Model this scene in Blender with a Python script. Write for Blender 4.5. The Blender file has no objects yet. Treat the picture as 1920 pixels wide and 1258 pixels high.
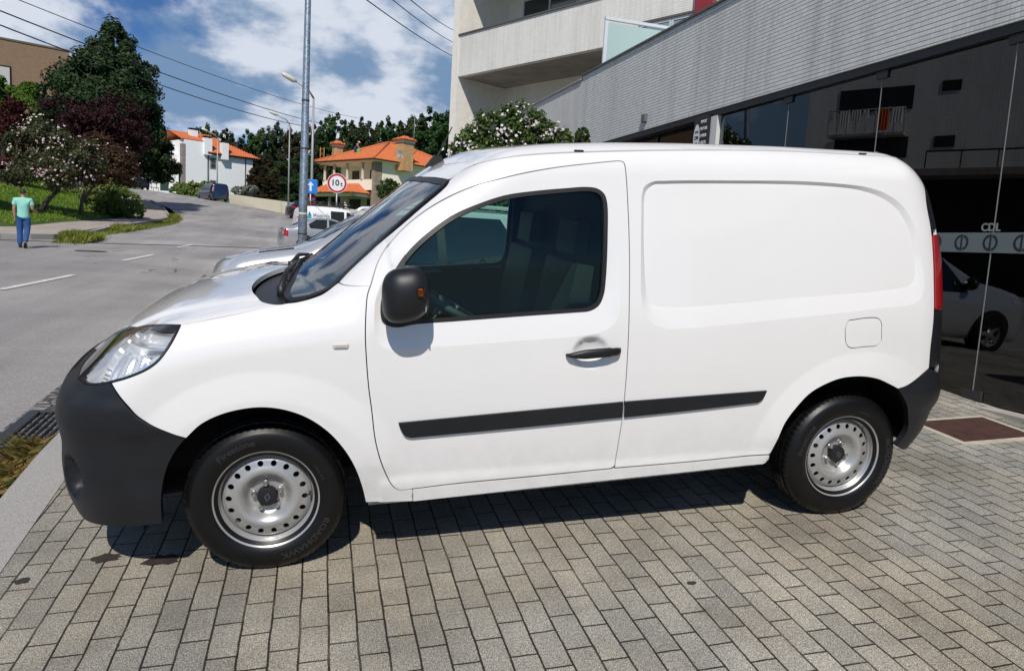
import bpy, bmesh, math, random
import numpy as np
from mathutils import Vector, Matrix
from mathutils.geometry import delaunay_2d_cdt
R = math.radians
sc = bpy.context.scene
col = sc.collection
# ---------------------------------------------------------------- frames
# world: z = up, y = along the street (uphill), x = to the right, origin under the van's front axle
# van frame: x = towards its tail, y = towards its right side, z = up from the sloping forecourt it stands on
WR = Matrix(((0.9975, 0.0452, -0.0547), (-0.0490, 0.9961, -0.0736), (0.0512, 0.0761, 0.9958)))
qn = WR.to_quaternion(); WR = qn.to_matrix()
VAN = WR.to_4x4()
# ---------------------------------------------------------------- camera
def camera():
    C = Vector((.2474, -3.7804, 1.5865)); yaw, pit, rol = .25237, -.20401, .02552
    cy, sy, cp, sp = math.cos(yaw), math.sin(yaw), math.cos(pit), math.sin(pit)
    f = Vector((sy*cp, cy*cp, sp)); r = Vector((cy, -sy, 0)); u = r.cross(f)
    r2 = math.cos(rol)*r+math.sin(rol)*u; u2 = -math.sin(rol)*r+math.cos(rol)*u
    f, r2, u2, C = WR@f, WR@r2, WR@u2, WR@C
    cd = bpy.data.cameras.new('camera'); cd.sensor_width = 36; cd.lens = 36*1385.2/1920
    cd.clip_start = .05; cd.clip_end = 3000
    o = bpy.data.objects.new('camera', cd); col.objects.link(o)
    m = Matrix((r2, u2, -f)).transposed().to_4x4(); m.translation = C
    o.matrix_world = m; sc.camera = o
    return C, r2, u2, f
CAM, CR, CU, CF = camera()
# ---------------------------------------------------------------- light
SUN = (WR@Vector((-.15, -.60, .78))).normalized()
sun_el = math.asin(SUN.z); sun_az = math.atan2(SUN.x, SUN.y)
wd = bpy.data.worlds.new('World'); sc.world = wd; wd.use_nodes = True
def build_sky(nt):
    N, L = nt.nodes, nt.links; N.clear()
    out = N.new('ShaderNodeOutputWorld'); bg = N.new('ShaderNodeBackground'); bg.inputs['Strength'].default_value = .06
    sky = N.new('ShaderNodeTexSky'); sky.sky_type = 'NISHITA'; sky.sun_disc = False
    sky.sun_elevation = sun_el; sky.sun_rotation = sun_az; sky.air_density = .7; sky.dust_density = .4; sky.ozone_density = 2.5
    tc = N.new('ShaderNodeTexCoord')
    # direction -> flat cloud layer
    sep = N.new('ShaderNodeSeparateXYZ'); L.new(tc.outputs['Generated'], sep.inputs[0])
    mx = N.new('ShaderNodeMath'); mx.operation = 'MAXIMUM'; mx.inputs[1].default_value = .04; L.new(sep.outputs['Z'], mx.inputs[0])
    ad = N.new('ShaderNodeMath'); ad.operation = 'ADD'; ad.inputs[1].default_value = .42; L.new(mx.outputs[0], ad.inputs[0])
    dv = N.new('ShaderNodeVectorMath'); dv.operation = 'DIVIDE'; L.new(tc.outputs['Generated'], dv.inputs[0])
    cb = N.new('ShaderNodeCombineXYZ'); [L.new(ad.outputs[0], cb.inputs[i]) for i in range(3)]
    L.new(cb.outputs[0], dv.inputs[1])
    mp = N.new('ShaderNodeMapping'); mp.inputs['Location'].default_value = CLOUD_LOC; mp.inputs['Scale'].default_value = (1.0, 1.0, 1.0); L.new(dv.outputs[0], mp.inputs[0])
    n1 = N.new('ShaderNodeTexNoise'); n1.inputs['Scale'].default_value = 2.5; n1.inputs['Detail'].default_value = 12; n1.inputs['Roughness'].default_value = .57; n1.inputs['Distortion'].default_value = .15
    L.new(mp.outputs[0], n1.inputs['Vector'])
    # clouds kept low to the north; unseen sky overhead and behind cleared to deepen shadows
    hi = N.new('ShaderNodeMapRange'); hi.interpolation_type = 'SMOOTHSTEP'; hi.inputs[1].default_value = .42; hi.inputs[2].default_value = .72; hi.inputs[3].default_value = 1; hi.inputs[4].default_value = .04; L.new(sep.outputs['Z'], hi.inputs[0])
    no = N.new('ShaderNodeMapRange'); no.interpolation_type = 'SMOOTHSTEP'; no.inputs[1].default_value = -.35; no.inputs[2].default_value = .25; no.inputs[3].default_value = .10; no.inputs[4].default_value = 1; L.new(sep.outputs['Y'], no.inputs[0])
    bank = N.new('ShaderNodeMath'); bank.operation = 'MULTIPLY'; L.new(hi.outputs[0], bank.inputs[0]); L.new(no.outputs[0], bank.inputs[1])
    cov = N.new('ShaderNodeMapRange'); cov.interpolation_type = 'SMOOTHSTEP'; cov.inputs[1].default_value = .35; cov.inputs[2].default_value = .465; L.new(n1.outputs['Fac'], cov.inputs[0])
    n2 = N.new('ShaderNodeTexNoise'); n2.inputs['Scale'].default_value = 3.6; n2.inputs['Detail'].default_value = 9; n2.inputs['Roughness'].default_value = .52
    mp2 = N.new('ShaderNodeMapping'); mp2.inputs['Location'].default_value = (3.1, 7.7, 1.3); L.new(dv.outputs[0], mp2.inputs[0]); L.new(mp2.outputs[0], n2.inputs['Vector'])
    sh = N.new('ShaderNodeMapRange'); sh.interpolation_type = 'SMOOTHSTEP'; sh.inputs[1].default_value = .43; sh.inputs[2].default_value = .55; L.new(n2.outputs['Fac'], sh.inputs[0])
    cc = N.new('ShaderNodeMix'); cc.data_type = 'RGBA'; L.new(sh.outputs[0], cc.inputs['Factor'])
    cc.inputs['A'].default_value = (3.7, 6.0, 9.6, 1); cc.inputs['B'].default_value = (13.8, 14.8, 16.8, 1)
    sat = N.new('ShaderNodeMix'); sat.data_type = 'RGBA'; sat.blend_type = 'MULTIPLY'; sat.inputs['Factor'].default_value = 1
    L.new(sky.outputs[0], sat.inputs['A']); sat.inputs['B'].default_value = (.80, 1.25, 1.72, 1)
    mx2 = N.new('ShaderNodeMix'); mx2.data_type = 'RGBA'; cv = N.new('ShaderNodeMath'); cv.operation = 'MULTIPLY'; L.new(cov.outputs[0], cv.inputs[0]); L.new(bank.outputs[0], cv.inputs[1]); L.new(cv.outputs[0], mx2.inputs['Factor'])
    L.new(sat.outputs['Result'], mx2.inputs['A']); L.new(cc.outputs['Result'], mx2.inputs['B'])
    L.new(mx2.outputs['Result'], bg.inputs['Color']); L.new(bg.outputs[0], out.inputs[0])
CLOUD_LOC = (0.35, 1.7, 0.0)
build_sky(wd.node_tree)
sl = bpy.data.lights.new('sun', 'SUN'); sl.energy = 5.0; sl.angle = R(.5); sl.color = (1, .945, .865)
so = bpy.data.objects.new('sun', sl); col.objects.link(so); so.rotation_mode = 'QUATERNION'
so.rotation_quaternion = SUN.to_track_quat('Z', 'Y'); so.location = SUN*60
sc.view_settings.view_transform = 'Standard'; sc.view_settings.look = 'None'
sc.view_settings.exposure = -.28; sc.view_settings.gamma = 1
sc.cycles.max_bounces = 8; sc.cycles.transparent_max_bounces = 12; sc.cycles.use_denoising = True
# ---------------------------------------------------------------- panel-van body surface (van frame, metres)
def table(xs, ys, sm, lo, hi, n=1200):
    g = np.linspace(lo, hi, n); v = np.interp(g, xs, ys)
    s = max(1, int(sm/(hi-lo)*n)); k = np.hanning(2*s+3); k /= k.sum()
    v = np.convolve(np.pad(v, s+1, mode='edge'), k, mode='valid')
    return lambda x: np.interp(x, g, v)
v_half = table([.0,.20,.28,.35,.5,.65,.8,.95,1.05,1.2,1.4,1.6,1.8,2.],
               [.84,.862,.874,.885,.902,.911,.914,.910,.901,.880,.845,.803,.755,.70], .10, 0, 2)
v_nose = table([0,.18,.24,.32,.45,.55,.62,.68,.74,.80,.9,1.0,1.2],
               [-.735,-.795,-.835,-.862,-.878,-.868,-.874,-.866,-.846,-.81,-.735,-.65,-.5], .05, 0, 1.2)
v_tail = table([0,.25,.34,.41,.6,.77,1.03,1.24,1.42,1.59,1.73,1.9],
               [3.1,3.19,3.26,3.31,3.355,3.34,3.313,3.295,3.262,3.21,3.145,3.035], .08, 0, 2)
v_hood = table([-1.05,-.92,-.87,-.80,-.69,-.55,-.35,-.10,.0,.3,.6],
               [.45,.62,.72,.82,.918,.994,1.064,1.122,1.14,1.18,1.21], .10, -1.1, .6)
v_ws = table([-.2,.06,.158,.3,.47,.69,.9,1.5],[.86,1.075,1.170,1.283,1.433,1.608,1.77,2.25], .06, -.2, 1.5)
v_roof = table([.4,.66,.76,.88,1.02,1.2,1.45,1.8,2.3,2.8,3.1,3.5],
               [1.42,1.605,1.665,1.715,1.748,1.768,1.782,1.792,1.796,1.790,1.778,1.755], .12, .4, 3.5)
def smax(a, b, k):
    h = np.maximum(k-np.abs(a-b), 0)/k
    return np.maximum(a, b)+h*h*k*.25
def v_top(x, Y):
    hood = v_hood(x+.10*Y*Y)-.085*Y*Y
    s = np.clip((x-.1)/.65, 0, 1)
    xo = x-(.36-.20*s)*Y*Y
    ws = v_ws(np.clip(xo,-.2,1.5))+np.clip(xo-1.5,0,9)*.8
    roof = v_roof(np.maximum(x-.08*Y*Y*np.clip((1.3-x)/.5,0,1), .4))-.035*Y*Y
    cab = -smax(-ws, -roof, .10)
    return smax(hood, cab, .05)
def bodyF(x, y, z):
    Y = np.abs(y)
    w = v_half(z)-.10*np.clip(-x-.05,0,2)**2-.035*np.clip((x-2.4)/.9,0,2)**2
    side = Y-w
    t0 = v_top(x, Y); t1 = v_top(x+.002, Y)
    top = (z-t0)/np.sqrt(1+((t1-t0)/.002)**2)
    front = (v_nose(z)+.22*Y**2.1-x)*.95
    rear = (x-(v_tail(z)-.10*Y*Y))*.97
    k1 = np.where(x > .5, .13, .16)
    f = smax(side, top, k1)
    f = smax(f, rear, .22)
    return smax(f, front, .22)
def bisect(fun, lo, hi, it=34):
    lo = lo.copy(); hi = hi.copy()
    for _ in range(it):
        m = .5*(lo+hi); c = fun(m) > 0
        hi = np.where(c, m, hi); lo = np.where(c, lo, m)
    return .5*(lo+hi)
SURF = [bodyF]                                 # the surface the charts below work on
def bodyN(P):
    bodyF = SURF[0]; e = 2e-3; x, y, z = P.T
    g = np.stack([bodyF(x+e,y,z)-bodyF(x-e,y,z), bodyF(x,y+e,z)-bodyF(x,y-e,z), bodyF(x,y,z+e)-bodyF(x,y,z-e)], -1)
    return g/np.maximum(np.linalg.norm(g, axis=1, keepdims=True), 1e-9)
AX = (-.10, 0.0); AXR = (2.55, -.25)          # vertical axes of the nose and tail charts
def chart(kind, a, b):
    """chart coordinates -> points on the left (y<0) half of the body"""
    a = np.asarray(a, float); b = np.asarray(b, float); bodyF = SURF[0]
    if kind == 'side':                             # a = x, b = z
        Y = bisect(lambda Y: bodyF(a, Y, b), np.zeros_like(a), np.full_like(a, 1.2)); return np.stack([a, -Y, b], -1)
    if kind == 'top':                              # a = x, b = y
        z = bisect(lambda z: bodyF(a, b, z), np.full_like(a, .4), np.full_like(a, 2.)); return np.stack([a, b, z], -1)
    if kind == 'rear':                             # a = y, b = z
        x = bisect(lambda x: bodyF(x, a, b), np.full_like(a, 2.), np.full_like(a, 3.6)); return np.stack([x, a, b], -1)
    ax = AX if kind == 'nose' else AXR             # a = angle (0 at -y, pi/2 at -x / +x), b = z
    sx = -1 if kind == 'nose' else 1
    dx, dy = sx*np.sin(a), -np.cos(a)
    r = bisect(lambda r: bodyF(ax[0]+r*dx, ax[1]+r*dy, b), np.zeros_like(a), np.full_like(a, 1.5))
    return np.stack([ax[0]+r*dx, ax[1]+r*dy, b], -1)
# outlines of the van panels in chart coordinates (metres / radians), measured on the van body
VT = {
 'door': [[(0.424,1.176), (0.459,1.265), (0.512,1.341), (0.587,1.417), (0.681,1.487), (0.775,1.539), (0.869,1.576), (0.985,1.609), (1.09,1.633), (1.206,1.654), (1.324,1.67), (1.421,1.682), (1.469,1.687)],[(1.469,1.687), (1.488,1.684), (1.495,1.672)],[(1.495,1.672), (1.499,1.603), (1.503,1.458), (1.505,1.295), (1.504,1.174), (1.502,0.967), (1.5,0.746), (1.496,0.592), (1.489,0.493), (1.482,0.384)],[(1.482,0.384), (1.478,0.363), (1.459,0.354)],[(1.459,0.354), (1.106,0.345), (0.778,0.338), (0.584,0.328), (0.536,0.326), (0.513,0.336), (0.49,0.366), (0.468,0.418), (0.446,0.487), (0.429,0.568), (0.418,0.682), (0.407,0.782), (0.4,0.898), (0.398,1.002), (0.408,1.127), (0.414,1.151), (0.424,1.176)]],
 'side_panel': [[(0.76,1.589), (0.742,1.566), (0.625,1.466), (0.502,1.358), (0.38,1.248), (0.304,1.171)],[(0.304,1.171), (0.314,1.167), (0.354,1.167), (0.424,1.172)],[(0.424,1.176), (0.459,1.265), (0.512,1.341), (0.587,1.417), (0.681,1.487), (0.775,1.539), (0.869,1.576), (0.985,1.609), (1.09,1.633), (1.206,1.654), (1.324,1.67), (1.421,1.682), (1.469,1.687)],[(1.469,1.687), (1.488,1.684), (1.495,1.672)],[(1.495,1.672), (1.499,1.603), (1.503,1.458), (1.505,1.295), (1.504,1.174), (1.502,0.967), (1.5,0.746), (1.496,0.592), (1.489,0.493), (1.482,0.384)],[(1.482,0.384), (1.479,0.355)],[(1.479,0.355), (1.868,0.359), (2.259,0.37)],[(2.259,0.37), (2.28,0.44), (2.307,0.526), (2.361,0.606), (2.419,0.665), (2.499,0.707), (2.582,0.731), (2.687,0.734), (2.781,0.717), (2.86,0.685), (2.91,0.662)],[(2.91,0.662), (2.965,0.675), (3.037,0.708), (3.103,0.75)],[(3.103,0.75), (3.096,0.85), (3.1,1.014), (3.092,1.187), (3.081,1.407), (3.06,1.539), (3.067,1.65), (3.014,1.734)],[(3.014,1.734), (2.964,1.745), (2.607,1.755), (2.24,1.756), (1.835,1.745), (1.432,1.726), (1.101,1.702), (0.99,1.686), (0.886,1.662), (0.825,1.635), (0.76,1.589)]],
 'sill': [[(0.584,0.324), (0.778,0.333), (1.106,0.339), (1.472,0.349), (1.869,0.354), (2.257,0.364)],[(2.257,0.364), (2.257,0.336), (2.229,0.319)],[(2.229,0.319), (1.876,0.307), (1.11,0.285), (0.585,0.267)]],
 'sill_flange': [[(0.4,0.28), (0.585,0.268), (1.11,0.289), (1.875,0.311), (2.223,0.319)],[(2.223,0.319), (2.214,0.297)],[(2.214,0.297), (1.88,0.284), (1.112,0.262), (0.585,0.251), (0.402,0.249)]],
 'fender': [[(0.304,1.171), (0.254,1.137), (0.195,1.118), (0.137,1.106), (0.108,1.103)],[(0.108,1.103), (0.028,1.089), (-0.089,1.066), (-0.225,1.04), (-0.283,1.029)],[(-0.283,1.029), (-0.289,1.01), (-0.305,0.976), (-0.33,0.936), (-0.356,0.905), (-0.396,0.876), (-0.463,0.846), (-0.526,0.825)],[(-0.526,0.825), (-0.512,0.804), (-0.492,0.774), (-0.468,0.742), (-0.438,0.702), (-0.388,0.664), (-0.313,0.63), (-0.271,0.614)],[(-0.271,0.614), (-0.217,0.665), (-0.152,0.698), (-0.072,0.718), (0.008,0.722), (0.088,0.707), (0.169,0.671), (0.244,0.611), (0.302,0.537), (0.344,0.457), (0.373,0.364), (0.39,0.278)],[(0.39,0.278), (0.585,0.268)],[(0.585,0.268), (0.584,0.327)],[(0.584,0.328), (0.536,0.326), (0.513,0.336), (0.49,0.366), (0.468,0.418), (0.446,0.487), (0.429,0.568), (0.418,0.682), (0.407,0.782), (0.4,0.898), (0.398,1.002), (0.408,1.127), (0.414,1.151), (0.424,1.176)],[(0.424,1.176), (0.354,1.169), (0.314,1.168), (0.304,1.171)]],
 'headlight': [[(0.224,1.029), (0.319,1.022), (0.495,0.997), (0.745,0.953), (1.293,0.863)],[(1.293,0.863), (0.9,0.875), (0.679,0.873), (0.615,0.837), (0.621,0.805)],[(0.621,0.805), (0.567,0.804), (0.512,0.812), (0.459,0.825)],[(0.459,0.825), (0.39,0.846), (0.319,0.876), (0.278,0.905), (0.253,0.936), (0.232,0.976), (0.222,1.01), (0.224,1.029)]],
 'bumper_edge': [[(0.697,0.797), (0.567,0.804), (0.512,0.812), (0.459,0.825)],[(0.459,0.825), (0.439,0.804), (0.416,0.774), (0.391,0.742), (0.36,0.702), (0.309,0.664), (0.232,0.63), (0.187,0.614)],[(0.187,0.614), (0.229,0.567), (0.268,0.505), (0.293,0.441), (0.311,0.366), (0.324,0.253)],[(0.324,0.253), (0.374,0.262), (0.452,0.277), (0.529,0.285), (0.589,0.289)]],
 'hood_edge': [[(0.108,-0.791), (0.028,-0.802), (-0.089,-0.815), (-0.225,-0.813), (-0.283,-0.806)],[(-0.283,-0.806), (-0.349,-0.753), (-0.441,-0.632), (-0.546,-0.484), (-0.7,-0.171), (-0.787,0.026)]],
 'hood_rear': [[(0.108,-0.791), (0.067,-0.783), (0.02,-0.764), (-0.016,-0.649), (-0.049,-0.476), (-0.039,-0.287), (-0.001,-0.165), (0.054,-0.058), (0.128,-0.004)]],
 'ws_edge': [[(0.76,-0.68), (0.742,-0.717), (0.625,-0.729), (0.502,-0.703), (0.38,-0.672), (0.304,-0.703)],[(0.304,-0.703), (0.254,-0.725), (0.195,-0.779), (0.137,-0.793), (0.108,-0.791)]],
 'ws_top': [[(0.76,-0.68), (0.743,-0.565), (0.728,-0.439), (0.711,-0.264)]],
 'rear_bumper': [[(0.509,0.659), (0.57,0.675), (0.647,0.708), (0.716,0.75)],[(0.509,0.659), (0.568,0.599), (0.624,0.521), (0.651,0.444), (0.642,0.394), (0.614,0.35)]],
 'window': [[(0.453,1.076), (0.456,1.118), (0.483,1.189), (0.528,1.262), (0.578,1.323), (0.654,1.39), (0.743,1.453), (0.833,1.494), (0.963,1.538), (1.095,1.559), (1.23,1.573), (1.319,1.58), (1.369,1.574), (1.4,1.552), (1.413,1.514), (1.412,1.365), (1.406,1.204), (1.397,1.132), (1.375,1.086), (1.34,1.064), (1.313,1.058)],[(1.313,1.058), (1.02,1.044), (0.759,1.03), (0.589,1.021), (0.534,1.012), (0.491,1.017), (0.46,1.041), (0.453,1.076)]],
 'sail': [[(0.453,1.076), (0.456,1.118), (0.483,1.189), (0.528,1.262), (0.561,1.304)],[(0.561,1.304), (0.563,1.268), (0.548,1.191), (0.555,1.097), (0.585,1.023)],[(0.585,1.023), (0.534,1.012), (0.491,1.017), (0.46,1.041), (0.453,1.076)]],
 'panel_in': [[(1.581,1.515), (1.591,1.564), (1.628,1.594), (1.683,1.599), (2.059,1.61), (2.456,1.609), (2.666,1.594), (2.795,1.559), (2.884,1.503), (2.939,1.422), (2.967,1.331), (2.979,1.249), (2.974,1.186), (2.951,1.159), (2.883,1.143), (2.35,1.109), (1.767,1.075), (1.676,1.077), (1.621,1.086), (1.594,1.111), (1.584,1.164), (1.577,1.361), (1.581,1.515)]],
 'panel_out': [[(1.565,1.534), (1.577,1.579), (1.617,1.604), (1.683,1.61), (2.059,1.62), (2.355,1.624), (2.613,1.614), (2.71,1.603), (2.811,1.575), (2.904,1.517), (2.962,1.43), (2.989,1.336), (3.009,1.251), (3.024,1.158), (3.012,1.103), (2.954,1.067), (2.829,1.057), (2.353,1.021), (1.77,0.983), (1.678,0.984), (1.613,1.007), (1.576,1.049), (1.56,1.115), (1.558,1.316), (1.565,1.534)]],
 'recess_out': [[(0.434,1.068), (0.433,1.029), (0.441,0.966), (0.465,0.938), (0.52,0.93), (0.632,0.933), (1.02,0.95), (1.328,0.968), (1.405,0.987), (1.447,1.025), (1.46,1.105), (1.46,1.237), (1.457,1.464), (1.438,1.532), (1.391,1.588), (1.32,1.594), (1.231,1.586), (1.096,1.571), (0.963,1.552), (0.833,1.51), (0.744,1.468), (0.655,1.406), (0.579,1.341), (0.515,1.27), (0.467,1.188), (0.44,1.118), (0.434,1.068)]],
 'mould_door': [[(0.523,0.627), (0.859,0.642), (1.49,0.668)],[(1.49,0.668), (1.491,0.598)],[(1.491,0.598), (1.092,0.58), (0.575,0.561)],[(0.575,0.561), (0.551,0.569), (0.533,0.598), (0.523,0.627)]],
 'mould_rear': [[(1.5,0.668), (1.828,0.677), (2.192,0.686)],[(2.192,0.686), (2.174,0.645), (2.152,0.632)],[(2.152,0.632), (1.835,0.613), (1.501,0.597)],[(1.501,0.597), (1.5,0.668)]],
 'fuel': [[(2.581,0.966), (2.593,0.998), (2.622,1.004), (2.76,1.007), (2.782,0.984), (2.787,0.935), (2.789,0.896), (2.768,0.877), (2.695,0.873), (2.616,0.872), (2.592,0.893), (2.583,0.933), (2.581,0.966)]],
 'taillight': [[(0.768,1.388), (0.879,1.382)],[(0.879,1.382), (0.874,1.235), (0.867,1.128), (0.799,1.02)],[(0.799,1.02), (0.726,1.051)],[(0.726,1.051), (0.741,1.186), (0.768,1.388)]],
}
# ---------------------------------------------------------------- materials
MATS = {}
def mat(name, color=(.5,.5,.5), rough=.5, metal=0., coat=0., spec=.5, var=0., vscale=8., bump=0., bscale=60., emit=None, coords='Object', ior=1.5):
    """principled surface with procedural mottling (var) and bump"""
    if name in MATS: return MATS[name]
    m = bpy.data.materials.new(name); m.use_nodes = True; MATS[name] = m
    N, L = m.node_tree.nodes, m.node_tree.links; b = N['Principled BSDF']
    b.inputs['Base Color'].default_value = (*color, 1); b.inputs['Roughness'].default_value = rough; b.inputs['Metallic'].default_value = metal
    b.inputs['Coat Weight'].default_value = coat; b.inputs['Coat Roughness'].default_value = .04; b.inputs['Specular IOR Level'].default_value = spec; b.inputs['IOR'].default_value = ior
    tc = N.new('ShaderNodeTexCoord')
    if var:
        n = N.new('ShaderNodeTexNoise'); n.inputs['Scale'].default_value = vscale; n.inputs['Detail'].default_value = 6; n.inputs['Roughness'].default_value = .65
        L.new(tc.outputs[coords], n.inputs['Vector'])
        r = N.new('ShaderNodeMapRange'); r.inputs[1].default_value = .3; r.inputs[2].default_value = .7; r.inputs[3].default_value = 1-var; r.inputs[4].default_value = 1+var
        L.new(n.outputs['Fac'], r.inputs[0])
        x = N.new('ShaderNodeVectorMath'); x.operation = 'SCALE'; x.inputs[0].default_value = color; L.new(r.outputs[0], x.inputs['Scale']); L.new(x.outputs[0], b.inputs['Base Color'])
    if bump:
        n2 = N.new('ShaderNodeTexNoise'); n2.inputs['Scale'].default_value = bscale; n2.inputs['Detail'].default_value = 4; L.new(tc.outputs[coords], n2.inputs['Vector'])
        bp = N.new('ShaderNodeBump'); bp.inputs['Strength'].default_value = bump; bp.inputs['Distance'].default_value = .01; L.new(n2.outputs['Fac'], bp.inputs['Height']); L.new(bp.outputs[0], b.inputs['Normal'])
    if emit: b.inputs['Emission Color'].default_value = (*color, 1); b.inputs['Emission Strength'].default_value = emit
    return m
def glass(name, tint=(.5,.6,.57), refl=1.0, ior=1.5, rough=.0):
    """thin pane: tinted see-through plus mirror reflection by angle"""
    if name in MATS: return MATS[name]
    m = bpy.data.materials.new(name); m.use_nodes = True; MATS[name] = m
    N, L = m.node_tree.nodes, m.node_tree.links; N.clear()
    o = N.new('ShaderNodeOutputMaterial'); t = N.new('ShaderNodeBsdfTransparent'); t.inputs[0].default_value = (*tint, 1)
    g = N.new('ShaderNodeBsdfGlossy'); g.inputs['Roughness'].default_value = rough; g.inputs['Color'].default_value = (refl, refl, refl, 1)
    f = N.new('ShaderNodeFresnel'); f.inputs[0].default_value = ior; x = N.new('ShaderNodeMixShader')
    L.new(f.outputs[0], x.inputs[0]); L.new(t.outputs[0], x.inputs[1]); L.new(g.outputs[0], x.inputs[2]); L.new(x.outputs[0], o.inputs[0])
    return m
# ---------------------------------------------------------------- objects
def link(name, me, m=None, parent=None, loc=None, smooth=None):
    o = bpy.data.objects.new(name, me); col.objects.link(o)
    if m is not None:
        for q in (m if isinstance(m, (list, tuple)) else [m]): me.materials.append(q)
    if smooth is not None: me.polygons.foreach_set('use_smooth', [smooth]*len(me.polygons))
    if parent is not None: o.parent = parent
    if loc is not None: o.location = loc
    return o
def tag(o, label, cat, group=None):
    o['label'] = label; o['category'] = cat
    if group: o['group'] = group
    return o
def thing(name, label, cat, loc=(0,0,0), rz=0., group=None, matrix=None, scale=1.):
    o = bpy.data.objects.new(name, None); col.objects.link(o); o.empty_display_size = .2
    if matrix is not None: o.matrix_world = matrix
    else: o.location = loc; o.rotation_euler = (0, 0, rz); o.scale = (scale,)*3
    return tag(o, label, cat, group)
def setting(o): o['kind'] = 'structure'; return o
def dup(o, loc=None, rz=None, label=None, parent=None):
    c = o.copy(); col.objects.link(c)
    if parent is not None: c.parent = parent
    if loc is not None: c.location = loc
    if rz is not None: c.rotation_euler = (0, 0, rz)
    if label: c['label'] = label
    for k in list(o.children): dup(k, parent=c)
    return c
class MB:
    """collects shapes into one mesh"""
    def __init__(s): s.v = []; s.f = []; s.mi = []; s.sm = []; s.cur = 0
    def add(s, vs, fs, smooth=False):
        n = len(s.v); s.v += [tuple(v) for v in vs]; s.f += [tuple(i+n for i in f) for f in fs]
        s.mi += [s.cur]*len(fs); s.sm += [smooth]*len(fs); return s
    def box(s, a, b, bev=0.):
        (x0,y0,z0), (x1,y1,z1) = a, b
        if x0 > x1: x0, x1 = x1, x0
        if y0 > y1: y0, y1 = y1, y0
        if z0 > z1: z0, z1 = z1, z0
        if bev > 0:
            q = bev
            vs = []
            for x, sx in ((x0,1),(x1,-1)):
                for y, sy in ((y0,1),(y1,-1)):
                    for z, sz in ((z0,1),(z1,-1)):
                        vs += [(x, y+sy*q, z+sz*q), (x+sx*q, y, z+sz*q), (x+sx*q, y+sy*q, z)]
            bm = bmesh.new(); [bm.verts.new(v) for v in vs]; bmesh.ops.convex_hull(bm, input=bm.verts)
            bm.verts.index_update(); s.add([v.co[:] for v in bm.verts], [[v.index for v in f.verts] for f in bm.faces]); bm.free(); return s
        return s.add([(x0,y0,z0),(x1,y0,z0),(x1,y1,z0),(x0,y1,z0),(x0,y0,z1),(x1,y0,z1),(x1,y1,z1),(x0,y1,z1)],
                     [(0,3,2,1),(4,5,6,7),(0,1,5,4),(1,2,6,5),(2,3,7,6),(3,0,4,7)])
    def quad(s, a, b, c, d): return s.add([a,b,c,d], [(0,1,2,3)])
    def prism(s, pts, z0, z1, axis='z'):
        """closed polygon extruded along an axis"""
        n = len(pts); area = sum(pts[i][0]*pts[(i+1)%n][1]-pts[(i+1)%n][0]*pts[i][1] for i in range(n))
        if area < 0: pts = pts[::-1]
        def V(p, t): return {'z': (p[0],p[1],t), 'y': (p[0],t,p[1]), 'x': (t,p[0],p[1])}[axis]
        fl = axis == 'y'
        vs = [V(p,z0) for p in pts]+[V(p,z1) for p in pts]
        fs = [tuple(range(n))[::-1], tuple(range(n,2*n))]+[(i,(i+1)%n,n+(i+1)%n,n+i) for i in range(n)]
        if fl: fs = [f[::-1] for f in fs]
        if z1 < z0: fs = [f[::-1] for f in fs]
        return s.add(vs, fs)
    def tube(s, path, r, n=8, caps=True):
        path = [Vector(p) for p in path]; rs = r if isinstance(r, (list,tuple)) else [r]*len(path)
        vs = []; fs = []; up = Vector((0,0,1))
        for i, p in enumerate(path):
            t = (path[min(i+1,len(path)-1)]-path[max(i-1,0)]).normalized()
            a = t.cross(up if abs(t.z) < .95 else Vector((1,0,0))).normalized(); b = t.cross(a)
            for k in range(n):
                w = 2*math.pi*k/n; vs.append(p+rs[i]*(math.cos(w)*a+math.sin(w)*b))
        for i in range(len(path)-1):
            for k in range(n): fs.append((i*n+k, i*n+(k+1)%n, (i+1)*n+(k+1)%n, (i+1)*n+k))
        if caps: fs += [tuple(range(n))[::-1], tuple(range((len(path)-1)*n, len(path)*n))]
        return s.add(vs, [f[::-1] for f in fs], True)
    def lathe(s, prof, n=48, axis='z', c=(0,0,0), close=False):
        """prof: (radius, height) pairs turned about an axis"""
        vs = []; fs = []; m = len(prof)
        for k in range(n):
            w = 2*math.pi*k/n; cw, sw = math.cos(w), math.sin(w)
            for r_, h in prof:
                p = {'z': (r_*cw, r_*sw, h), 'y': (r_*cw, h, r_*sw), 'x': (h, r_*cw, r_*sw)}[axis]
                vs.append((p[0]+c[0], p[1]+c[1], p[2]+c[2]))
        for k in range(n):
            for i in range(m-1 if not close else m):
                j = (i+1) % m; q = (k*m+i, ((k+1)%n)*m+i, ((k+1)%n)*m+j, k*m+j); fs.append(q)
        return s.add(vs, fs, True)
    def build(s, name, m, parent=None, loc=None, merge=0., angle=None):
        me = bpy.data.meshes.new(name); me.from_pydata(s.v, [], s.f)
        me.polygons.foreach_set('material_index', s.mi); me.polygons.foreach_set('use_smooth', s.sm)
        o = link(name, me, m, parent, loc)
        bm = bmesh.new(); bm.from_mesh(me)
        if merge: bmesh.ops.remove_doubles(bm, verts=bm.verts, dist=merge)
        bmesh.ops.recalc_face_normals(bm, faces=bm.faces) if angle else None
        if angle:
            for f in bm.faces: f.smooth = True
            for e in bm.edges: e.smooth = len(e.link_faces) == 2 and e.calc_face_angle(0) < R(angle)
        if merge or angle: bm.to_mesh(me)
        bm.free(); me.update(); return o
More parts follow.
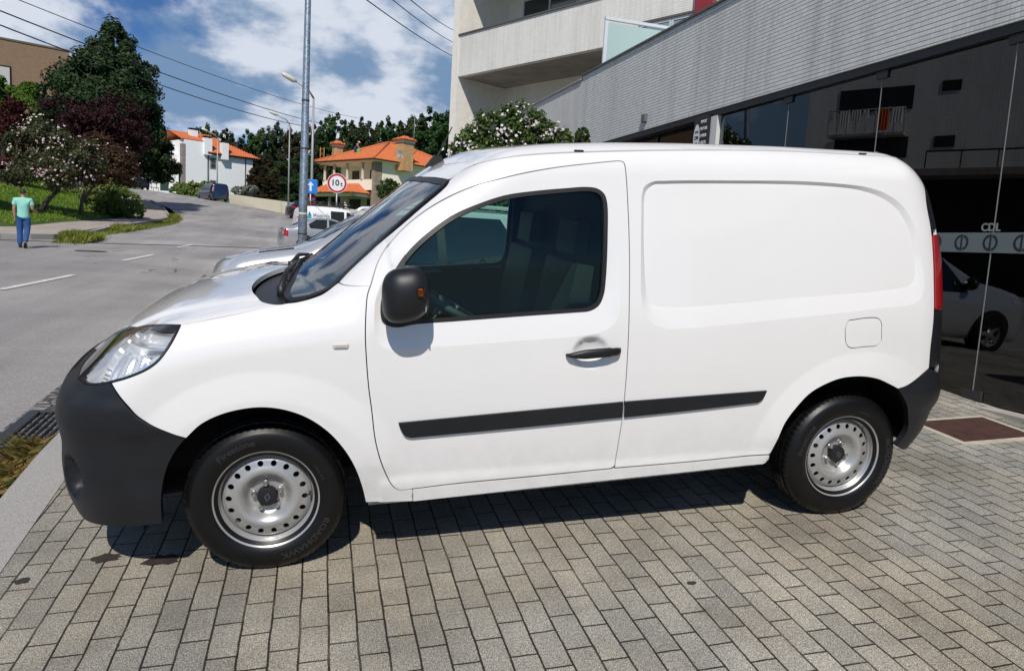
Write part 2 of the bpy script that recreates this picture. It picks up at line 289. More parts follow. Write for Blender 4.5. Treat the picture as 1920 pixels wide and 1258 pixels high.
# ---------------------------------------------------------------- curves in the plane
def crom(pts, step=.012):
    """smooth open curve through the points, resampled"""
    P = np.asarray(pts, float)
    if len(P) < 3:
        n = max(2, int(np.linalg.norm(P[-1]-P[0])/step)+1); t = np.linspace(0,1,n)[:,None]; return P[0]*(1-t)+P[-1]*t
    d = np.concatenate([[0], np.cumsum(np.sqrt(np.linalg.norm(np.diff(P,axis=0),axis=1)+1e-9))])
    Q = np.vstack([2*P[0]-P[1], P, 2*P[-1]-P[-2]]); D = np.concatenate([[d[0]-(d[1]-d[0])], d, [d[-1]+d[-1]-d[-2]]])
    out = []
    for i in range(1, len(Q)-2):
        p0,p1,p2,p3 = Q[i-1:i+3]; t0,t1,t2,t3 = D[i-1:i+3]
        n = max(2, int(np.linalg.norm(p2-p1)/(step*.25))+1); t = np.linspace(t1,t2,n,endpoint=False)[:,None]
        a1=(t1-t)/(t1-t0)*p0+(t-t0)/(t1-t0)*p1; a2=(t2-t)/(t2-t1)*p1+(t-t1)/(t2-t1)*p2; a3=(t3-t)/(t3-t2)*p2+(t-t2)/(t3-t2)*p3
        b1=(t2-t)/(t2-t0)*a1+(t-t0)/(t2-t0)*a2; b2=(t3-t)/(t3-t1)*a2+(t-t1)/(t3-t1)*a3
        out.append((t2-t)/(t2-t1)*b1+(t-t1)/(t2-t1)*b2)
    C = np.vstack(out+[P[-1:]]); s = np.concatenate([[0], np.cumsum(np.linalg.norm(np.diff(C,axis=0),axis=1))])
    n = max(2, int(round(s[-1]/step))+1); g = np.linspace(0, s[-1], n)
    return np.stack([np.interp(g, s, C[:,0]), np.interp(g, s, C[:,1])], -1)
def poly(segs, step=.012, sc_=(1,1)):
    L = [crom(np.asarray(s, float)*np.asarray(sc_), step) for s in segs]
    P = [L[0]]
    for q in L[1:]: P.append(q[1:] if np.linalg.norm(q[0]-P[-1][-1]) < step*.6 else q)
    P = np.vstack(P)
    keep = [0]
    for i in range(1, len(P)):
        if np.linalg.norm(P[i]-P[keep[-1]]) > step*.2: keep.append(i)
    if np.linalg.norm(P[keep[-1]]-P[0]) < step*.2: keep.pop()
    return P[keep]
def area2(P): x, y = P.T; return np.sum(x*np.roll(y,-1)-np.roll(x,-1)*y)
def inset(P, d):
    """move a closed outline inwards by d (negative: outwards)"""
    if area2(P) < 0: P = P[::-1]
    e = np.roll(P,-1,0)-P; e /= np.maximum(np.linalg.norm(e,axis=1,keepdims=True),1e-9)
    n = np.stack([-e[:,1], e[:,0]], -1); m = n+np.roll(n,1,0); l = np.maximum(np.sum(m*m,1,keepdims=True)/2, .5)
    return P+d*m/l
def inpoly(Q, P):
    x, y = Q[:,0][:,None], Q[:,1][:,None]; x0, y0 = P[:,0], P[:,1]; x1, y1 = np.roll(x0,-1), np.roll(y0,-1)
    c = ((y0 > y) != (y1 > y)) & (x < (x1-x0)*(y-y0)/np.where(np.abs(y1-y0) < 1e-12, 1e-12, y1-y0)+x0)
    return c.sum(1) % 2 == 1
def pdist(Q, P, closed=True):
    A = P if closed else P[:-1]; B = np.roll(P,-1,0) if closed else P[1:]
    out = np.full(len(Q), 1e9)
    d = B-A; l2 = np.maximum((d*d).sum(1), 1e-12)
    for i in range(0, len(Q), 4000):
        q = Q[i:i+4000][:,None,:]; t = np.clip(((q-A)*d).sum(2)/l2, 0, 1)[...,None]
        out[i:i+4000] = np.sqrt((((q-A-t*d))**2).sum(2).min(1))
    return out
def fill(out, holes=(), grid=.014, lines=()):
    """triangulated region with inner points and crease lines; returns points, triangles, boundary loops, lines"""
    loops = [out]+list(holes); lines = [l[inpoly(l, out)] for l in lines]; lines = [l[pdist(l, out) > grid*.3] for l in lines]; allp = loops+lines; pts = np.vstack(allp); edges = []; base = 0
    for l in loops: n = len(l); edges += [(base+i, base+(i+1)%n) for i in range(n)]; base += n
    lo, hi = out.min(0), out.max(0)
    gx, gy = np.meshgrid(np.arange(lo[0], hi[0], grid), np.arange(lo[1], hi[1], grid*.866)); gx[1::2] += grid/2
    G = np.stack([gx.ravel(), gy.ravel()], -1); k = inpoly(G, out)
    for h in holes: k &= ~inpoly(G, h)
    G = G[k]
    for l in allp:
        if len(G) and len(l): G = G[pdist(G, l) > grid*.45]
    V = np.vstack([pts, G])
    r = delaunay_2d_cdt([Vector(v) for v in V], edges, [], 0, 1e-6)
    v2 = np.array([v[:] for v in r[0]]); F = np.array([f for f in r[2] if len(f) == 3])
    c = v2[F].mean(1); k = inpoly(c, out)
    for h in holes: k &= ~inpoly(c, h)
    F = F[k]; o2 = {}
    for i, src in enumerate(r[3]):
        for s_ in src: o2[s_] = i
    lp = []; base = 0
    for l in allp: lp.append([o2.get(base+i, -1) for i in range(len(l))]); base += len(l)
    lp = [[i for i in l if i >= 0] for l in lp]; return v2, F, lp[:len(loops)], lp[len(loops):]
# ---------------------------------------------------------------- the white panel van
SCL = {'side': 1., 'top': 1., 'rear': 1., 'nose': .74, 'tail': .78}
ARCH = {0: (0., .306), 1: (2.697, .306)}
P_in = poly(VT['panel_in'], .010); P_out = poly(VT['panel_out'], .010); W_in = poly(VT['window']); W_out = poly(VT['recess_out'])
def sst(t): t = np.clip(t, 0, 1); return t*t*(3-2*t)
def relief(P):
    """pressed shapes of the body side (depth along the surface normal)"""
    x, z = P[:,0], P[:,2]; Q = np.stack([x, z], -1); D = np.zeros(len(P))
    for a, b, dep in ((P_in, P_out, .013), (W_in, W_out, .013)):
        ia, ib = inpoly(Q, a), inpoly(Q, b); da, db = pdist(Q, a), pdist(Q, b)
        t = np.where(ia, 1., np.where(ib, db/(da+db+1e-9), 0.)); fade = 1-sst((z-1.12)/.28) if b is W_out else 1.; D -= dep*np.clip(t, 0, 1)*fade
    for cx, R1, R2 in ((0., .57, .455), (2.697, .56, .45)):
        r = np.hypot(x-cx, (z-.30)*1.02); D += .016*np.clip((R1-r)/(R1-R2), 0, 1)*np.clip((z-.25)/.2, 0, 1)
    r = np.hypot((x-1.335)/1.0, (z-.893)/.85); D -= .030*np.sqrt(np.clip(1-(r/.074)**2, 0, 1))
    D += .006*sst((.40-z)/.05)*(x > .45)*(x < 2.25)                # sill roll
    return D
def fogcup(P):
    c = np.array([-.712, -.752, .43]); d = np.linalg.norm((P-c)*np.array([1,1,.72]), axis=1)
    D = -.075*np.clip(1-(d/.060)**2, 0, 1)**.35*(d < .060)
    z = P[:,2]; D += .010*sst((z-.60)/.05)*sst((.78-z)/.06)-.006*sst((z-.36)/.1)*sst((.62-z)/.1)
    return D
def panel(name, kind, out, m, parent, holes=(), grid=.015, gap=.0022, off=0., thick=.014, disp=relief, both=True, extra=(), crease=()):
    """body panel on the van's surface: outline in chart coordinates (already scaled), gap = shut line"""
    s = SCL[kind]
    if gap: out = inset(out, gap)
    v, F, loops, xl = fill(out, holes, grid, list(extra)+list(crease))
    P = chart(kind, v[:,0]/s, v[:,1]); n = bodyN(P)
    d = off+(disp(P) if disp is not None else 0.)
    P2 = P+n*np.reshape(d, (-1,1)) if np.ndim(d) else P+n*d
    tri = P2[F]; fn = np.cross(tri[:,1]-tri[:,0], tri[:,2]-tri[:,0]); flip = (fn*n[F[:,0]]).sum(1) < 0
    F = np.where(flip[:,None], F[:,::-1], F)
    verts = P2; faces = [tuple(f) for f in F]; sharp = set(); nb = len(verts)
    edge_of = {}
    for f in faces:
        for i in range(3): edge_of[(f[i], f[(i+1)%3])] = 1
    bnd = [e for e in edge_of if (e[1], e[0]) not in edge_of]
    if thick:
        bi = sorted({i for e in bnd for i in e}); mp = {i: nb+k for k, i in enumerate(bi)}
        verts = np.vstack([verts, P2[bi]-n[bi]*thick]); faces += [(b, a, mp[a], mp[b]) for a, b in bnd]
        sharp = {tuple(sorted(e)) for e in bnd}
    for l in xl[len(extra):]:
        sharp |= {tuple(sorted((l[i], l[(i+1)%len(l)]))) for i in range(len(l))}
    res = []
    def make(V, Fs, nm, par):
        me = bpy.data.meshes.new(nm); me.from_pydata([tuple(p) for p in V], [], Fs); o = link(nm, me, m, par, smooth=True)
        sh = [tuple(sorted(e.vertices)) in sharp for e in me.edges]
        a = me.attributes.new('sharp_edge', 'BOOLEAN', 'EDGE'); a.data.foreach_set('value', sh); me.update(); return o
    o = make(verts, faces, name, parent); res = [o]
    if both: res.append(make(verts*np.array([1,-1,1]), [f[::-1] for f in faces], name, parent))
    return res if both else o

paint = mat('van_white_paint', (.785,.775,.765), .24, coat=1.0, var=.012, vscale=3)
def dusty(m):
    """road dust on the lower body"""
    N, L = m.node_tree.nodes, m.node_tree.links; b = N['Principled BSDF']; src = b.inputs['Base Color'].links[0].from_socket; tc = N.new('ShaderNodeTexCoord'); sp = N.new('ShaderNodeSeparateXYZ'); L.new(tc.outputs['Object'], sp.inputs[0])
    r = N.new('ShaderNodeMapRange'); r.inputs[1].default_value = .62; r.inputs[2].default_value = .27; L.new(sp.outputs['Z'], r.inputs[0]); n = N.new('ShaderNodeTexNoise'); n.inputs['Scale'].default_value = 9; n.inputs['Detail'].default_value = 8; n.inputs['Roughness'].default_value = .75; L.new(tc.outputs['Object'], n.inputs['Vector'])
    q = N.new('ShaderNodeMapRange'); q.inputs[1].default_value = .40; q.inputs[2].default_value = .75; q.inputs[4].default_value = .32; L.new(n.outputs['Fac'], q.inputs[0]); k = N.new('ShaderNodeMath'); k.operation = 'MULTIPLY'; L.new(r.outputs[0], k.inputs[0]); L.new(q.outputs[0], k.inputs[1])
    n3 = N.new('ShaderNodeTexNoise'); n3.inputs['Scale'].default_value = 70; n3.inputs['Detail'].default_value = 2; L.new(tc.outputs['Object'], n3.inputs['Vector']); q3 = N.new('ShaderNodeMapRange'); q3.inputs[1].default_value = .755; q3.inputs[2].default_value = .79; q3.inputs[4].default_value = .5; L.new(n3.outputs['Fac'], q3.inputs[0]); k3 = N.new('ShaderNodeMath'); k3.operation = 'MAXIMUM'; L.new(k.outputs[0], k3.inputs[0]); L.new(q3.outputs[0], k3.inputs[1])
    x = N.new('ShaderNodeMix'); x.data_type = 'RGBA'; L.new(k3.outputs[0], x.inputs['Factor']); L.new(src, x.inputs['A']); x.inputs['B'].default_value = (.42,.40,.36,1); L.new(x.outputs['Result'], b.inputs['Base Color'])
dusty(paint)
blackpl = mat('van_black_plastic', (.0085,.0095,.012), .44, var=.30, vscale=5, bump=.10, bscale=420)
rubber = mat('van_rubber', (.012,.012,.013), .5)
dark = mat('van_dark_inside', (.006,.006,.007), .8)
trim = mat('van_interior_trim', (.022,.024,.026), .6)
vglass = glass('van_side_glass', (.68,.93,.83), 1., 1.40)
wglass = glass('van_windscreen_glass', (.45,.62,.58), 1., 2.1)
chrome = mat('lamp_chrome', (.93,.93,.94), .20, metal=.72)
clearl = glass('lamp_clear_cover', (.93,.95,.96), 1., 1.45)

van = thing('panel_van', 'white panel van with black bumpers and silver steel wheels parked on the paved forecourt', 'van', matrix=VAN)
O = lambda k, st=.012: poly(VT[k], st, (SCL[VTK.get(k,'side')], 1))
VTK = {'headlight':'nose','bumper_edge':'nose','hood_edge':'top','hood_rear':'top','ws_edge':'top','ws_top':'top','taillight':'tail','rear_bumper':'tail'}
def smooth_loop(P, n=2):
    for _ in range(n): P = .5*P+.25*(np.roll(P,1,0)+np.roll(P,-1,0))
    return P
# --- side: door with its window, side panel, fender, sills
wo = O('window')
doors = panel('door', 'side', O('door'), paint, van, holes=[inset(wo, .004)], grid=.013, crease=[W_out])
fo = O('fuel', .006)
panel('side_panel', 'side', O('side_panel'), paint, van, holes=[inset(fo, -.001)], grid=.0105, crease=[P_in, P_out])
fl = panel('fuel_flap', 'side', fo, paint, van, gap=.003, grid=.01, both=False)
panel('fender', 'side', O('fender'), paint, van, grid=.013)
panel('sill', 'side', O('sill'), paint, van, gap=.001, grid=.012, thick=.02)
grime = mat('grimy_metal', (.30,.29,.27), .6, var=.5, vscale=25)
panel('sill_flange', 'side', O('sill_flange'), grime, van, gap=0, grid=.02, off=-.022, thick=.03, disp=None)
for k, dn in enumerate(doors):
    sgn = 1 if k == 0 else -1
    def sidepart(name, out, m, **kw):
        o = panel(name, 'side', out, m, dn, both=False, **kw)
        if sgn < 0:
            co = np.empty(len(o.data.vertices)*3); o.data.vertices.foreach_get('co', co); co = co.reshape(-1,3)*np.array([1,-1,1]); o.data.vertices.foreach_set('co', co.ravel()); o.data.flip_normals()
        return o
    sidepart('window_seal', wo, rubber, holes=[inset(wo, .021)], gap=.002, grid=.012, off=-.002, thick=.02)
    sidepart('window', inset(wo, .012), vglass, gap=0, grid=.04, off=-.016, thick=0)
    sidepart('mirror_base_plate', O('sail', .01), blackpl, gap=.004, grid=.014, off=.006, thick=.02)
    sidepart('side_moulding', O('mould_door'), blackpl, gap=0, grid=.012, off=.011, thick=.016)
    # handle
    mb = MB(); n = 26
    for i in range(n+1):
        t = i/n; x = 1.222+.243*t; z = .884+.012*t+.004*math.sin(math.pi*t)
        y = -.9115-.030*math.sin(math.pi*min(1,max(0,t)))**.4-.004; h = .006+.0145*math.sin(math.pi*min(t*1.35,.5))**1.0 if t < .37 else .0205-.003*(t > .8)
        if t > .96: h *= .8
        ring = [(x, (y+.012*math.cos(w))*sgn, z+h*math.sin(w)) for w in [2*math.pi*j/12 for j in range(12)]]
        mb.v += ring
        if i: mb.f += [((i-1)*12+j, (i-1)*12+(j+1)%12, i*12+(j+1)%12, i*12+j) for j in range(12)]
    mb.f += [tuple(range(12)), tuple(range(n*12, n*12+12))]; mb.mi = [0]*len(mb.f); mb.sm = [True]*len(mb.f)
    mb.build('door_handle', blackpl, dn, angle=50)
panel('side_moulding', 'side', O('mould_rear'), blackpl, van, gap=0, grid=.012, off=.011, thick=.016)
# --- bonnet, cowl, windscreen, roof (one mesh across the van each)
def full(P, ax=1):
    """half outline (y<0) plus its mirror image"""
    k = P[:,ax] < -.004; i0 = next(i for i in range(len(P)) if k[i] and not k[i-1])
    L = []
    for i in range(len(P)):
        j = (i0+i) % len(P)
        if not k[j]: break
        L.append(P[j])
    L = np.array(L); return np.vstack([L, L[::-1]*(np.array([1,-1]) if ax else np.array([-1,1]))])
he = VT['hood_edge']; we = VT['ws_edge']
nose_xy = lambda a, z: [tuple(p[:2]) for p in chart('nose', np.array(a), np.array(z))]
LT = nose_xy([.495,.62,.745,.88,1.0,1.10],[.997,.974,.953,.926,.900,.872])      # along the top of the headlamp
hoodP = full(poly([he[0], [(-.283,-.806),(-.349,-.753)]+LT, [LT[-1],(LT[-1][0]-.05,LT[-1][1]*.55),(-.785,-.1),(-.79,0)], [(-.79,0),(.09,0)], [(.09,0),(.05,-.06),(-.001,-.165),(-.036,-.30),(-.049,-.46),(-.030,-.62),(.015,-.745),(.06,-.785),(.108,-.791)]], .014))
def hood_relief(P):
    x, Y = P[:,0], np.abs(P[:,1]); c = .50+.28*np.clip((x+.75)/.9, 0, 1)
    return .012*sst((c-Y)/.06)
panel('bonnet', 'top', hoodP, paint, van, both=False, grid=.018, disp=hood_relief, off=-.004, thick=.02)
wsP = smooth_loop(full(poly([[(.76,-.68),(.742,-.575),(.728,-.439),(.711,-.264),(.70,0)], [(.70,0),(.105,0)], [(.105,0),(.10,-.4),(.085,-.62),(.095,-.74),(.112,-.79)], we[1][::-1], [(.304,-.703),(.38,-.690),(.502,-.700),(.625,-.711),(.735,-.708),(.76,-.68)]], .014)), 1)
panel('windscreen', 'top', inset(wsP, .004), wglass, van, both=False, gap=0, grid=.03, off=.002, thick=0, disp=None)
panel('windscreen_seal', 'top', wsP, rubber, van, holes=[inset(wsP, .026)], both=False, gap=0, grid=.02, off=.005, thick=.014, disp=None)
cowlP = full(poly([[(.10,0),(.05,-.06),(.004,-.165),(-.03,-.30),(-.043,-.46),(-.024,-.62),(.02,-.74),(.06,-.78),(.112,-.785)], [(.112,-.785),(.21,-.77),(.25,-.70)], [(.25,-.70),(.20,-.4),(.16,0)], [(.16,0),(.10,0)]], .014))
panel('cowl', 'top', cowlP, blackpl, van, both=False, gap=0, grid=.02, off=-.02, thick=.05, disp=None)
rl = crom(VT['side_panel'][-1], .02); rl3 = chart('side', rl[:,0], rl[:,1])
redge = crom(VT['side_panel'][-2], .02); re3 = chart('side', redge[:,0], redge[:,1])
roofP = full(np.vstack([rl3[::-1,:2][1:], crom([(rl3[0,0],rl3[0,1]),(3.10,-.55),(3.15,-.3),(3.16,0)], .02), [[.72,0]], crom([(.705,0),(.716,-.264),(.733,-.439),(.747,-.575),(rl3[-1,0],rl3[-1,1])], .02)[:-1]]))
panel('roof', 'top', roofP, paint, van, both=False, gap=.0035, grid=.035, disp=None, thick=.015)
# --- tail: black corner trims, lamps, doors
def tailc(P): return np.stack([np.arctan2(P[:,0]-AXR[0], -(P[:,1]-AXR[1]))*SCL['tail'], P[:,2]], -1)
te = tailc(re3)                                     # side panel's rear edge, bottom to top
def strip(z0, z1, w0, w1):
    k = (te[:,1] >= z0) & (te[:,1] <= z1); q = te[k]; t = np.linspace(0,1,len(q))[:,None]
    return np.vstack([q, (q+np.hstack([w0+(w1-w0)*t, 0*t]))[::-1]])
panel('corner_trim', 'tail', strip(1.395, 1.74, .10, .10), blackpl, van, gap=.002, grid=.015, disp=None, off=.002)
panel('corner_trim', 'tail', strip(.70, 1.035, .11, .10), blackpl, van, gap=.002, grid=.015, disp=None, off=.004)
red = mat('tail_lamp_red', (.35,.008,.010), .08, coat=1.)
panel('tail_lamp', 'tail', strip(1.03, 1.40, .085, .10), red, van, gap=.003, grid=.015, disp=None, off=.008, thick=.03)
tg = te[te[:,1] > .70]+np.array([.10, 0]); tgp = chart('tail', tg[:,0]/SCL['tail'], tg[:,1])[:,1:]
tgp = smooth_loop(full(np.vstack([tgp, [[-.3,1.775],[0,1.785]], [[0,.58]], [[-.5,.58],[tgp[0,0],.60]]]), 0), 1)
panel('rear_doors', 'rear', tgp, paint, van, both=False, gap=.003, grid=.05, disp=None)
for s in (-1, 1):
    wp = poly([[(s*.08,1.15),(s*.62,1.15)],[(s*.62,1.15),(s*.56,1.62)],[(s*.56,1.62),(s*.08,1.65)],[(s*.08,1.65),(s*.08,1.15)]], .03)
    panel('rear_window', 'rear', wp, mat('dark_glass', (.01,.012,.014), .03), van, both=False, gap=0, grid=.06, disp=None, off=.004)
# --- bumpers
be = VT['bumper_edge']
bp = poly([[(1.5708,.79),(1.25,.792),(1.0,.795),(.85,.797),(.697,.797)], be[0], be[1], be[2], [(.324,.253),(.374,.248),(.452,.245),(.60,.235),(.9,.215),(1.2,.205),(1.5708,.205)]], .012, (SCL['nose'],1))
panel('front_bumper', 'nose', bp, blackpl, van, gap=.0015, grid=.013, disp=fogcup, off=.004, thick=.03)
gp = poly([[(1.1,.66),(1.5708,.66)],[(1.5708,.66),(1.5708,.76)],[(1.5708,.76),(1.15,.76)],[(1.15,.76),(1.1,.66)]], .02, (SCL['nose'],1))
panel('grille', 'nose', gp, dark, van, gap=0, grid=.03, disp=None, off=.016, thick=.01)
rb = VT['rear_bumper']
rp = poly([rb[0], [(.716,.75),(.80,.72),(1.0,.66),(1.35,.62),(1.5708,.60)], [(1.5708,.60),(1.5708,.30)], [(1.5708,.30),(1.1,.30),(.8,.31),(.68,.325),(.614,.35)], rb[1][::-1]], .012, (SCL['tail'],1))
def rb_relief(P): z = P[:,2]; return .014*sst((z-.50)/.08)*sst((.72-z)/.10)
panel('rear_bumper', 'tail', rp, blackpl, van, gap=.0015, grid=.015, disp=rb_relief, off=.005, thick=.03)
# --- headlamps: clear cover over a chrome bowl with a round reflector, a bar and flutes
hl = VT['headlight']
hp = poly([[(.224,1.029),(.319,1.022),(.495,.997),(.62,.974),(.745,.953),(.88,.926),(1.0,.900),(1.10,.872)], [(1.10,.872),(1.08,.835),(1.0,.808),(.90,.799)], [(.90,.799),(.75,.796),(.621,.800),(.567,.804),(.512,.812),(.459,.825)], hl[3]], .010, (SCL['nose'],1))
def bowl(P):
    th = np.arctan2(AX[0]-P[:,0], -(P[:,1]-AX[1])); z = P[:,2]; a = th*SCL['nose']
    D = np.full(len(P), -.028)
    r = np.hypot(a-.50, (z-.875)*1.0); D = np.where(r < .085, -.018-.040*(1-(r/.085)**2), D)      # round reflector
    D = np.where(np.abs(a-.405-(z-.88)*.25) < .012, -.012, D)                                     # bar
    D = np.where((a < .385) & (z > .915), -.024-.010*np.sin(z*150), D)                              # flutes
    D = np.where((a < .385) & (z <= .93), -.034+.006*np.sin(a*120), D)
    return D
lamps = panel('headlamp', 'nose', hp, clearl, van, gap=.004, grid=.02, disp=None, off=.003, thick=0)
for k, lo in enumerate(lamps):
    for nm, o_, m_, kw in (('lamp_reflector', inset(hp, .006), chrome, dict(grid=.007, disp=bowl, thick=0)), ('lamp_seal', hp, rubber, dict(holes=[inset(hp, .0075)], grid=.01, disp=None, off=.001, thick=.03))):
        o = panel(nm, 'nose', o_, m_, lo, both=False, gap=.001, **kw)
        if k: o.data.transform(Matrix.Scale(-1, 4, (0,1,0))); o.data.flip_normals()
        if nm == 'lamp_reflector': o.data.polygons.foreach_set('use_smooth', [False]*len(o.data.polygons))
# --- lining behind the shut lines, wheel wells, floor, cabin
gx, gz = np.meshgrid(np.arange(-.62, 3.16, .03), np.arange(.30, 1.72, .03)); Q = np.stack([gx.ravel(), gz.ravel()], -1)
P = chart('side', Q[:,0], Q[:,1]); nn = bodyN(P); Pl = P-nn*.045; nx = gx.shape[1]
wi = inset(wo, .010)
win_ok = inpoly(Q, wi); fs = []
bad = (np.hypot(Q[:,0], Q[:,1]-.306) < .455) | (np.hypot(Q[:,0]-2.697, Q[:,1]-.306) < .455) | (P[:,1] > -.3) | ((Q[:,0] < .80) & (Q[:,1] > 1.03+np.clip(Q[:,0]-.12,0,1)*.86-.0))
for i in range(gx.shape[0]-1):
    for j in range(nx-1):
        q = (i*nx+j, i*nx+j+1, (i+1)*nx+j+1, (i+1)*nx+j)
        if not any(bad[k] for k in q) and not any(win_ok[k] for k in q): fs.append(q)
for s in (1, -1):
    me = bpy.data.meshes.new('lining'); me.from_pydata([tuple(p) for p in Pl*np.array([1,s,1])], [], fs); link('lining', me, dark, van)
for cx in (0., 2.697):
    for s in (-1, 1):
        mb = MB(); n = 28; pr = []
        w0, w1 = (0., 1.055) if cx == 0 else (.07, 1.0); ws = [math.pi*(w0+(w1-w0)*k/n) for k in range(n+1)]
        yi = s*.50
        for w in ws:
            r = .468; pr.append((cx+r*math.cos(w), .30+r*math.sin(w)))
        pa = np.array(pr); yw = s*(-chart('side', pa[:,0], np.maximum(pa[:,1],.30))[:,1]-.022)
        for k in range(n): mb.quad((pr[k][0],yw[k],pr[k][1]), (pr[k+1][0],yw[k+1],pr[k+1][1]), (pr[k+1][0],yi,pr[k+1][1]), (pr[k][0],yi,pr[k][1]))
        mb.add([(x,yi,z) for x,z in pr], [tuple(range(n+1))])
        mb.build('wheel_well', dark, van)
mb = MB()
mb.box((-.55,-.50,.24),(3.1,.50,.34)); mb.box((.42,-.80,.27),(2.25,.80,.36)); mb.box((3.0,-.72,.34),(3.17,.72,.40)); mb.box((-.74,-.56,.26),(-.55,.56,.34)); mb.build('underbody', dark, van)
mb = MB()
mb.prism([(-.84,.36),(.84,.36),(.85,.95),(.74,1.55),(.62,1.66),(-.62,1.66),(-.74,1.55),(-.85,.95)], 1.47, 1.50, 'x'); mb.build('bulkhead', mat('bulkhead_grey',(.035,.037,.04),.7), van)
mb = MB(); mb.prism([(.05,.82),(.05,1.02),(.20,1.07),(.45,1.04),(.58,.96),(.57,.84),(.50,.80)], -.78, .78, 'y'); mb.build('dashboard', trim, van, angle=40)
for y in (-.38, .38):
    mb = MB(); mb.box((.92,y-.25,.42),(1.36,y+.25,.70),.05); mb.build('seat', trim, van)
    mb = MB(); mb.prism([(1.24,.66),(1.38,.68),(1.44,1.22),(1.36,1.23)], y-.24, y+.24, 'y'); mb.prism([(1.37,1.26),(1.44,1.26),(1.455,1.42),(1.39,1.42)], y-.13, y+.13, 'y'); mb.build('seat_back', trim, van, angle=40)
mb = MB(); c = Vector((.80,-.36,1.015)); ax = Vector((.50,0,.86)).normalized(); u_ = Vector((0,1,0)); v_ = ax.cross(u_)
mb.tube([c+.185*(math.cos(w)*u_+math.sin(w)*v_) for w in [2*math.pi*k/40 for k in range(41)]], .017, 10, False)
mb.tube([c-u_*.17, c-ax*.03, c+u_*.17], .02, 8); mb.tube([c-ax*.03, c-ax*.03-v_*.17], .018, 8); mb.tube([c-ax*.02, c-ax*.3], .03, 10); mb.build('steering_wheel', mat('steering_rubber',(.07,.08,.08),.30), van)
# --- door mirrors
for s in (-1, 1):
    mb = MB(); nu, nv = 30, 18; cx, cy, cz = .553, .995, 1.163
    for i in range(nv+1):
        ph = math.pi*i/nv
        for j in range(nu):
            th = 2*math.pi*j/nu; a, b, c_ = math.sin(ph)*math.cos(th), math.sin(ph)*math.sin(th), math.cos(ph)
            e = .88; f = lambda v: math.copysign(abs(v)**e, v)
            x = f(a)*.098; y = f(b)*.082; z = f(c_)*.106
            if x > 0: x = min(x*.95, .080+.0*z)-.10*max(0, z)*.25
            x += -.02*(z/.1)**2*(1 if x < 0 else 0); z += .012*(x/.09)
            mb.v.append((cx+x, s*(cy+y*1.0), cz+z*(.97 if z > 0 else 1.0)))
    mb.f = [(i*nu+j, (i+1)*nu+j, (i+1)*nu+(j+1)%nu, i*nu+(j+1)%nu) for i in range(nv) for j in range(nu)]; mb.mi = [0]*len(mb.f); mb.sm = [True]*len(mb.f)
    mir = mb.build('door_mirror', blackpl, van, merge=1e-5, angle=60)
    mb = MB(); mb.prism([(.485,1.14),(.50,1.075),(.55,1.045),(.60,1.05),(.60,1.085),(.56,1.13)], s*.885, s*1.0, 'y'); mb.build('mirror_arm', blackpl, mir, angle=50)
    mb = MB(); mb.box((cx+.060,s*(cy-.055),cz-.062),(cx+.0650,s*(cy+.055),cz+.052),.0); mb.build('mirror_glass', mat('mirror_silver',(.8,.8,.8),.02,metal=1.), mir)
    mb = MB(); mb.box((cx+.022,s*(cy+.066),cz-.006),(cx+.056,s*(cy+.0835),cz+.036),.004); mb.build('indicator', glass('indicator_cover',(.95,.8,.6)), mir)
    mb = MB(); mb.box((cx+.029,s*(cy+.068),cz+.002),(cx+.050,s*(cy+.0828),cz+.029),.004); mb.build('indicator_bulb', mat('amber',(.75,.20,.01),.4), mir)
# --- side repeater, wipers, aerial, roof strips, number details
for s in (-1, 1):
    mb = MB(); mb.box((.272,s*.902,.937),(.334,s*.9165,.961),.006); mb.build('side_repeater', mat('repeater_clear',(.62,.60,.58),.12,coat=1.), van)
    mb = MB(); mb.box((.282,s*.9155,.943),(.324,s*.9175,.955),.001); mb.build('repeater_lens', mat('repeater_amber',(.50,.44,.40),.2), van)
def onroof(x, y, up=0.): p = chart('top', np.array([x]), np.array([y]))[0]; n = bodyN(p[None])[0]; return Vector(p+n*up)
for a, b_ in (((.075,-.60),(.125,-.02)), ((.095,.06),(.17,.58))):
    mb = MB(); p, q = onroof(*a,.012), onroof(*b_,.020); m1 = p.lerp(q,.45)+Vector((-.005,0,.022)); mb.tube([p,m1,q], [.013,.011,.008], 7); mb.tube([p+Vector((0,0,-.05)),p+Vector((0,0,.01))], .018, 8)
    q0, q1 = q.lerp(p,.75)+Vector((.012,0,0)), q.lerp(p,-.12)+Vector((.008,0,-.004)); mb.tube([q0,q1], .007, 6); mb.build('wiper', rubber, van)
mb = MB(); p = onroof(.80,.02); mb.prism([(p.x-.05,p.z-.01),(p.x+.06,p.z+.0),(p.x+.035,p.z+.04),(p.x,p.z+.05)], -.0,.04,'y'); mb.tube([(p.x+.01,.02,p.z+.03),(p.x+.09,.02,p.z+.19)], [.005,.003], 6); mb.build('aerial', rubber, van, angle=40)
for s in (-1, 1):
    mb = MB(); pts = rl3[(rl3[:,0] > .86) & (rl3[:,0] < 2.95)][::-1]; n = bodyN(pts)
    mb.tube([(p[0],s*-p[1],p[2]) for p in pts+n*-.004], .006, 6); mb.build('roof_strip', mat('roof_strip_grey',(.38,.39,.40),.5), van)
    for x in (1.30, 2.72):
        i = int(np.argmin(abs(rl3[:,0]-x))); p = rl3[i]; mb = MB(); mb.box((x-.022,s*-p[1]-.006,p[2]+.003),(x+.022,s*-p[1]+.006,p[2]+.010),.004); mb.build('roof_cap', rubber, van)
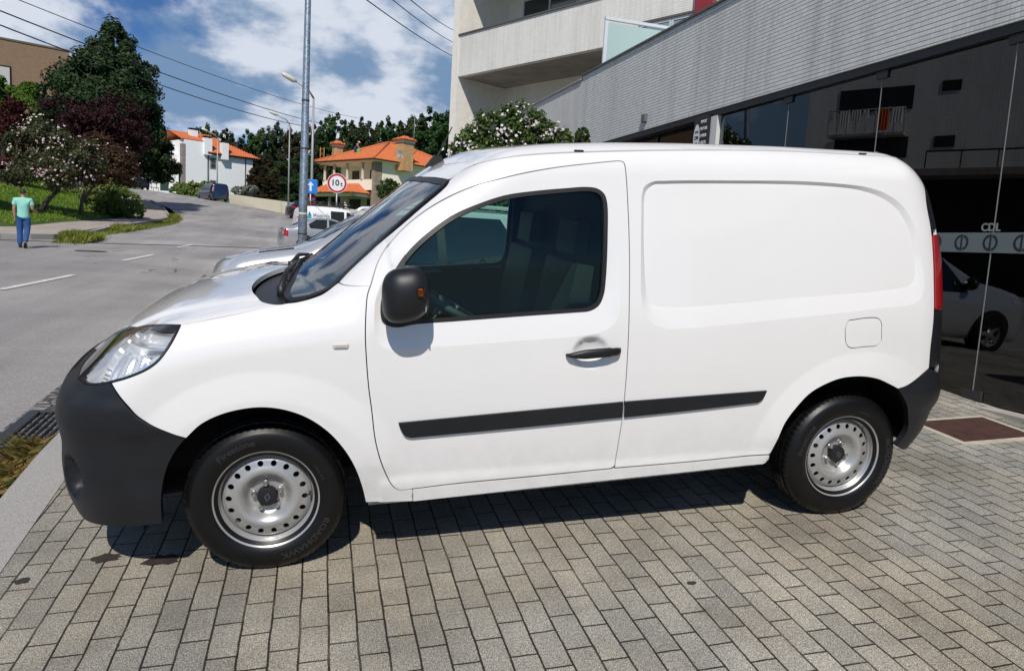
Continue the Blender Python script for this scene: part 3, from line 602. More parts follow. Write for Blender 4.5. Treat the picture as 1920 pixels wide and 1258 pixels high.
# ---------------------------------------------------------------- wheels (axis along y, outer face towards -y)
tyre_m = mat('tyre_rubber', (.004,.004,.0043), .40, var=.25, vscale=30, spec=.35)
steel = mat('wheel_steel', (.47,.465,.455), .34, metal=.55, var=.08, vscale=12)
lett = mat('tyre_lettering', (.019,.019,.020), .45)
def text_mesh(s, size, depth=.001, bold=False):
    cu = bpy.data.curves.new('lettering', 'FONT'); cu.body = s; cu.size = size; cu.extrude = depth; cu.align_x = 'CENTER'; cu.align_y = 'CENTER'; cu.resolution_u = 3
    if bold: cu.offset = size*.025
    o = bpy.data.objects.new('lettering', cu); col.objects.link(o); dg = bpy.context.evaluated_depsgraph_get(); dg.update()
    me = bpy.data.meshes.new_from_object(o.evaluated_get(dg)); bpy.data.objects.remove(o); bpy.data.curves.remove(cu); return me
def text_on(name, s, size, m, parent, loc, xdir, up, bold=False, depth=.001, sx=1.):
    """flat lettering: reads along xdir with up pointing up"""
    me = text_mesh(s, size, depth, bold); X = Vector(xdir).normalized(); Z = X.cross(Vector(up)).normalized(); Y = Z.cross(X)
    M = Matrix((X*sx, Y, Z)).transposed().to_4x4(); M.translation = Vector(loc); me.transform(M); me.materials.clear()
    return link(name, me, m, parent)
def make_wheel(parent, x, y, side, rot):
    w = bpy.data.objects.new('wheel', None); col.objects.link(w); w.parent = parent; w.location = (x, y, .308); w.rotation_euler = (0, rot, 0 if side < 0 else math.pi); w.empty_display_size = .1
    # tyre: rounded sidewalls, grooved tread with blocks
    prof = [(.186,-.070),(.196,-.078),(.205,-.083),(.214,-.090),(.228,-.0955),(.245,-.0975),(.262,-.0965),(.277,-.093),(.288,-.088),(.2885,-.0875),(.296,-.0835),(.304,-.077),(.3095,-.069)]
    n = 140; mb = MB(); rows = prof+[(.3125,-.062),(.3145,-.050),(.3145,-.048),(.307,-.047),(.307,-.040),(.3160,-.039),(.3165,-.016),(.308,-.015),(.308,-.007),(.317,-.006)]
    rows = rows+[(r_, -h) for r_, h in rows[::-1]]; m_ = len(rows)
    for k in range(n):
        th = 2*math.pi*k/n; g = (k % 2 == 0)
        for i, (r_, h) in enumerate(rows):
            ah = abs(h); d = 0.
            if .044 < ah < .086 and r_ > .29: d = .0055 if g else 0.
            elif ah <= .044 and r_ > .312: d = .003 if (k % 4 == 0) else 0.
            rr = r_-d; mb.v.append((rr*math.cos(th), h, rr*math.sin(th)))
    for k in range(n):
        for i in range(m_-1):
            mb.f.append((k*m_+i, ((k+1)%n)*m_+i, ((k+1)%n)*m_+i+1, k*m_+i+1))
    mb.mi = [0]*len(mb.f); mb.sm = [True]*len(mb.f)
    ty = mb.build('tyre', tyre_m, w, angle=38)
    # lettering on the sidewall
    for s_, a0, size, r0, m0 in (('ROADHAWK', R(-38), .034, .251, lett), ('Firestone', R(128), .034, .251, lett), ('195/65 R15', R(40), .013, .235, lett)):
        me = text_mesh(s_, size, .0015, True)
        for v in me.vertices:
            a = a0-v.co.x*1.25/r0; rr = r0+v.co.y
            v.co = Vector((rr*math.cos(a), -.0972+.9*max(0,abs(rr-.252)-.006)**1.5-v.co.z, rr*math.sin(a)))
        me.materials.clear(); link('lettering', me, m0, w)
    # rim: rolled flange and barrel, disc with eighteen holes
    mb = MB(); mb.lathe([(.184,-.060),(.195,-.074),(.2045,-.0845),(.2075,-.086),(.2075,-.083),(.203,-.080),(.196,-.0745),(.191,-.066),(.1895,-.060),(.1875,-.052),(.1800,-.047),(.178,-.040),(.176,-.010),(.172,.03)], 72, 'y')
    rim = mb.build('rim', steel, w, angle=50)
    circ = lambda r_, n_, c=(0,0), el=1.: np.array([(c[0]+r_*math.cos(2*math.pi*k/n_), c[1]+r_*math.sin(2*math.pi*k/n_)) for k in range(n_)])
    holes = []
    for k in range(18):
        a = 2*math.pi*(k+.5)/18; c = np.array([math.cos(a), math.sin(a)]); t = np.array([-c[1], c[0]])
        holes.append(np.array([.1475*c+(.0125*math.cos(b))*c+(.0115*math.sin(b))*t for b in [2*math.pi*j/14 for j in range(14)]]))
    v, F, _, _ = fill(circ(.1755, 96), holes, .0085)
    r_ = np.hypot(v[:,0], v[:,1])
    hh = table([0,.040,.062,.070,.076,.088,.102,.112,.122,.134,.162,.170,.176],[-.026,-.026,-.026,-.027,-.031,-.049,-.063,-.067,-.066,-.060,-.052,-.046,-.034], .006, 0, .2)(r_)
    me = bpy.data.meshes.new('wheel_disc'); tri = [tuple(f) for f in F]
    V3 = np.stack([v[:,0], hh, v[:,1]], -1); nb = len(V3); ed = {}
    for f in tri:
        for i in range(3): ed[(f[i], f[(i+1)%3])] = 1
    if np.cross(V3[tri[0][1]]-V3[tri[0][0]], V3[tri[0][2]]-V3[tri[0][0]])[1] > 0: tri = [f[::-1] for f in tri]; ed = {(b,a):1 for a,b in ed}
    bnd = [e for e in ed if (e[1], e[0]) not in ed]; bi = sorted({i for e in bnd for i in e}); mp = {i: nb+k for k, i in enumerate(bi)}
    V3 = np.vstack([V3, V3[bi]+np.array([0,.006,0])])
    me.from_pydata([tuple(p) for p in V3], [], tri+[(b,a,mp[a],mp[b]) for a,b in bnd]); o = link('wheel_disc', me, steel, w, smooth=True)
    shs = {tuple(sorted(e)) for e in bnd}; a = me.attributes.new('sharp_edge','BOOLEAN','EDGE'); a.data.foreach_set('value', [tuple(sorted(e.vertices)) in shs for e in me.edges])
    mb = MB(); mb.lathe([(.168,.0),(.05,.0)], 40, 'y'); mb.build('brake_disc', mat('brake_dark',(.02,.019,.018),.6,metal=.3), w)
    # hub cap with its diamond ring, five bolts, valve
    mb = MB(); mb.lathe([(.041,-.024),(.041,-.047),(.038,-.053),(.029,-.0555),(.0,-.056)], 32, 'y')
    hc = mb.build('hub_cap', blackpl, w, angle=40)
    mb = MB(); D1 = [(0,.020),(.0125,0),(0,-.020),(-.0125,0)]; D2 = [(0,.0125),(.0065,0),(0,-.0125),(-.0065,0)]
    for k in range(4):
        j = (k+1) % 4; mb.add([(D1[k][0],-.0570,D1[k][1]),(D1[j][0],-.0570,D1[j][1]),(D2[j][0],-.0570,D2[j][1]),(D2[k][0],-.0570,D2[k][1])], [(0,1,2,3)])
    mb.build('emblem', mat('emblem_grey',(.07,.072,.075),.35), w)
    for k in range(5):
        a = math.pi/2+2*math.pi*k/5+.3; c = (.0545*math.cos(a), 0, .0545*math.sin(a)); mb = MB()
        mb.lathe([(.0115,-.020),(.0115,-.034),(.0095,-.036),(.0095,-.049),(.0080,-.051),(.0055,-.0505),(.005,-.046),(.0,-.046)], 12, 'y', c); mb.build('wheel_bolt', mat('bolt_steel',(.42,.40,.37),.4,metal=.8,var=.3,vscale=60), w, angle=40)
    mb = MB(); mb.tube([(.165,-.052,.045),(.160,-.075,.042)], .0045, 8); mb.build('valve', rubber, w)
    return w
wheels = [make_wheel(van, 0, -.7605, -1, R(12)), make_wheel(van, 2.697, -.7665, -1, R(-28))]
for wsrc, x in ((wheels[0], 0.), (wheels[1], 2.697)):
    c = dup(wsrc, (x, .762, .308), parent=van); c.rotation_euler = (0, R(20), math.pi)
# ---------------------------------------------------------------- ground
def PIX(px, py, D):
    """world point at forward distance D along a line of sight of the survey photograph"""
    d = CR*((px-960)/1385.2)+CU*((629-py)/1385.2)+CF; return CAM+d*D
def zroad(y): y0 = np.clip(y, 0, 95); return -.15+.019*np.clip(y,-60,95)+.000457*y0**2+.05*np.clip(np.asarray(y)-95,0,999)
def zfore(x, y):
    g = np.where(y < 1, y, 1+.25*(y-1)); return .0549*x+.0740*np.clip(g,-20,99)
FORE_X = lambda y: -1.08-.016*y                       # kerb line of the forecourt
def pts_mesh(name, v2, F, zf, m, dz=0.):
    v = np.asarray(v2); z = zf(v[:,0], v[:,1])+dz; me = bpy.data.meshes.new(name)
    A = v[F]; ar = (A[:,1,0]-A[:,0,0])*(A[:,2,1]-A[:,0,1])-(A[:,2,0]-A[:,0,0])*(A[:,1,1]-A[:,0,1]); F = np.where(ar[:,None] < 0, F[:,::-1], F)
    me.from_pydata([(a[0],a[1],b) for a, b in zip(v, z)], [], [tuple(map(int,f)) for f in F]); return link(name, me, m, smooth=True)
def sheet(name, outline, zf, m, grid, step=None):
    P = poly([[tuple(outline[i]), tuple(outline[(i+1)%len(outline)])] for i in range(len(outline))], step or grid)
    v, F, _, _ = fill(P, (), grid); return pts_mesh(name, v, F, zf, m)
def node_mat(name):
    m = bpy.data.materials.new(name); m.use_nodes = True; MATS[name] = m; return m, m.node_tree.nodes, m.node_tree.links, m.node_tree.nodes['Principled BSDF']
def nz(N, L, vec, scale, detail=5, rough=.6, lo=.3, hi=.7, a=0., b=1., dist=0.):
    n = N.new('ShaderNodeTexNoise'); n.inputs['Scale'].default_value = scale; n.inputs['Detail'].default_value = detail; n.inputs['Roughness'].default_value = rough; n.inputs['Distortion'].default_value = dist
    L.new(vec, n.inputs['Vector']); r = N.new('ShaderNodeMapRange'); r.inputs[1].default_value = lo; r.inputs[2].default_value = hi; r.inputs[3].default_value = a; r.inputs[4].default_value = b; L.new(n.outputs['Fac'], r.inputs[0]); return r.outputs[0]
def mixc(N, L, fac, A, B, mode='MIX'):
    x = N.new('ShaderNodeMix'); x.data_type = 'RGBA'; x.blend_type = mode
    for k, s in (('Factor',fac),('A',A),('B',B)):
        if isinstance(s, (int,float)): x.inputs[k].default_value = s
        elif isinstance(s, tuple): x.inputs[k].default_value = (*s, 1)
        else: L.new(s, x.inputs[k])
    return x.outputs['Result']
def mth(N, L, op, a, b=None):
    x = N.new('ShaderNodeMath'); x.operation = op
    for i, s in enumerate((a, b)):
        if s is None: continue
        if isinstance(s, (int,float)): x.inputs[i].default_value = s
        else: L.new(s, x.inputs[i])
    return x.outputs[0]
def bumpn(N, L, h, strength, dist, b, prev=None):
    x = N.new('ShaderNodeBump'); x.inputs['Strength'].default_value = strength; x.inputs['Distance'].default_value = dist; L.new(h, x.inputs['Height'])
    if prev is not None: L.new(prev, x.inputs['Normal'])
    L.new(x.outputs[0], b.inputs['Normal']); return x.outputs[0]
def paver_mat():
    m, N, L, b = node_mat('stone_setts'); tc = N.new('ShaderNodeTexCoord'); o = tc.outputs['Object']
    wob = N.new('ShaderNodeTexNoise'); wob.inputs['Scale'].default_value = 5; wob.inputs['Detail'].default_value = 2; L.new(o, wob.inputs['Vector'])
    wv = N.new('ShaderNodeVectorMath'); wv.operation = 'MULTIPLY_ADD'; L.new(wob.outputs['Color'], wv.inputs[0]); wv.inputs[1].default_value = (.010,.010,0); L.new(o, wv.inputs[2])
    w2 = N.new('ShaderNodeTexNoise'); w2.inputs['Scale'].default_value = 70; w2.inputs['Detail'].default_value = 3; L.new(o, w2.inputs['Vector'])
    wv2 = N.new('ShaderNodeVectorMath'); wv2.operation = 'MULTIPLY_ADD'; L.new(w2.outputs['Color'], wv2.inputs[0]); wv2.inputs[1].default_value = (.0035,.0035,0); L.new(wv.outputs[0], wv2.inputs[2])
    sp = N.new('ShaderNodeSeparateXYZ'); L.new(wv2.outputs[0], sp.inputs[0]); cb = N.new('ShaderNodeCombineXYZ'); L.new(sp.outputs['Y'], cb.inputs['X'])
    L.new(mth(N,L,'ADD',sp.outputs['X'],.063), cb.inputs['Y'])
    br = N.new('ShaderNodeTexBrick'); br.inputs['Scale'].default_value = 1; br.inputs['Brick Width'].default_value = .2; br.inputs['Row Height'].default_value = .1; br.inputs['Mortar Size'].default_value = .0042; br.inputs['Mortar Smooth'].default_value = .35; br.inputs['Bias'].default_value = 0
    br.offset = .42; br.offset_frequency = 2; br.inputs['Color1'].default_value = (.365,.353,.318,1); br.inputs['Color2'].default_value = (.290,.284,.262,1); br.inputs['Mortar'].default_value = (.040,.036,.030,1)
    L.new(cb.outputs[0], br.inputs['Vector'])
    sand = nz(N,L,o,3.0,3,.6,.52,.66,0,.55); mort = mixc(N,L,sand,(.030,.027,.022),(.20,.18,.14)); L.new(mort, br.inputs['Mortar'])
    c = br.outputs['Color']
    notm = mth(N,L,'SUBTRACT',1.,br.outputs['Fac'])
    chips = nz(N,L,o,270,2,.75,.37,.63,.12,1.88); fine = nz(N,L,o,80,4,.8,.32,.68,.58,1.38); big = nz(N,L,o,1.3,5,.65,.36,.66,.70,1.18); tint = nz(N,L,o,.55,3,.6,.4,.62,0,1)
    k = mth(N,L,'MULTIPLY',mth(N,L,'MULTIPLY',chips,fine),big)
    ck = N.new('ShaderNodeVectorMath'); ck.operation = 'SCALE'; L.new(c, ck.inputs[0]); L.new(k, ck.inputs['Scale'])
    col_ = mixc(N,L,tint,ck.outputs[0],mixc(N,L,1.,ck.outputs[0],(1.06,.97,.84),'MULTIPLY'))
    st = nz(N,L,o,2.3,5,.65,.60,.72,0,.45); col_ = mixc(N,L,st,col_,mixc(N,L,1.,col_,(.55,.54,.52),'MULTIPLY'))
    L.new(col_, b.inputs['Base Color']); b.inputs['Roughness'].default_value = .78; b.inputs['Specular IOR Level'].default_value = .3
    n1 = bumpn(N,L,notm,1.,.009,b); g = nz(N,L,o,170,4,.75,.3,.7,0,1); bumpn(N,L,g,.55,.004,b,n1); return m
def asphalt_mat():
    m, N, L, b = node_mat('asphalt'); tc = N.new('ShaderNodeTexCoord'); o = tc.outputs['Object']
    g = nz(N,L,o,150,3,.8,.33,.67,.50,1.50); g2 = nz(N,L,o,34,4,.7,.3,.7,.82,1.18); big = nz(N,L,o,.35,5,.6,.3,.7,.86,1.14); k = mth(N,L,'MULTIPLY',mth(N,L,'MULTIPLY',g,g2),big)
    sp = N.new('ShaderNodeSeparateXYZ'); L.new(o, sp.inputs[0])
    pat = nz(N,L,o,.16,3,.5,.44,.56,0,1); mpt = N.new('ShaderNodeMapping'); mpt.inputs['Scale'].default_value = (1.1,.05,1); L.new(o, mpt.inputs[0]); trk = nz(N,L,mpt.outputs[0],1.0,4,.6,.40,.64,.90,1.07); k = mth(N,L,'MULTIPLY',k,trk); base = mixc(N,L,pat,(.345,.325,.315),(.285,.272,.268))
    ck = N.new('ShaderNodeVectorMath'); ck.operation = 'SCALE'; L.new(base, ck.inputs[0]); L.new(k, ck.inputs['Scale'])
    mp = N.new('ShaderNodeMapping'); mp.inputs['Scale'].default_value = (.9,.28,1); L.new(o, mp.inputs[0])
    vo = N.new('ShaderNodeTexVoronoi'); vo.feature = 'DISTANCE_TO_EDGE'; vo.inputs['Scale'].default_value = .32; wob = N.new('ShaderNodeTexNoise'); wob.inputs['Scale'].default_value = 1.6; wob.inputs['Detail'].default_value = 6; L.new(o, wob.inputs['Vector'])
    wv = N.new('ShaderNodeVectorMath'); wv.operation = 'MULTIPLY_ADD'; L.new(wob.outputs['Color'], wv.inputs[0]); wv.inputs[1].default_value = (1.1,1.1,0); L.new(mp.outputs[0], wv.inputs[2]); L.new(wv.outputs[0], vo.inputs['Vector'])
    cr = N.new('ShaderNodeMapRange'); cr.inputs[1].default_value = .003; cr.inputs[2].default_value = .010; cr.inputs[3].default_value = 1; cr.inputs[4].default_value = 0; L.new(vo.outputs['Distance'], cr.inputs[0])
    gate = nz(N,L,o,.5,3,.5,.52,.60,0,.75); cf = mth(N,L,'MULTIPLY',cr.outputs[0],gate)
    L.new(mixc(N,L,cf,ck.outputs[0],(.022,.021,.02)), b.inputs['Base Color']); b.inputs['Roughness'].default_value = .85; b.inputs['Specular IOR Level'].default_value = .25
    bumpn(N,L,nz(N,L,o,120,4,.8,.3,.7,0,1),.6,.008,b); return m
def grass_mat(name, c1, c2, sc1=18):
    m, N, L, b = node_mat(name); tc = N.new('ShaderNodeTexCoord'); o = tc.outputs['Object']
    L.new(mixc(N,L,nz(N,L,o,sc1,6,.7,.35,.65),c1,c2), b.inputs['Base Color']); b.inputs['Roughness'].default_value = .8; bumpn(N,L,nz(N,L,o,60,4,.8),.9,.05,b); return m
stone = mat('granite', (.34,.325,.31), .8, var=.55, vscale=190, bump=.4, bscale=120, coords='Object')
concrete = mat('concrete', (.30,.275,.25), .85, var=.22, vscale=2.2, bump=.3, bscale=40)
# the forecourt: one sheet of setts in the van's frame, dipping level beyond it
VI = WR.transposed()
def fore_z(x, y): return zfore(x, y)
gx = np.unique(np.concatenate([np.linspace(-1.08, 5.6, 40)])); gy = np.unique(np.concatenate([np.linspace(-9, 1, 31), np.linspace(1, 14, 40)]))
X, Y = np.meshgrid(gx, gy); Z = zfore(X, Y); vs = np.stack([X.ravel()-.012*Y.ravel()*(X.ravel() < -1), Y.ravel(), Z.ravel()], -1)
vl = vs@np.array(WR)                                   # world -> van frame (WR is orthonormal)
nxg = len(gx); fs = [(i*nxg+j, i*nxg+j+1, (i+1)*nxg+j+1, (i+1)*nxg+j) for i in range(len(gy)-1) for j in range(nxg-1)]
me = bpy.data.meshes.new('forecourt'); me.from_pydata([tuple(p) for p in vl], [], fs); fo_ = link('forecourt', me, paver_mat(), smooth=True); fo_.matrix_world = VAN; setting(fo_)
# kerb of granite blocks
mb = MB(); y = -7.; rnd = random.Random(3)
while y < 16:
    Ln = .98; q0, q1 = y+.003, y+Ln-.003; xa = lambda t: -1.08-.012*t
    vsx = []
    for t in (q0, q1):
        zt = float(zfore(xa(t)+.02, t)); vsx += [(xa(t)-.24, t, zt-.30), (xa(t)-.24, t, zt-.018), (xa(t)-.225, t, zt-.003), (xa(t)+.002, t, zt+.003), (xa(t)+.002, t, zt-.30)]
    mb.add(vsx, [(0,1,2,3,4)[::1], (9,8,7,6,5), (0,5,6,1), (1,6,7,2), (2,7,8,3), (3,8,9,4)]); y += Ln
kb = mb.build('kerb', stone, angle=None); bm = bmesh.new(); bm.from_mesh(kb.data); bmesh.ops.recalc_face_normals(bm, faces=bm.faces); bm.to_mesh(kb.data); bm.free()
tag(kb, 'pale granite kerb of long blocks edging the paved forecourt beside the road', 'kerb')
# gutter of rough cobbles, road sheet
def zgut(x, y): return np.minimum(zfore(-1.1, y)-.10, zfore(-1.1, y)*.5+.5*zroad(y)-.06)
def zstreet(x, y):
    a = np.clip((-1.3-x)/1.6, 0, 1); near = zgut(x, y)-.01; base = zroad(y)
    w = np.clip((y-14)/6, 0, 1); a = np.maximum(a, w); return near*(1-a)+base*a-.02*np.clip((-x-4.3)/3.2,0,1)
mg, N, L, b = node_mat('gutter_cobbles'); tc = N.new('ShaderNodeTexCoord'); o = tc.outputs['Object']
vo = N.new('ShaderNodeTexVoronoi'); vo.feature = 'DISTANCE_TO_EDGE'; vo.inputs['Scale'].default_value = 11; vo.inputs['Randomness'].default_value = .8; mp = N.new('ShaderNodeMapping'); mp.inputs['Scale'].default_value = (.75,1.25,1); L.new(o, mp.inputs[0]); L.new(mp.outputs[0], vo.inputs['Vector'])
e = N.new('ShaderNodeMapRange'); e.inputs[1].default_value = .02; e.inputs[2].default_value = .10; L.new(vo.outputs['Distance'], e.inputs[0]); k = nz(N,L,o,60,5,.7,.3,.7,.6,1.35)
cs = N.new('ShaderNodeVectorMath'); cs.operation = 'SCALE'; cs.inputs[0].default_value = (.27,.26,.25); L.new(k, cs.inputs['Scale']); L.new(mixc(N,L,e.outputs[0],(.06,.052,.043),cs.outputs[0]), b.inputs['Base Color']); b.inputs['Roughness'].default_value = .85
bumpn(N,L,e.outputs[0],1.,.03,b)
G = [(-1.31,-8),(-1.31,9)]
v_, F_, _, _ = fill(poly([[(-1.312+.0,-8),(-1.47,16)],[(-1.47,16),(-1.92,16)],[(-1.92,16),(-1.72,-8)],[(-1.72,-8),(-1.312,-8)]], .12), (), .12)
setting(pts_mesh('gutter', v_, F_, zgut, mg))
RD = [(-1.70,-60),(-1.70,-8),(-1.88,15.9),(2.2,16),(13,17),(14,50),(4.2,57),(1.2,67.5),(-4.6,79),(-9.5,88),(-17,97),(-30,108),(-60,118),(-70,110),(-40,98),(-20,90),(-12.5,77),(-9.2,65),(-7.6,57),(-6.5,51),(-6.6,45),(-7.35,37),(-7.45,28),(-9,25.7),(-40,25.6),(-40,9),(-8.2,9),(-8.0,-60)]
setting(sheet('road', RD, zstreet, asphalt_mat(), 1.2, .8))
# far land: one sheet to the horizon under everything
def zland(x, y):
    x = np.asarray(x, float); y = np.asarray(y, float); r = zroad(y)-.5
    edge = np.interp(y, [0,25,31,37,45,51,57,65,77,90,110], [-9.6,-9.6,-9.3,-9.2,-8.4,-8.3,-9.6,-11.2,-14.5,-22,-45])
    lawn = np.clip((edge-x)/1.0,0,1)*.72+.19*np.clip(edge-1-x, 0, 22); return r+lawn*np.clip((y-28)/3,0,1)+.10*np.clip(x-14,0,60)*np.clip((y-40)/40,0,1)
xs = np.unique(np.concatenate([np.linspace(-900,-60,18), np.linspace(-60,-6,55), np.linspace(-6,40,14), np.linspace(40,900,18)])); ys = np.unique(np.concatenate([np.linspace(-600,-30,12), np.linspace(-30,110,95), np.linspace(110,1500,26)]))
X, Y = np.meshgrid(xs, ys); Z = zland(X, Y); vs = np.stack([X.ravel(), Y.ravel(), Z.ravel()], -1); n_ = len(xs)
under = ((X > -1.5) & (X < 14) & (Y < 30)).ravel(); vs[under,2] -= .6
me = bpy.data.meshes.new('land'); me.from_pydata([tuple(p) for p in vs], [], [(i*n_+j, i*n_+j+1, (i+1)*n_+j+1, (i+1)*n_+j) for i in range(len(ys)-1) for j in range(n_-1)])
setting(link('land', me, grass_mat('land_grass', (.06,.12,.012), (.12,.19,.025), 3.0), smooth=True))
# pavement across the road with its kerb, and the strip of asphalt-side verge
def zpav(x, y): return zroad(y)+.16
PV = [(-40,26.2),(-9.2,26.2),(-8.0,27.6),(-7.9,37),(-7.5,43.0),(-7.35,50),(-8.3,56),(-9.9,64.5),(-13.2,76.5),(-21,90),(-24,91),(-15.6,77.5),(-12.0,65),(-10.3,57),(-9.3,50.5),(-9.2,44),(-10.2,37),(-10.4,31.5),(-13,30.2),(-40,30.2)]
setting(sheet('pavement', PV, zpav, mat('pavement_slabs', (.36,.31,.27), .85, var=.22, vscale=1.4, bump=.2, bscale=30), 1.0, .6))
mb = MB(); kl = crom([(-40,26.05),(-20,26.05),(-9.1,26.05),(-7.9,27.4),(-7.75,37),(-7.36,43.0),(-7.2,50),(-8.15,56.1),(-9.75,64.6),(-13.0,76.6),(-20.8,90.1)], .9)
for i in range(len(kl)-1):
    a, b_ = kl[i], kl[i+1]; t = (b_-a)/np.linalg.norm(b_-a); n2 = np.array([-t[1], t[0]])*.15; b_ = b_-t*.012
    za, zb_ = float(zpav(0,a[1]))+.012, float(zpav(0,b_[1]))+.012
    c4 = [a, b_, b_+n2, a+n2]; zz = [za, zb_, zb_, za]
    mb.add([(p[0],p[1],z-.4) for p, z in zip(c4,zz)]+[(p[0],p[1],z) for p, z in zip(c4,zz)], [(4,5,6,7),(0,1,5,4),(1,2,6,5),(2,3,7,6),(3,0,4,7)])
tag(mb.build('kerb', stone), 'weathered stone kerb curving round the far pavement beside the lawn', 'kerb')
# lane markings
white_m = mat('road_paint', (.62,.61,.58), .7, var=.30, vscale=9, bump=.1)
for k, (a, b_) in enumerate((((-4.62,10.75),(-4.28,13.98)), ((-4.2,18.6),(-3.87,21.5)), ((-3.72,25.7),(-3.42,27.8)))):
    a, b_ = np.array(a), np.array(b_); n2 = np.array([b_[1]-a[1], a[0]-b_[0]]); n2 = n2/np.linalg.norm(n2)*.075
    mb = MB(); m_ = 6; L0 = [a+(b_-a)*t for t in np.linspace(0,1,m_)]
    for p, q in zip(L0[:-1], L0[1:]): mb.quad(*[(r[0],r[1],float(zstreet(np.array(r[0]),np.array(r[1])))+.012) for r in (p-n2,p+n2,q+n2,q-n2)])
    o = mb.build('lane_marking', white_m); tag(o, ['long white road dash nearest the forecourt, left of the white van', 'middle white road dash, between the nearest and the farthest one', 'short white road dash farthest up the street'][k], 'road marking', 'white dashes down the middle of the road')
# long repair seam across the road, round cover
mb = MB(); p0, p1 = (-9.5,25.2), (6.,29.8)
for t0, t1 in zip(np.linspace(0,1,40)[:-1], np.linspace(0,1,40)[1:]):
    f_ = lambda t: np.array([p0[0]+(p1[0]-p0[0])*t, p0[1]+(p1[1]-p0[1])*t+.10*math.sin(t*17)])
    a, b_ = f_(t0), f_(t1); w = .11; mb.quad(*[(r[0],r[1]+d,float(zstreet(np.array(r[0]),np.array(r[1]+d)))+.012) for r, d in ((a,-w),(b_,-w),(b_,w),(a,w))])
setting(mb.build('road_seam', mat('tar_seam', (.045,.043,.042), .7, var=.3, vscale=3)))
mb = MB(); c = (-5.7,22.0); zc = float(zstreet(np.array(c[0]),np.array(c[1]))); mb.lathe([(.0,zc+.016),(.30,zc+.016),(.31,zc+.010),(.34,zc+.018),(.44,zc+.016),(.44,zc-.05)][::-1], 28, 'z', (c[0],c[1],0))
tag(mb.build('manhole_cover', mat('cast_iron', (.05,.048,.046), .6, metal=.3, var=.3, vscale=30)), 'round iron manhole cover in the asphalt up the street', 'manhole cover')
# gutter drain: frame, bars over a pit
th = thing('drain_grate', 'black iron drain grate in the gutter behind the front bumper', 'drain', (-1.52,1.75,float(zgut(np.array(0.),np.array(1.75)))+.012)); th.rotation_euler = (math.atan2(float(zgut(0,np.array(2.2))-zgut(0,np.array(1.3))),.9), 0, .016)
iron = mat('drain_iron', (.035,.037,.042), .45, metal=.4, var=.25, vscale=25)
mb = MB(); W_, H_ = .24, .46
for a in (((-W_,-H_,-.03),(-W_+.075,H_,.012)),((W_-.04,-H_,-.03),(W_,H_,.012)),((-W_+.075,-H_,-.03),(W_-.04,-H_+.04,.012)),((-W_+.075,H_-.04,-.03),(W_-.04,H_,.012))): mb.box(*a, bev=.004)
mb.build('frame', iron, th)
mb = MB(); mb.box((-W_+.07,-H_+.03,-.028),(W_-.03,H_-.03,-.022)); mb.build('pit', mat('pit_dark',(.002,.002,.002),.9), th)
for k in range(5): mb = MB(); x = -W_+.115+k*.044; mb.box((x-.006,-H_+.03,-.02),(x+.006,H_-.03,.008)); mb.build('bar', iron, th)
# sunken cover plate by the shop, set in a cement border
th = thing('cover_plate', 'rusty brown square access cover set in a cement border by the shop glass', 'access cover', (4.555,-.085,float(zfore(4.555,-.085)))); th.rotation_euler = (R(4.2), R(-3.14), R(-2.6))
mb = MB(); A, B = .285, .205; mb.box((-A-.05,-B-.05,-.05),(A+.05,B+.05,.004)); mb.build('cement_border', mat('cement_pale', (.44,.40,.32), .9, var=.25, vscale=12, bump=.3), th)
rust = mat('rust_plate', (.060,.026,.020), .75, var=.35, vscale=9, bump=.35, bscale=130)
mb = MB(); mb.box((-A,-B,-.05),(A,B,.009)); mb.build('plate', rust, th)
mb = MB(); mb.box((-A+.03,-B+.09,.005),(-A+.20,-B+.17,.012)); mb.build('lifting_flap', rust, th)
# stains and litter on the setts
dk = mat('oil_stain', (.035,.028,.022), .55, var=.3, vscale=40)
for k, (px, py, r_) in enumerate(((197,1047,.045),(302,1051,.055),(40,1090,.025),(1296,1094,.016))):
    d = CR*((px-960)/1385.2)+CU*((629-py)/1385.2)+CF; t = 3.
    for _ in range(40): p = CAM+d*t; t += (p.z-float(zfore(p.x,p.y)))*1.0
    mb = MB(); n = 22; rr = [r_*(.75+.5*random.Random(k*50+i).random()) for i in range(n)]
    ring = [(p.x+rr[i]*1.25*math.cos(2*math.pi*i/n), p.y+rr[i]*.8*math.sin(2*math.pi*i/n)) for i in range(n)]
    mb.add([(a,b_,float(zfore(a,b_))+.004) for a, b_ in ring], [tuple(range(n))]); setting(mb.build('oil_stain', dk))
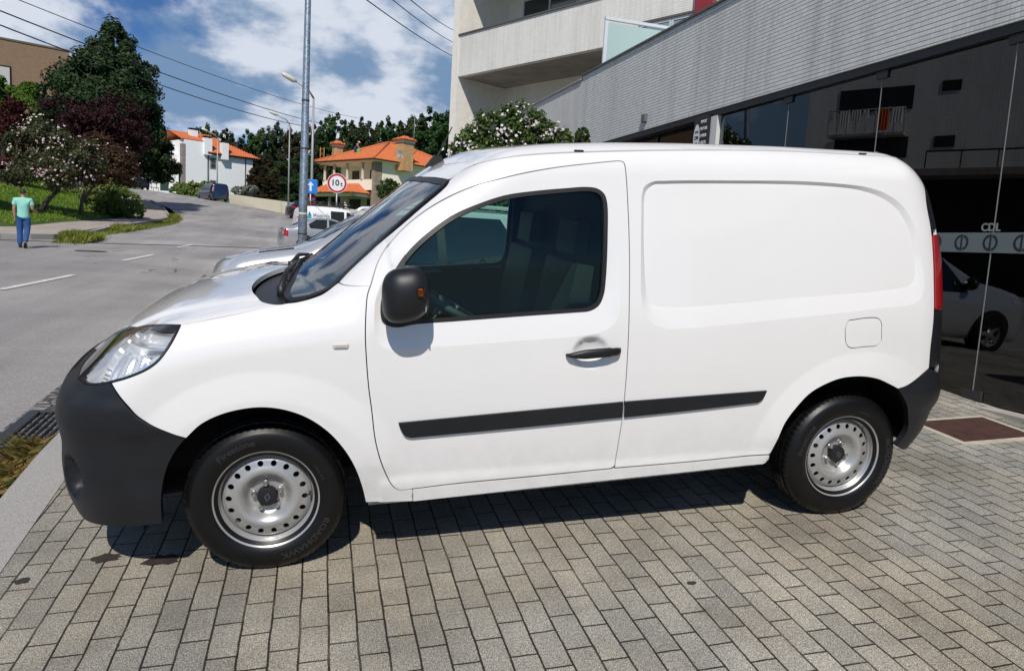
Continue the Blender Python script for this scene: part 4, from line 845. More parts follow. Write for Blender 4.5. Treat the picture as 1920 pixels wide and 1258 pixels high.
# ---------------------------------------------------------------- buildings
def bricks(name, c1, c2, mortar, w, h, ms, rough=.8, coords='Object', rot=None, bumpd=.004, off=.5, dirt=.25, vec=None):
    """tiles or bricks laid on vertical faces: across = x+y, up = z"""
    m, N, L, b = node_mat(name); tc = N.new('ShaderNodeTexCoord'); o = tc.outputs[coords]; sp = N.new('ShaderNodeSeparateXYZ'); L.new(o, sp.inputs[0])
    cb = N.new('ShaderNodeCombineXYZ'); L.new(mth(N,L,'ADD',sp.outputs['X'],sp.outputs['Y']), cb.inputs['X']); L.new(sp.outputs['Z'], cb.inputs['Y'])
    br = N.new('ShaderNodeTexBrick'); br.offset = off; br.inputs['Scale'].default_value = 1; br.inputs['Brick Width'].default_value = w; br.inputs['Row Height'].default_value = h; br.inputs['Mortar Size'].default_value = ms; br.inputs['Mortar Smooth'].default_value = .1
    br.inputs['Color1'].default_value = (*c1,1); br.inputs['Color2'].default_value = (*c2,1); br.inputs['Mortar'].default_value = (*mortar,1); L.new(cb.outputs[0], br.inputs['Vector'])
    mp = N.new('ShaderNodeMapping'); mp.inputs['Scale'].default_value = (1.6,1.6,.22); L.new(o, mp.inputs[0]); d = nz(N,L,mp.outputs[0],1.6,6,.65,.42,.70,0,dirt)
    L.new(mixc(N,L,d,br.outputs['Color'],mixc(N,L,1.,br.outputs['Color'],(.45,.44,.43),'MULTIPLY')), b.inputs['Base Color']); b.inputs['Roughness'].default_value = rough
    bumpn(N,L,mth(N,L,'SUBTRACT',1.,br.outputs['Fac']),.8,bumpd,b); return m
def render_mat(name, c, dirt=.35, dc=(.5,.48,.45), sc1=1.2):
    """painted plaster with streaks running down"""
    m, N, L, b = node_mat(name); tc = N.new('ShaderNodeTexCoord'); o = tc.outputs['Object']; mp = N.new('ShaderNodeMapping'); mp.inputs['Scale'].default_value = (2.2,2.2,.16); L.new(o, mp.inputs[0])
    d = nz(N,L,mp.outputs[0],sc1,7,.7,.50,.74,0,dirt); f = nz(N,L,o,6,5,.6,.3,.7,.93,1.05); ck = N.new('ShaderNodeVectorMath'); ck.operation = 'SCALE'; ck.inputs[0].default_value = c; L.new(f, ck.inputs['Scale'])
    L.new(mixc(N,L,d,ck.outputs[0],mixc(N,L,1.,ck.outputs[0],dc,'MULTIPLY')), b.inputs['Base Color']); b.inputs['Roughness'].default_value = .85; bumpn(N,L,nz(N,L,o,90,3,.7),.25,.004,b); return m
SX = 5.15
def mosaic():
    m, N, L, bs_ = node_mat('pale_mosaic_tile'); tc = N.new('ShaderNodeTexCoord'); o = tc.outputs['Object']; sp = N.new('ShaderNodeSeparateXYZ'); L.new(o, sp.inputs[0])
    def line(c, pitch, w): d = mth(N,L,'ABSOLUTE',mth(N,L,'SUBTRACT',mth(N,L,'FRACT',mth(N,L,'MULTIPLY',c,1/pitch)),.5)); r = N.new('ShaderNodeMapRange'); r.inputs[1].default_value = .5-w; r.inputs[2].default_value = .5-w*.4; L.new(d, r.inputs[0]); return r.outputs[0]
    h = line(sp.outputs['Z'],.042,.14); v = line(sp.outputs['Y'],.042,.06)
    mp = N.new('ShaderNodeMapping'); mp.inputs['Scale'].default_value = (1,2.6,.12); L.new(o, mp.inputs[0]); st = nz(N,L,mp.outputs[0],1.3,7,.7,.48,.74,0,.55); pale = nz(N,L,mp.outputs[0],2.1,6,.7,.58,.72,0,.6)
    cell = N.new('ShaderNodeTexWhiteNoise'); sn = N.new('ShaderNodeVectorMath'); sn.operation = 'SNAP'; sn.inputs[1].default_value = (9,.042,.042); L.new(o, sn.inputs[0]); L.new(sn.outputs[0], cell.inputs['Vector'])
    c = mixc(N,L,cell.outputs['Value'],(.64,.64,.62),(.74,.74,.72)); c = mixc(N,L,st,c,(.33,.32,.31)); c = mixc(N,L,pale,c,(.78,.78,.77))
    c = mixc(N,L,mth(N,L,'MULTIPLY',v,.22),c,(.12,.115,.11)); c = mixc(N,L,mth(N,L,'MULTIPLY',h,.66),c,(.06,.058,.055)); L.new(c, bs_.inputs['Base Color']); bs_.inputs['Roughness'].default_value = .5  # dark joints; level ones coloured darker for the shadow under each course
    bumpn(N,L,mth(N,L,'SUBTRACT',1.,mth(N,L,'MAXIMUM',h,v)),.6,.004,bs_); return m
tile_f = mosaic()
shop_glass = glass('shop_glass', (.30,.38,.36), .95, 1.70)
darkin = mat('showroom_dark', (.012,.013,.015), .8)
edge_m = mat('glass_edge', (.16,.20,.20), .3); blk = mat('black_metal', (.012,.012,.013), .4); clampm = mat('clamp_dark', (.05,.05,.052), .4, metal=.5)
shop = thing('shop_building', 'low showroom with pale mosaic tile fascia above tall dark frameless glass panes', 'shop', (SX,0,0))
def S_(mb, name, m, par=shop, **k):                              # parts are written in world coordinates
    o = mb.build(name, m, par, **k); o.location = (-SX,0,0) if par is shop else o.location; return o
mb = MB(); mb.box((SX-.02,-9,3.175),(SX+.5,9.05,4.47)); S_(mb,'fascia',tile_f)
mb = MB(); mb.box((SX-.05,-9,4.472),(SX+.55,9.07,4.50)); S_(mb,'coping',mat('coping_dark',(.10,.10,.10),.6,var=.3,vscale=9))
fcon = render_mat('fascia_concrete', (.62,.61,.58), .6)
mb = MB(); mb.box((SX-.02,9.052,3.0),(SX+.5,12.6,4.40)); S_(mb,'fascia_end',fcon)
mb = MB(); mb.box((SX-.05,9.072,4.402),(SX+.55,12.65,4.44)); S_(mb,'coping',mat('coping_grey',(.27,.26,.25),.7,var=.3,vscale=9))
mb = MB(); mb.box((SX+.0,-9,3.10),(SX+.13,9.0,3.172)); S_(mb,'head_rail',blk)
zb = .325
mb = MB(); mb.box((SX-.10,-9,-.4),(SX+.22,12.6,zb-.02)); S_(mb,'threshold',render_mat('threshold_stone',(.40,.37,.33),.6))
joints = [-6.08,-4.77,-3.45,-2.13,-.815,.503,1.82,3.14,4.46]
yy = [-9.]+joints[1:]
for y0, y1 in zip([-7.4]+joints[:-1], joints):
    mb = MB(); mb.box((SX+.05,y0+.004,zb-.01),(SX+.062,y1-.004,3.10)); S_(mb,'glass_pane',shop_glass)
for y in joints[:-1]:
    mb = MB(); mb.box((SX+.046,y-.0035,zb),(SX+.066,y+.0035,3.10)); S_(mb,'joint_seal',mat('seal_grey',(.20,.21,.21),.5))
    mb = MB(); mb.box((SX+.035,y-.09,zb-.015),(SX+.078,y+.09,zb+.075),.004); S_(mb,'floor_clamp',clampm)
    mb = MB(); mb.box((SX+.03,y-.07,3.03),(SX+.082,y+.07,3.105),.004); S_(mb,'head_clamp',clampm)
for y0, y1 in ((4.75,6.3),(6.3,7.9),(7.9,9.6)):
    mb = MB(); mb.box((SX+.16,y0+.02,.35),(SX+.172,y1-.02,3.10)); S_(mb,'side_pane',glass('side_glass',(.20,.24,.22),.8,1.55))
    mb = MB(); mb.box((SX+.14,y1-.02,.35),(SX+.19,y1+.02,3.10)); S_(mb,'mullion',blk)
mb = MB(); mb.box((SX+.15,9.62,-.4),(SX+.5,12.6,3.0)); S_(mb,'end_wall',fcon)
mb = MB(); mb.box((SX+.0,4.468,.35),(SX+.24,4.62,3.10)); S_(mb,'white_post',mat('post_white',(.62,.62,.61),.5))
# dark showroom behind the glass
mb = MB(); mb.quad((SX+7,-9,.2),(SX+7,12,.2),(SX+7,12,3.3),(SX+7,-9,3.3)); mb.quad((SX+.2,12,.2),(SX+7,12,.2),(SX+7,12,3.3),(SX+.2,12,3.3)); mb.quad((SX+.2,-9,.2),(SX+7,-9,.2),(SX+7,-9,3.3),(SX+.2,-9,3.3)); S_(mb,'showroom',darkin)
mb = MB(); mb.box((SX+.14,-9,3.12),(SX+7,12,3.16)); mb.box((SX+2.2,-9,2.55),(SX+2.3,12,3.118)); S_(mb,'showroom_ceiling',mat('showroom_ceiling',(.42,.46,.45),.8))
mb = MB(); mb.quad((SX+.2,-9,.31),(SX+7,-9,.31),(SX+7,12,.31),(SX+.2,12,.31)); S_(mb,'showroom_floor',mat('showroom_floor',(.03,.031,.033),.3))
mb = MB(); mb.box((SX+.3,-9,4.0),(SX+8,12.3,4.3)); S_(mb,'roof_slab',fcon)
# frosted strip with ring marks on the inside of the panes, lettering
frost = mat('frosted_strip', (.13,.165,.165), .5)
mb = MB(); mb.box((SX+.0440,-7.3,1.475),(SX+.0470,1.80,1.63)); o = S_(mb,'frosted_strip',frost)
markm = mat('mark_black', (.012,.013,.014), .5)
def ring_mark(y, z, r=.064):
    mb = MB(); x = SX+.0425
    for a0, a1 in ((100,260),(-75,75)):
        n = 16; A = [R(a0+(a1-a0)*k/n) for k in range(n+1)]
        for p, q in zip(A[:-1], A[1:]): mb.quad(*[(x, y-rr*math.cos(w), z+rr*math.sin(w)) for rr, w in ((r*.72,p),(r,p),(r,q),(r*.72,q))])
    mb.quad((x,y+.008,z-r),(x,y-.007,z-r),(x,y-.007,z+r),(x,y+.008,z+r))
    S_(mb,'ring_mark',markm)
for k in range(24): ring_mark(1.28-.255*k, 1.552)
o = text_on('lettering', 'CDL', .085, mat('letter_grey',(.22,.24,.24),.5), shop, (.0455,.53,1.668), (0,-1,0), (0,0,1), True)
# hanging sign by the white post, notice below
bs = thing('hanging_sign', 'black shop sign with white oval badge and lettering beside the white post', 'sign', (SX-.02,4.78,2.86))
mb = MB(); mb.box((-.02,-.17,-.30),(.02,.17,.27),.004); mb.build('panel', blk, bs)
wht = mat('sign_white', (.72,.72,.70), .5)
mb = MB(); n = 28; mb.add([(-.0225,-.075*math.cos(2*math.pi*k/n)+.085,.175*math.sin(2*math.pi*k/n)+.0) for k in range(n)], [tuple(range(n))]); mb.build('badge', wht, bs)
for z, s_, h_ in ((.075,'GAR',.045),(.0,'ZIM',.06),(-.075,'000',.045)): text_on('lettering', s_, h_, blk, bs, (-.0235,.085,z), (0,-1,0), (0,0,1), True)
for k, s_ in enumerate(('IMPORT','MOTORS','E PNEUS','E PEÇAS','CAR')): text_on('lettering', s_, .055, wht, bs, (-.0235,-.075,.19-.088*k), (0,-1,0), (0,0,1), True, sx=.75)
text_on('lettering', 'Tel. 251-81102', .04, wht, bs, (-.0235,.0,-.265), (0,-1,0), (0,0,1), True, sx=.95)
nb_ = thing('notice_board', 'grey and red notice board under the black shop sign', 'sign', (SX-.0,4.80,2.28))
mb = MB(); mb.box((-.02,-.17,-.26),(.02,.17,.25),.004); mb.build('board', mat('notice_grey',(.22,.21,.21),.5,var=.2,vscale=8), nb_)
mb = MB(); mb.box((-.024,-.12,-.24),(-.021,.09,-.06)); mb.build('red_field', mat('notice_red',(.22,.02,.02),.5), nb_)
mb = MB(); mb.box((-.024,-.05,.10),(-.021,.05,.19)); mb.build('black_field', blk, nb_)
# small alarm box on the fascia, white card on the glass
mb = MB(); mb.box((SX-.07,6.35,3.28),(SX-.022,6.47,3.40),.006); tag(mb.build('alarm_box', mat('alarm_grey',(.12,.12,.12),.5)), 'small dark alarm box low on the tiled fascia', 'alarm box')
mb = MB(); mb.box((SX+.036,1.78,2.21),(SX+.042,2.02,2.37)); tag(mb.build('notice_card', mat('card_white',(.62,.66,.68),.5)), 'white card stuck on the glass above the van roof', 'notice')
# glass balustrade panel standing on the shop roof
ba = thing('balustrade', 'frosted glass terrace screen in white aluminium frames standing on the shop roof', 'balustrade', (5.2,8.3,4.5))
alu = mat('aluminium_white', (.60,.63,.65), .35); frg = mat('frosted_glass', (.40,.52,.50), .25)
dirb = Vector((1,0,0)); org = Vector((5.19,8.35,0))
def bpan(name, s0, s1, z0, z1, th, m):
    mb = MB(); nrm = Vector((-dirb.y, dirb.x, 0))*th
    c = [org+dirb*s0-nrm, org+dirb*s1-nrm, org+dirb*s1+nrm, org+dirb*s0+nrm]
    mb.add([(p.x,p.y,z0) for p in c]+[(p.x,p.y,z1) for p in c], [(0,3,2,1),(4,5,6,7),(0,1,5,4),(1,2,6,5),(2,3,7,6),(3,0,4,7)])
    o = mb.build(name, m, ba); o.matrix_parent_inverse = Matrix.Translation(-ba.location); return o
ztop = 5.28; zlo = 4.2
for k in range(3):
    s0 = k*1.3
    bpan('glass_panel', s0+.06, s0+1.3, zlo, ztop-.04, .006, frg); bpan('frame', s0, s0+.06, zlo, ztop, .02, alu)
bpan('rail', 0, 3.9, ztop, ztop+.05, .03, alu)

# ---- apartment block behind the shop: facade turned 25 degrees from the street
ap = thing('apartment_block', 'cream apartment block with deep balconies rising behind the shop', 'building', (0,0,0))
C0 = PIX(846,150,22.); U = Vector((.44,-.898,0)).normalized(); V = Vector((.898,.44,0)); APM = Matrix((U, V, Vector((0,0,1)))).transposed().to_4x4(); APM.translation = Vector((C0.x,C0.y,0)); ap.matrix_world = APM
cream = render_mat('cream_render', (.80,.765,.69), .22, (.6,.56,.52)); creamt = bricks('cream_tile', (.80,.78,.73), (.76,.74,.69), (.62,.60,.56), .15, .05, .004, .6, off=0., bumpd=.002, dirt=.30)
def apz(py, px=863, D=21.9): return PIX(px,py,D).z
zt, zb_ = apz(72), apz(146)                                    # first balcony parapet top / underside
FH = 2.95
mb = MB()
mb.box((0,0,-1),(.28,7.,15)); mb.build('party_wall', cream, ap)
mb = MB(); mb.box((.28,1.9,-1),(16,2.15,15)); mb.build('back_wall', cream, ap)
mb = MB(); mb.box((.28,2.15,-1),(16,7.5,15)); mb.build('core', cream, ap)
for k, z0 in enumerate((zb_-FH, zb_, zb_+FH, zb_+2*FH)):
    mb = MB(); mb.box((.282,.02,z0),(14,.20,z0+zt-zb_)); mb.build('balcony_parapet', creamt, ap)
    mb = MB(); mb.box((.282,.202,z0),(14,1.898,z0+.22)); mb.build('balcony_slab', mat('soffit_grey',(.30,.28,.255),.9,var=.2,vscale=2), ap)
    mb = MB(); mb.box((.27,-.02,z0+zt-zb_+.002),(14,.24,z0+zt-zb_+.04)); mb.build('parapet_cap', mat('cap_dark',(.10,.09,.085),.7), ap)
wf = mat('window_frame_white', (.52,.53,.53), .4); gl_d = mat('window_dark', (.03,.037,.042), .04, spec=.8); shut = mat('shutter_grey', (.16,.16,.19), .5); woodm = mat('shutter_brown',(.10,.035,.02),.5)
def ap_window(x0, x1, z0, z1, n=2, m=None):
    mb = MB(); y = 1.895; mb.box((x0,y-.05,z0),(x1,y,z0+.06)); mb.box((x0,y-.05,z1-.06),(x1,y,z1)); w = (x1-x0)/n
    for k in range(n+1): xx = x0+k*w; mb.box((xx-.03,y-.052,z0+.06),(xx+.03,y,z1-.06))
    f = mb.build('window', wf, ap)
    for k in range(n): mb = MB(); mb.box((x0+k*w+.03,y-.03,z0+.06),(x0+(k+1)*w-.03,y-.015,z1-.06)); mb.build('pane', gl_d if m is None or k else m, f)
for z0 in (zb_+.25, zb_+FH+.25, zb_+2*FH+.25):
    ap_window(1.0,3.2,z0+.1,z0+2.25,2); ap_window(3.5,6.0,z0+.9,z0+2.25,2); ap_window(6.6,9.5,z0+.1,z0+2.25,3); ap_window(10,13,z0+.1,z0+2.25,3)
z0 = zb_-FH+.25
ap_window(.7,2.3,z0+.1,z0+2.0,2,shut); mb = MB(); mb.box((2.5,1.84,z0+.0),(4.2,1.89,z0+2.15)); mb.build('shutter', shut, ap)
mb = MB(); mb.box((4.25,1.86,z0+.0),(5.2,1.892,z0+2.2)); mb.build('shutter', woodm, ap); ap_window(5.6,8.4,z0+.2,z0+2.2,3)
# red tiled pier and lower windows by the terrace
redt = bricks('red_tile', (.30,.022,.03), (.26,.02,.026), (.12,.05,.05), .30, .30, .01, .35, off=0., dirt=.2)
mb = MB(); mb.box((8.46,-.14,2),(8.90,.018,15)); mb.build('red_pier', redt, ap)
z0, z1 = zb_-.75, zb_+.30
for x0, x1 in ((6.98,7.83),(7.84,8.44)):
    mb = MB(); mb.box((x0,-.06,z0),(x1,-.01,z0+.05)); mb.box((x0,-.06,z1-.06),(x1,-.01,z1)); [mb.box((q-.025,-.06,z0+.05),(q+.025,-.01,z1-.06)) for q in (x0+.025,x1-.025)]; f = mb.build('terrace_window', wf, ap)
    mb = MB(); mb.box((x0+.05,-.045,z0+.05),(x1-.05,-.03,z1-.06)); mb.build('pane', mat('pane_blue',(.20,.29,.33),.15), f)
mb = MB(); mb.box((6.9,-.09,z1+.003),(8.455,-.004,z1+.05)); mb.build('window_lintel', mat('cap_dark'), ap)

# ---- houses up the street
def roof_tiles(name):
    m, N, L, b = node_mat(name); tc = N.new('ShaderNodeTexCoord'); o = tc.outputs['Object']; L.new(mixc(N,L,nz(N,L,o,5,6,.75,.35,.65),(.46,.105,.030),(.62,.19,.065)), b.inputs['Base Color']); b.inputs['Roughness'].default_value = .75; return m
rt = roof_tiles('clay_tiles'); ridge_m = rt
def slope(mb, e0, e1, r0, r1, pitch=.27, th=.10):
    """tiled roof plane between an eave e0-e1 and a ridge r0-r1: barrel rows running down"""
    e0, e1, r0, r1 = map(Vector, (e0, e1, r0, r1)); n = max(4, int((e1-e0).length/pitch)); nr = (e1-e0).cross(r0-e0).normalized(); nr = nr if nr.z > 0 else -nr
    L_ = (e1-e0).length; ex = (e1-e0)/L_
    # the plane itself, then one ridge-shaped row per tile column clipped to the plane's outline
    mb.add([e0-nr*th,e1-nr*th,r1-nr*th,r0-nr*th], [(0,1,2,3),(3,2,1,0)])
    s0, s1 = (r0-e0).dot(ex), (r1-e0).dot(ex); up = ((r0-e0)-ex*s0)
    for k in range(n):
        a = (k+.5)/n*L_; t = 1.
        if a < s0: t = min(t, a/s0 if s0 > 1e-6 else 1)
        if a > s1: t = min(t, (L_-a)/(L_-s1) if L_-s1 > 1e-6 else 1)
        b0 = e0+ex*a-up.normalized()*.05; b1 = e0+ex*a+up*t; w = L_/n*.5
        ring = [(-w,-.02),(-w*.62,.055),(0,.085),(w*.62,.055),(w,-.02)]
        vs = [b0+ex*x+nr*z for x, z in ring]+[b1+ex*x+nr*z for x, z in ring]
        mb.add(vs, [(i,i+1,i+6,i+5) for i in range(4)]+[(4,3,2,1,0)])
def house_frame(o, px, py, D, ang):
    p = PIX(px,py,D); o.matrix_world = Matrix.Translation((p.x,p.y,0))@Matrix.Rotation(ang,4,'Z'); return p
vil = thing('villa', 'cream two storey villa with orange tiled hip roof and columned veranda', 'house'); p = house_frame(vil, 703, 310, 76, R(31))
# local axes: +x = along the sunlit wall (away to the right), +y = along the veranda front (away to the left)
zg = 3.7; ze = PIX(703,299,76).z; zf = PIX(703,352,76).z; WX, WY = 12.5, 9.0
wallc = render_mat('villa_cream', (.95,.88,.72), .06); stonev = bricks('villa_stone', (.40,.31,.22), (.30,.23,.17), (.22,.18,.14), .45, .22, .02, .8, dirt=.3); brickv = bricks('chimney_brick', (.66,.38,.16), (.52,.28,.11), (.42,.32,.2), .30, .13, .012)
colm = mat('column_stone', (.50,.44,.36), .8, var=.15, vscale=6)
mb = MB(); mb.box((0,.0,zg-2),(WX,.3,ze)); mb.box((2.2,.3,zg-2),(2.5,WY,ze)); mb.box((2.5,WY-.3,zg-2),(WX,WY,ze)); mb.build('wall', wallc, vil)
mb = MB(); mb.box((-.06,-.05,zg-2),(.9,.33,ze-.02)); mb.box((.0,.33,zg-2),(.45,.55,ze-.02)); mb.build('stone_pier', stonev, vil)
mb = MB(); mb.box((-.2,.32,zf-.25),(2.2,WY,zf)); mb.build('balcony_floor', wallc, vil)
mb = MB(); mb.box((-.2,.34,zf+.002),(-.02,WY,zf+.85)); mb.build('balcony_parapet', wallc, vil)
for y in (1.9,4.6,7.0,WY-.25):
    mb = MB(); mb.lathe([(.0,zf+.85),(.20,zf+.85),(.20,zf+.97),(.15,zf+1.0),(.14,ze-.45),(.19,ze-.40),(.19,ze-.28),(.0,ze-.28)][::-1], 14, 'z', (-.1,y,0)); mb.build('column', colm, vil)
for y in (2.6,5.5,8.6):
    mb = MB(); mb.lathe([(.0,zg-2),(.2,zg-2),(.17,zg+.2),(.16,zf-1.0),(.0,zf-1.0)][::-1], 14, 'z', (-1.6,y,0)); mb.build('column', colm, vil)
mb = MB(); mb.box((-.35,.1,ze-.28),(2.2,WY+.2,ze-.02)); mb.build('beam', wallc, vil)
mb = MB(); mb.box((-2.0,.9,zf-1.0),(-1.4,WY+.2,zf-.72)); mb.box((-2.0,.9,zf-1.0),(2.2,1.2,zf-.72)) ; mb.build('beam', wallc, vil)
brn = mat('door_brown', (.06,.035,.025), .5)
for y in (3.0,6.2): mb = MB(); mb.box((2.12,y-.6,zf),(2.19,y+.6,zf+2.1)); mb.build('door', brn, vil)
for y in (3.0,6.2): mb = MB(); mb.box((2.12,y-1.0,zg),(2.19,y+1.0,zg+2.0)); mb.build('door', brn, vil)
mb = MB(); mb.box((9.0,-.04,zf+.9),(10.6,-.005,zf+2.2)); f = mb.build('window', stonev, vil); mb = MB(); mb.box((9.15,-.06,zf+1.02),(10.45,-.042,zf+2.08)); mb.build('pane', gl_d, f)
OV = .75; E0, E1, E2, E3 = (-.35-OV*.6,-OV,ze), (WX+OV,-OV,ze), (WX+OV,WY+OV,ze), (-.35-OV*.6,WY+OV,ze); zr_ = ze+2.55; R0, R1 = (WX*.42,WY*.5,zr_), (WX*.56,WY*.5,zr_)
mb = MB(); slope(mb,E0,E1,R0,R1); slope(mb,E1,E2,R1,R1); slope(mb,E2,E3,R1,R0); slope(mb,E3,E0,R0,R0)
for a, b_ in ((E0,R0),(E1,R1),(E2,R1),(E3,R0),(R0,R1)): mb.tube([Vector(a)+Vector((0,0,.08)),Vector(b_)+Vector((0,0,.10))], .14, 8)
roofo = mb.build('roof', rt, vil)
mb = MB(); mb.box((E0[0]+.15,E0[1]+.15,ze-.20),(E2[0]-.15,E2[1]-.15,ze-.105)); mb.build('eave', wallc, vil)
mb = MB(); slope(mb,(-2.4,.7,zf-.62),(-2.4,WY+.6,zf-.62),(-.22,2.3,zf+.40),(-.22,WY-1.0,zf+.40)); slope(mb,(2.0,.7,zf-.62),(-2.4,.7,zf-.62),(1.0,2.3,zf+.40),(-.22,2.3,zf+.40)); mb.build('porch_roof', rt, vil)
mb = MB(); mb.box((-2.3,.8,zf-.74),(2.1,WY+.5,zf-.70)); mb.build('porch_ceiling', wallc, vil)
def chimney(px, py, D, w, h0, h1, par=vil):
    q = par.matrix_world.inverted()@PIX(px,py,D); x, y, z = q
    mb = MB(); mb.box((x-w,y-w,z-h0),(x+w,y+w,z+h1)); c = mb.build('chimney', brickv, par)
    mb = MB(); mb.box((x-w-.10,y-w-.10,z+h1+.002),(x+w+.10,y+w+.10,z+h1+.2)); mb.build('band', mat('band_white',(.7,.69,.66),.6), c)
    mb = MB(); t = w+.25; zz = z+h1+.32; P4 = [(x-t,y-t,zz),(x+t,y-t,zz),(x+t,y+t,zz),(x-t,y+t,zz)]; ap_ = (x,y,zz+.45)
    for i in range(4): slope(mb,P4[i],P4[(i+1)%4],ap_,ap_,.3,.06)
    mb.box((x-t,y-t,zz-.12),(x+t,y+t,zz-.065)); mb.build('cap', rt, c)
chimney(758,292,78,.68,1.6,1.25); chimney(633,289,84,.42,1.,.75)
q = vil.matrix_world.inverted()@PIX(750,289,75.5); mb = MB(); dd = (vil.matrix_world.inverted().to_3x3()@(CAM-PIX(750,289,75.5))).normalized(); a_ = dd.cross(Vector((0,0,1))).normalized(); b3 = a_.cross(dd)
for k in range(24):
    w0, w1 = 2*math.pi*k/24, 2*math.pi*(k+1)/24; mb.add([q+dd*-.10, q+dd*.02+.36*(math.cos(w0)*a_+math.sin(w0)*b3), q+.36*(math.cos(w1)*a_+math.sin(w1)*b3)], [(0,1,2),(2,1,0)])
mb.tube([q-dd*.1,q+dd*.3-b3*.1],.025,6); mb.tube([q-dd*.14,q-dd*.2-b3*1.1],.035,6)
tag(mb.build('satellite_dish', mat('dish_white',(.62,.60,.58),.5)), 'round pale satellite dish on the orange roof of the villa', 'satellite dish').matrix_world = vil.matrix_world.copy()
mb = MB(); q = PIX(603,300,84); [mb.tube([q+Vector((d,0,-1.0)),q+Vector((d,0,1.4))],.05,6) for d in (-.15,.25)]; [mb.tube([q+Vector((-.15,0,h)),q+Vector((.25,0,h))],.03,5) for h in (-.6,0,.6,1.2)]
tag(mb.build('roof_ladder', mat('ladder_wood',(.40,.17,.05),.6)), 'pale brown ladder standing up above the left roof edge of the villa', 'ladder')
mb = MB(); q = PIX(776,262,82); mb.tube([q+Vector((0,0,-2.)),q+Vector((0,0,2.4))],.035,6); mb.tube([q+Vector((-.1,0,1.5)),q+Vector((.9,-.2,1.5))],.02,5); mb.tube([q+Vector((-.3,0,2.1)),q+Vector((.5,.0,2.1))],.02,5)
tag(mb.build('roof_antenna', mat('antenna_grey',(.22,.22,.22),.5)), 'thin television mast rising behind the large brick chimney', 'antenna')

wh = thing('white_house', 'white two storey house with orange tiled roof and three white chimneys', 'house'); p = house_frame(wh, 345, 362, 98, R(30))
wz = lambda py, px=400, D=98: PIX(px,py,D).z
whit = render_mat('house_white', (.86,.87,.89), .05); zg2 = wz(372)-3; zt1 = wz(263,360); zt2 = wz(284,385,98.5); zrg = wz(250,365,101.5)
mb = MB(); mb.box((0,0,zg2),(3.1,7.5,zt1)); mb.build('wall', whit, wh)
mb = MB(); mb.box((3.102,.10,zg2),(9.7,7.5,zt2)); mb.box((-2.6,1.6,zg2),(-.002,7.4,zt2-.6)); mb.build('wall', whit, wh)
mb = MB(); mb.box((-.30,-.06,zg2),(.14,.6,zt1-.6)); mb.build('stone_quoin', bricks('quoin_stone', (.33,.29,.27), (.25,.22,.21), (.2,.18,.17), .8, .33, .02), wh)
mb = MB(); slope(mb,(3.0,-.45,zt2),(10.6,-.45,zt2),(.0,3.9,zrg),(5.2,3.9,zrg-.1)); slope(mb,(10.6,-.45,zt2),(10.6,8.2,zt2),(5.2,3.9,zrg-.1),(5.2,3.9,zrg-.1)); slope(mb,(10.6,8.2,zt2),(-2.8,8.2,zt2),(5.2,3.9,zrg-.1),(-.6,3.9,zrg)); slope(mb,(-.3,.02,zt1+.03),(3.05,.02,zt1+.03),(-.3,3.9,zrg-.05),(3.3,3.9,zrg-.05)); mb.build('roof', rt, wh)
mb = MB(); mb.box((3.103,-.35,zt2-.20),(10.4,.098,zt2-.13)); mb.build('eave', mat('eave_dark',(.08,.07,.07),.6), wh)
for px, py, hw, hh, D in ((362,252,.50,1.6,100.3),(388.5,267,.52,1.7,99.5),(420.5,276,.44,1.7,101)):
    x, y, z = wh.matrix_world.inverted()@PIX(px,py,D)
    mb = MB(); mb.box((x-hw,y-.4,z-hh),(x+hw,y+.4,z+.52)); c = mb.build('chimney', whit, wh); mb = MB(); mb.box((x-hw-.1,y-.5,z+.66),(x+hw+.1,y+.5,z+.76)); [mb.box((x+dx-.06,y-.3,z+.522),(x+dx+.06,y+.3,z+.658)) for dx in (-.35,.35)]; mb.build('cowl', blk, c)
for x, z in ((3.95,zt2-1.35),(3.95,zt2-4.35)):
    mb = MB(); mb.box((x-.42,.05,z-.75),(x+.42,.098,z+.75)); f = mb.build('window', MATS['quoin_stone'], wh)
    for d in (-.33,.33): mb = MB(); mb.box((x-.28,.02,z+d-.27),(x+.28,.048,z+d+.27)); mb.build('pane', gl_d, f)
for x in (3.3,8.6): mb = MB(); mb.tube([(x,.05,zg2),(x,.05,zt2-.21)], .06, 6); mb.build('downpipe', blk, wh)
zl = wz(345,455,102); mb = MB(); mb.box((9.702,.6,zg2),(10.5,5,zl)); mb.build('lean_to', whit, wh); mb = MB(); mb.prism([(8.9,zl+.55),(10.9,zl-.1),(10.9,zl-.02),(8.9,zl+.63)], -.35, 5.2, 'y'); mb.build('lean_to_roof', whit, wh)
mb = MB(); mb.box((8.85,.05,zg2+1.),(10.45,.098,zl-.15)); f = mb.build('window', wf, wh)
for x in (9.2,10.05): mb = MB(); mb.box((x-.34,.02,zg2+1.1),(x+.34,.048,zl-.3)); mb.build('pane', gl_d, f)
# lower white house end with a dark door, seen under the big tree
lo = thing('low_house', 'low white house end with dark green door half hidden under the big tree', 'house'); p = house_frame(lo, 262, 352, 96, R(4)); za = wz(357,290)
mb = MB(); mb.box((.6,0,za-2),(4.6,5,za+2.9)); mb.build('wall', whit, lo)
mb = MB(); mb.box((2.4,-.05,za),(3.4,-.005,za+2.1)); mb.build('door', mat('door_green',(.02,.05,.045),.5), lo)
mb = MB(); [mb.tube([(x,-.5,za),(x,-.5,za+.85)],.03,5) for x in (.8,1.4,2.0)]; mb.tube([(.8,-.5,za+.85),(2.0,-.5,za+.85)],.03,5); mb.build('railing', blk, lo)
mb = MB(); slope(mb,(.2,-.5,za+2.9),(5.,-.5,za+2.9),(.2,2.5,za+4.),(5.,2.5,za+4.)); mb.build('roof', rt, lo)
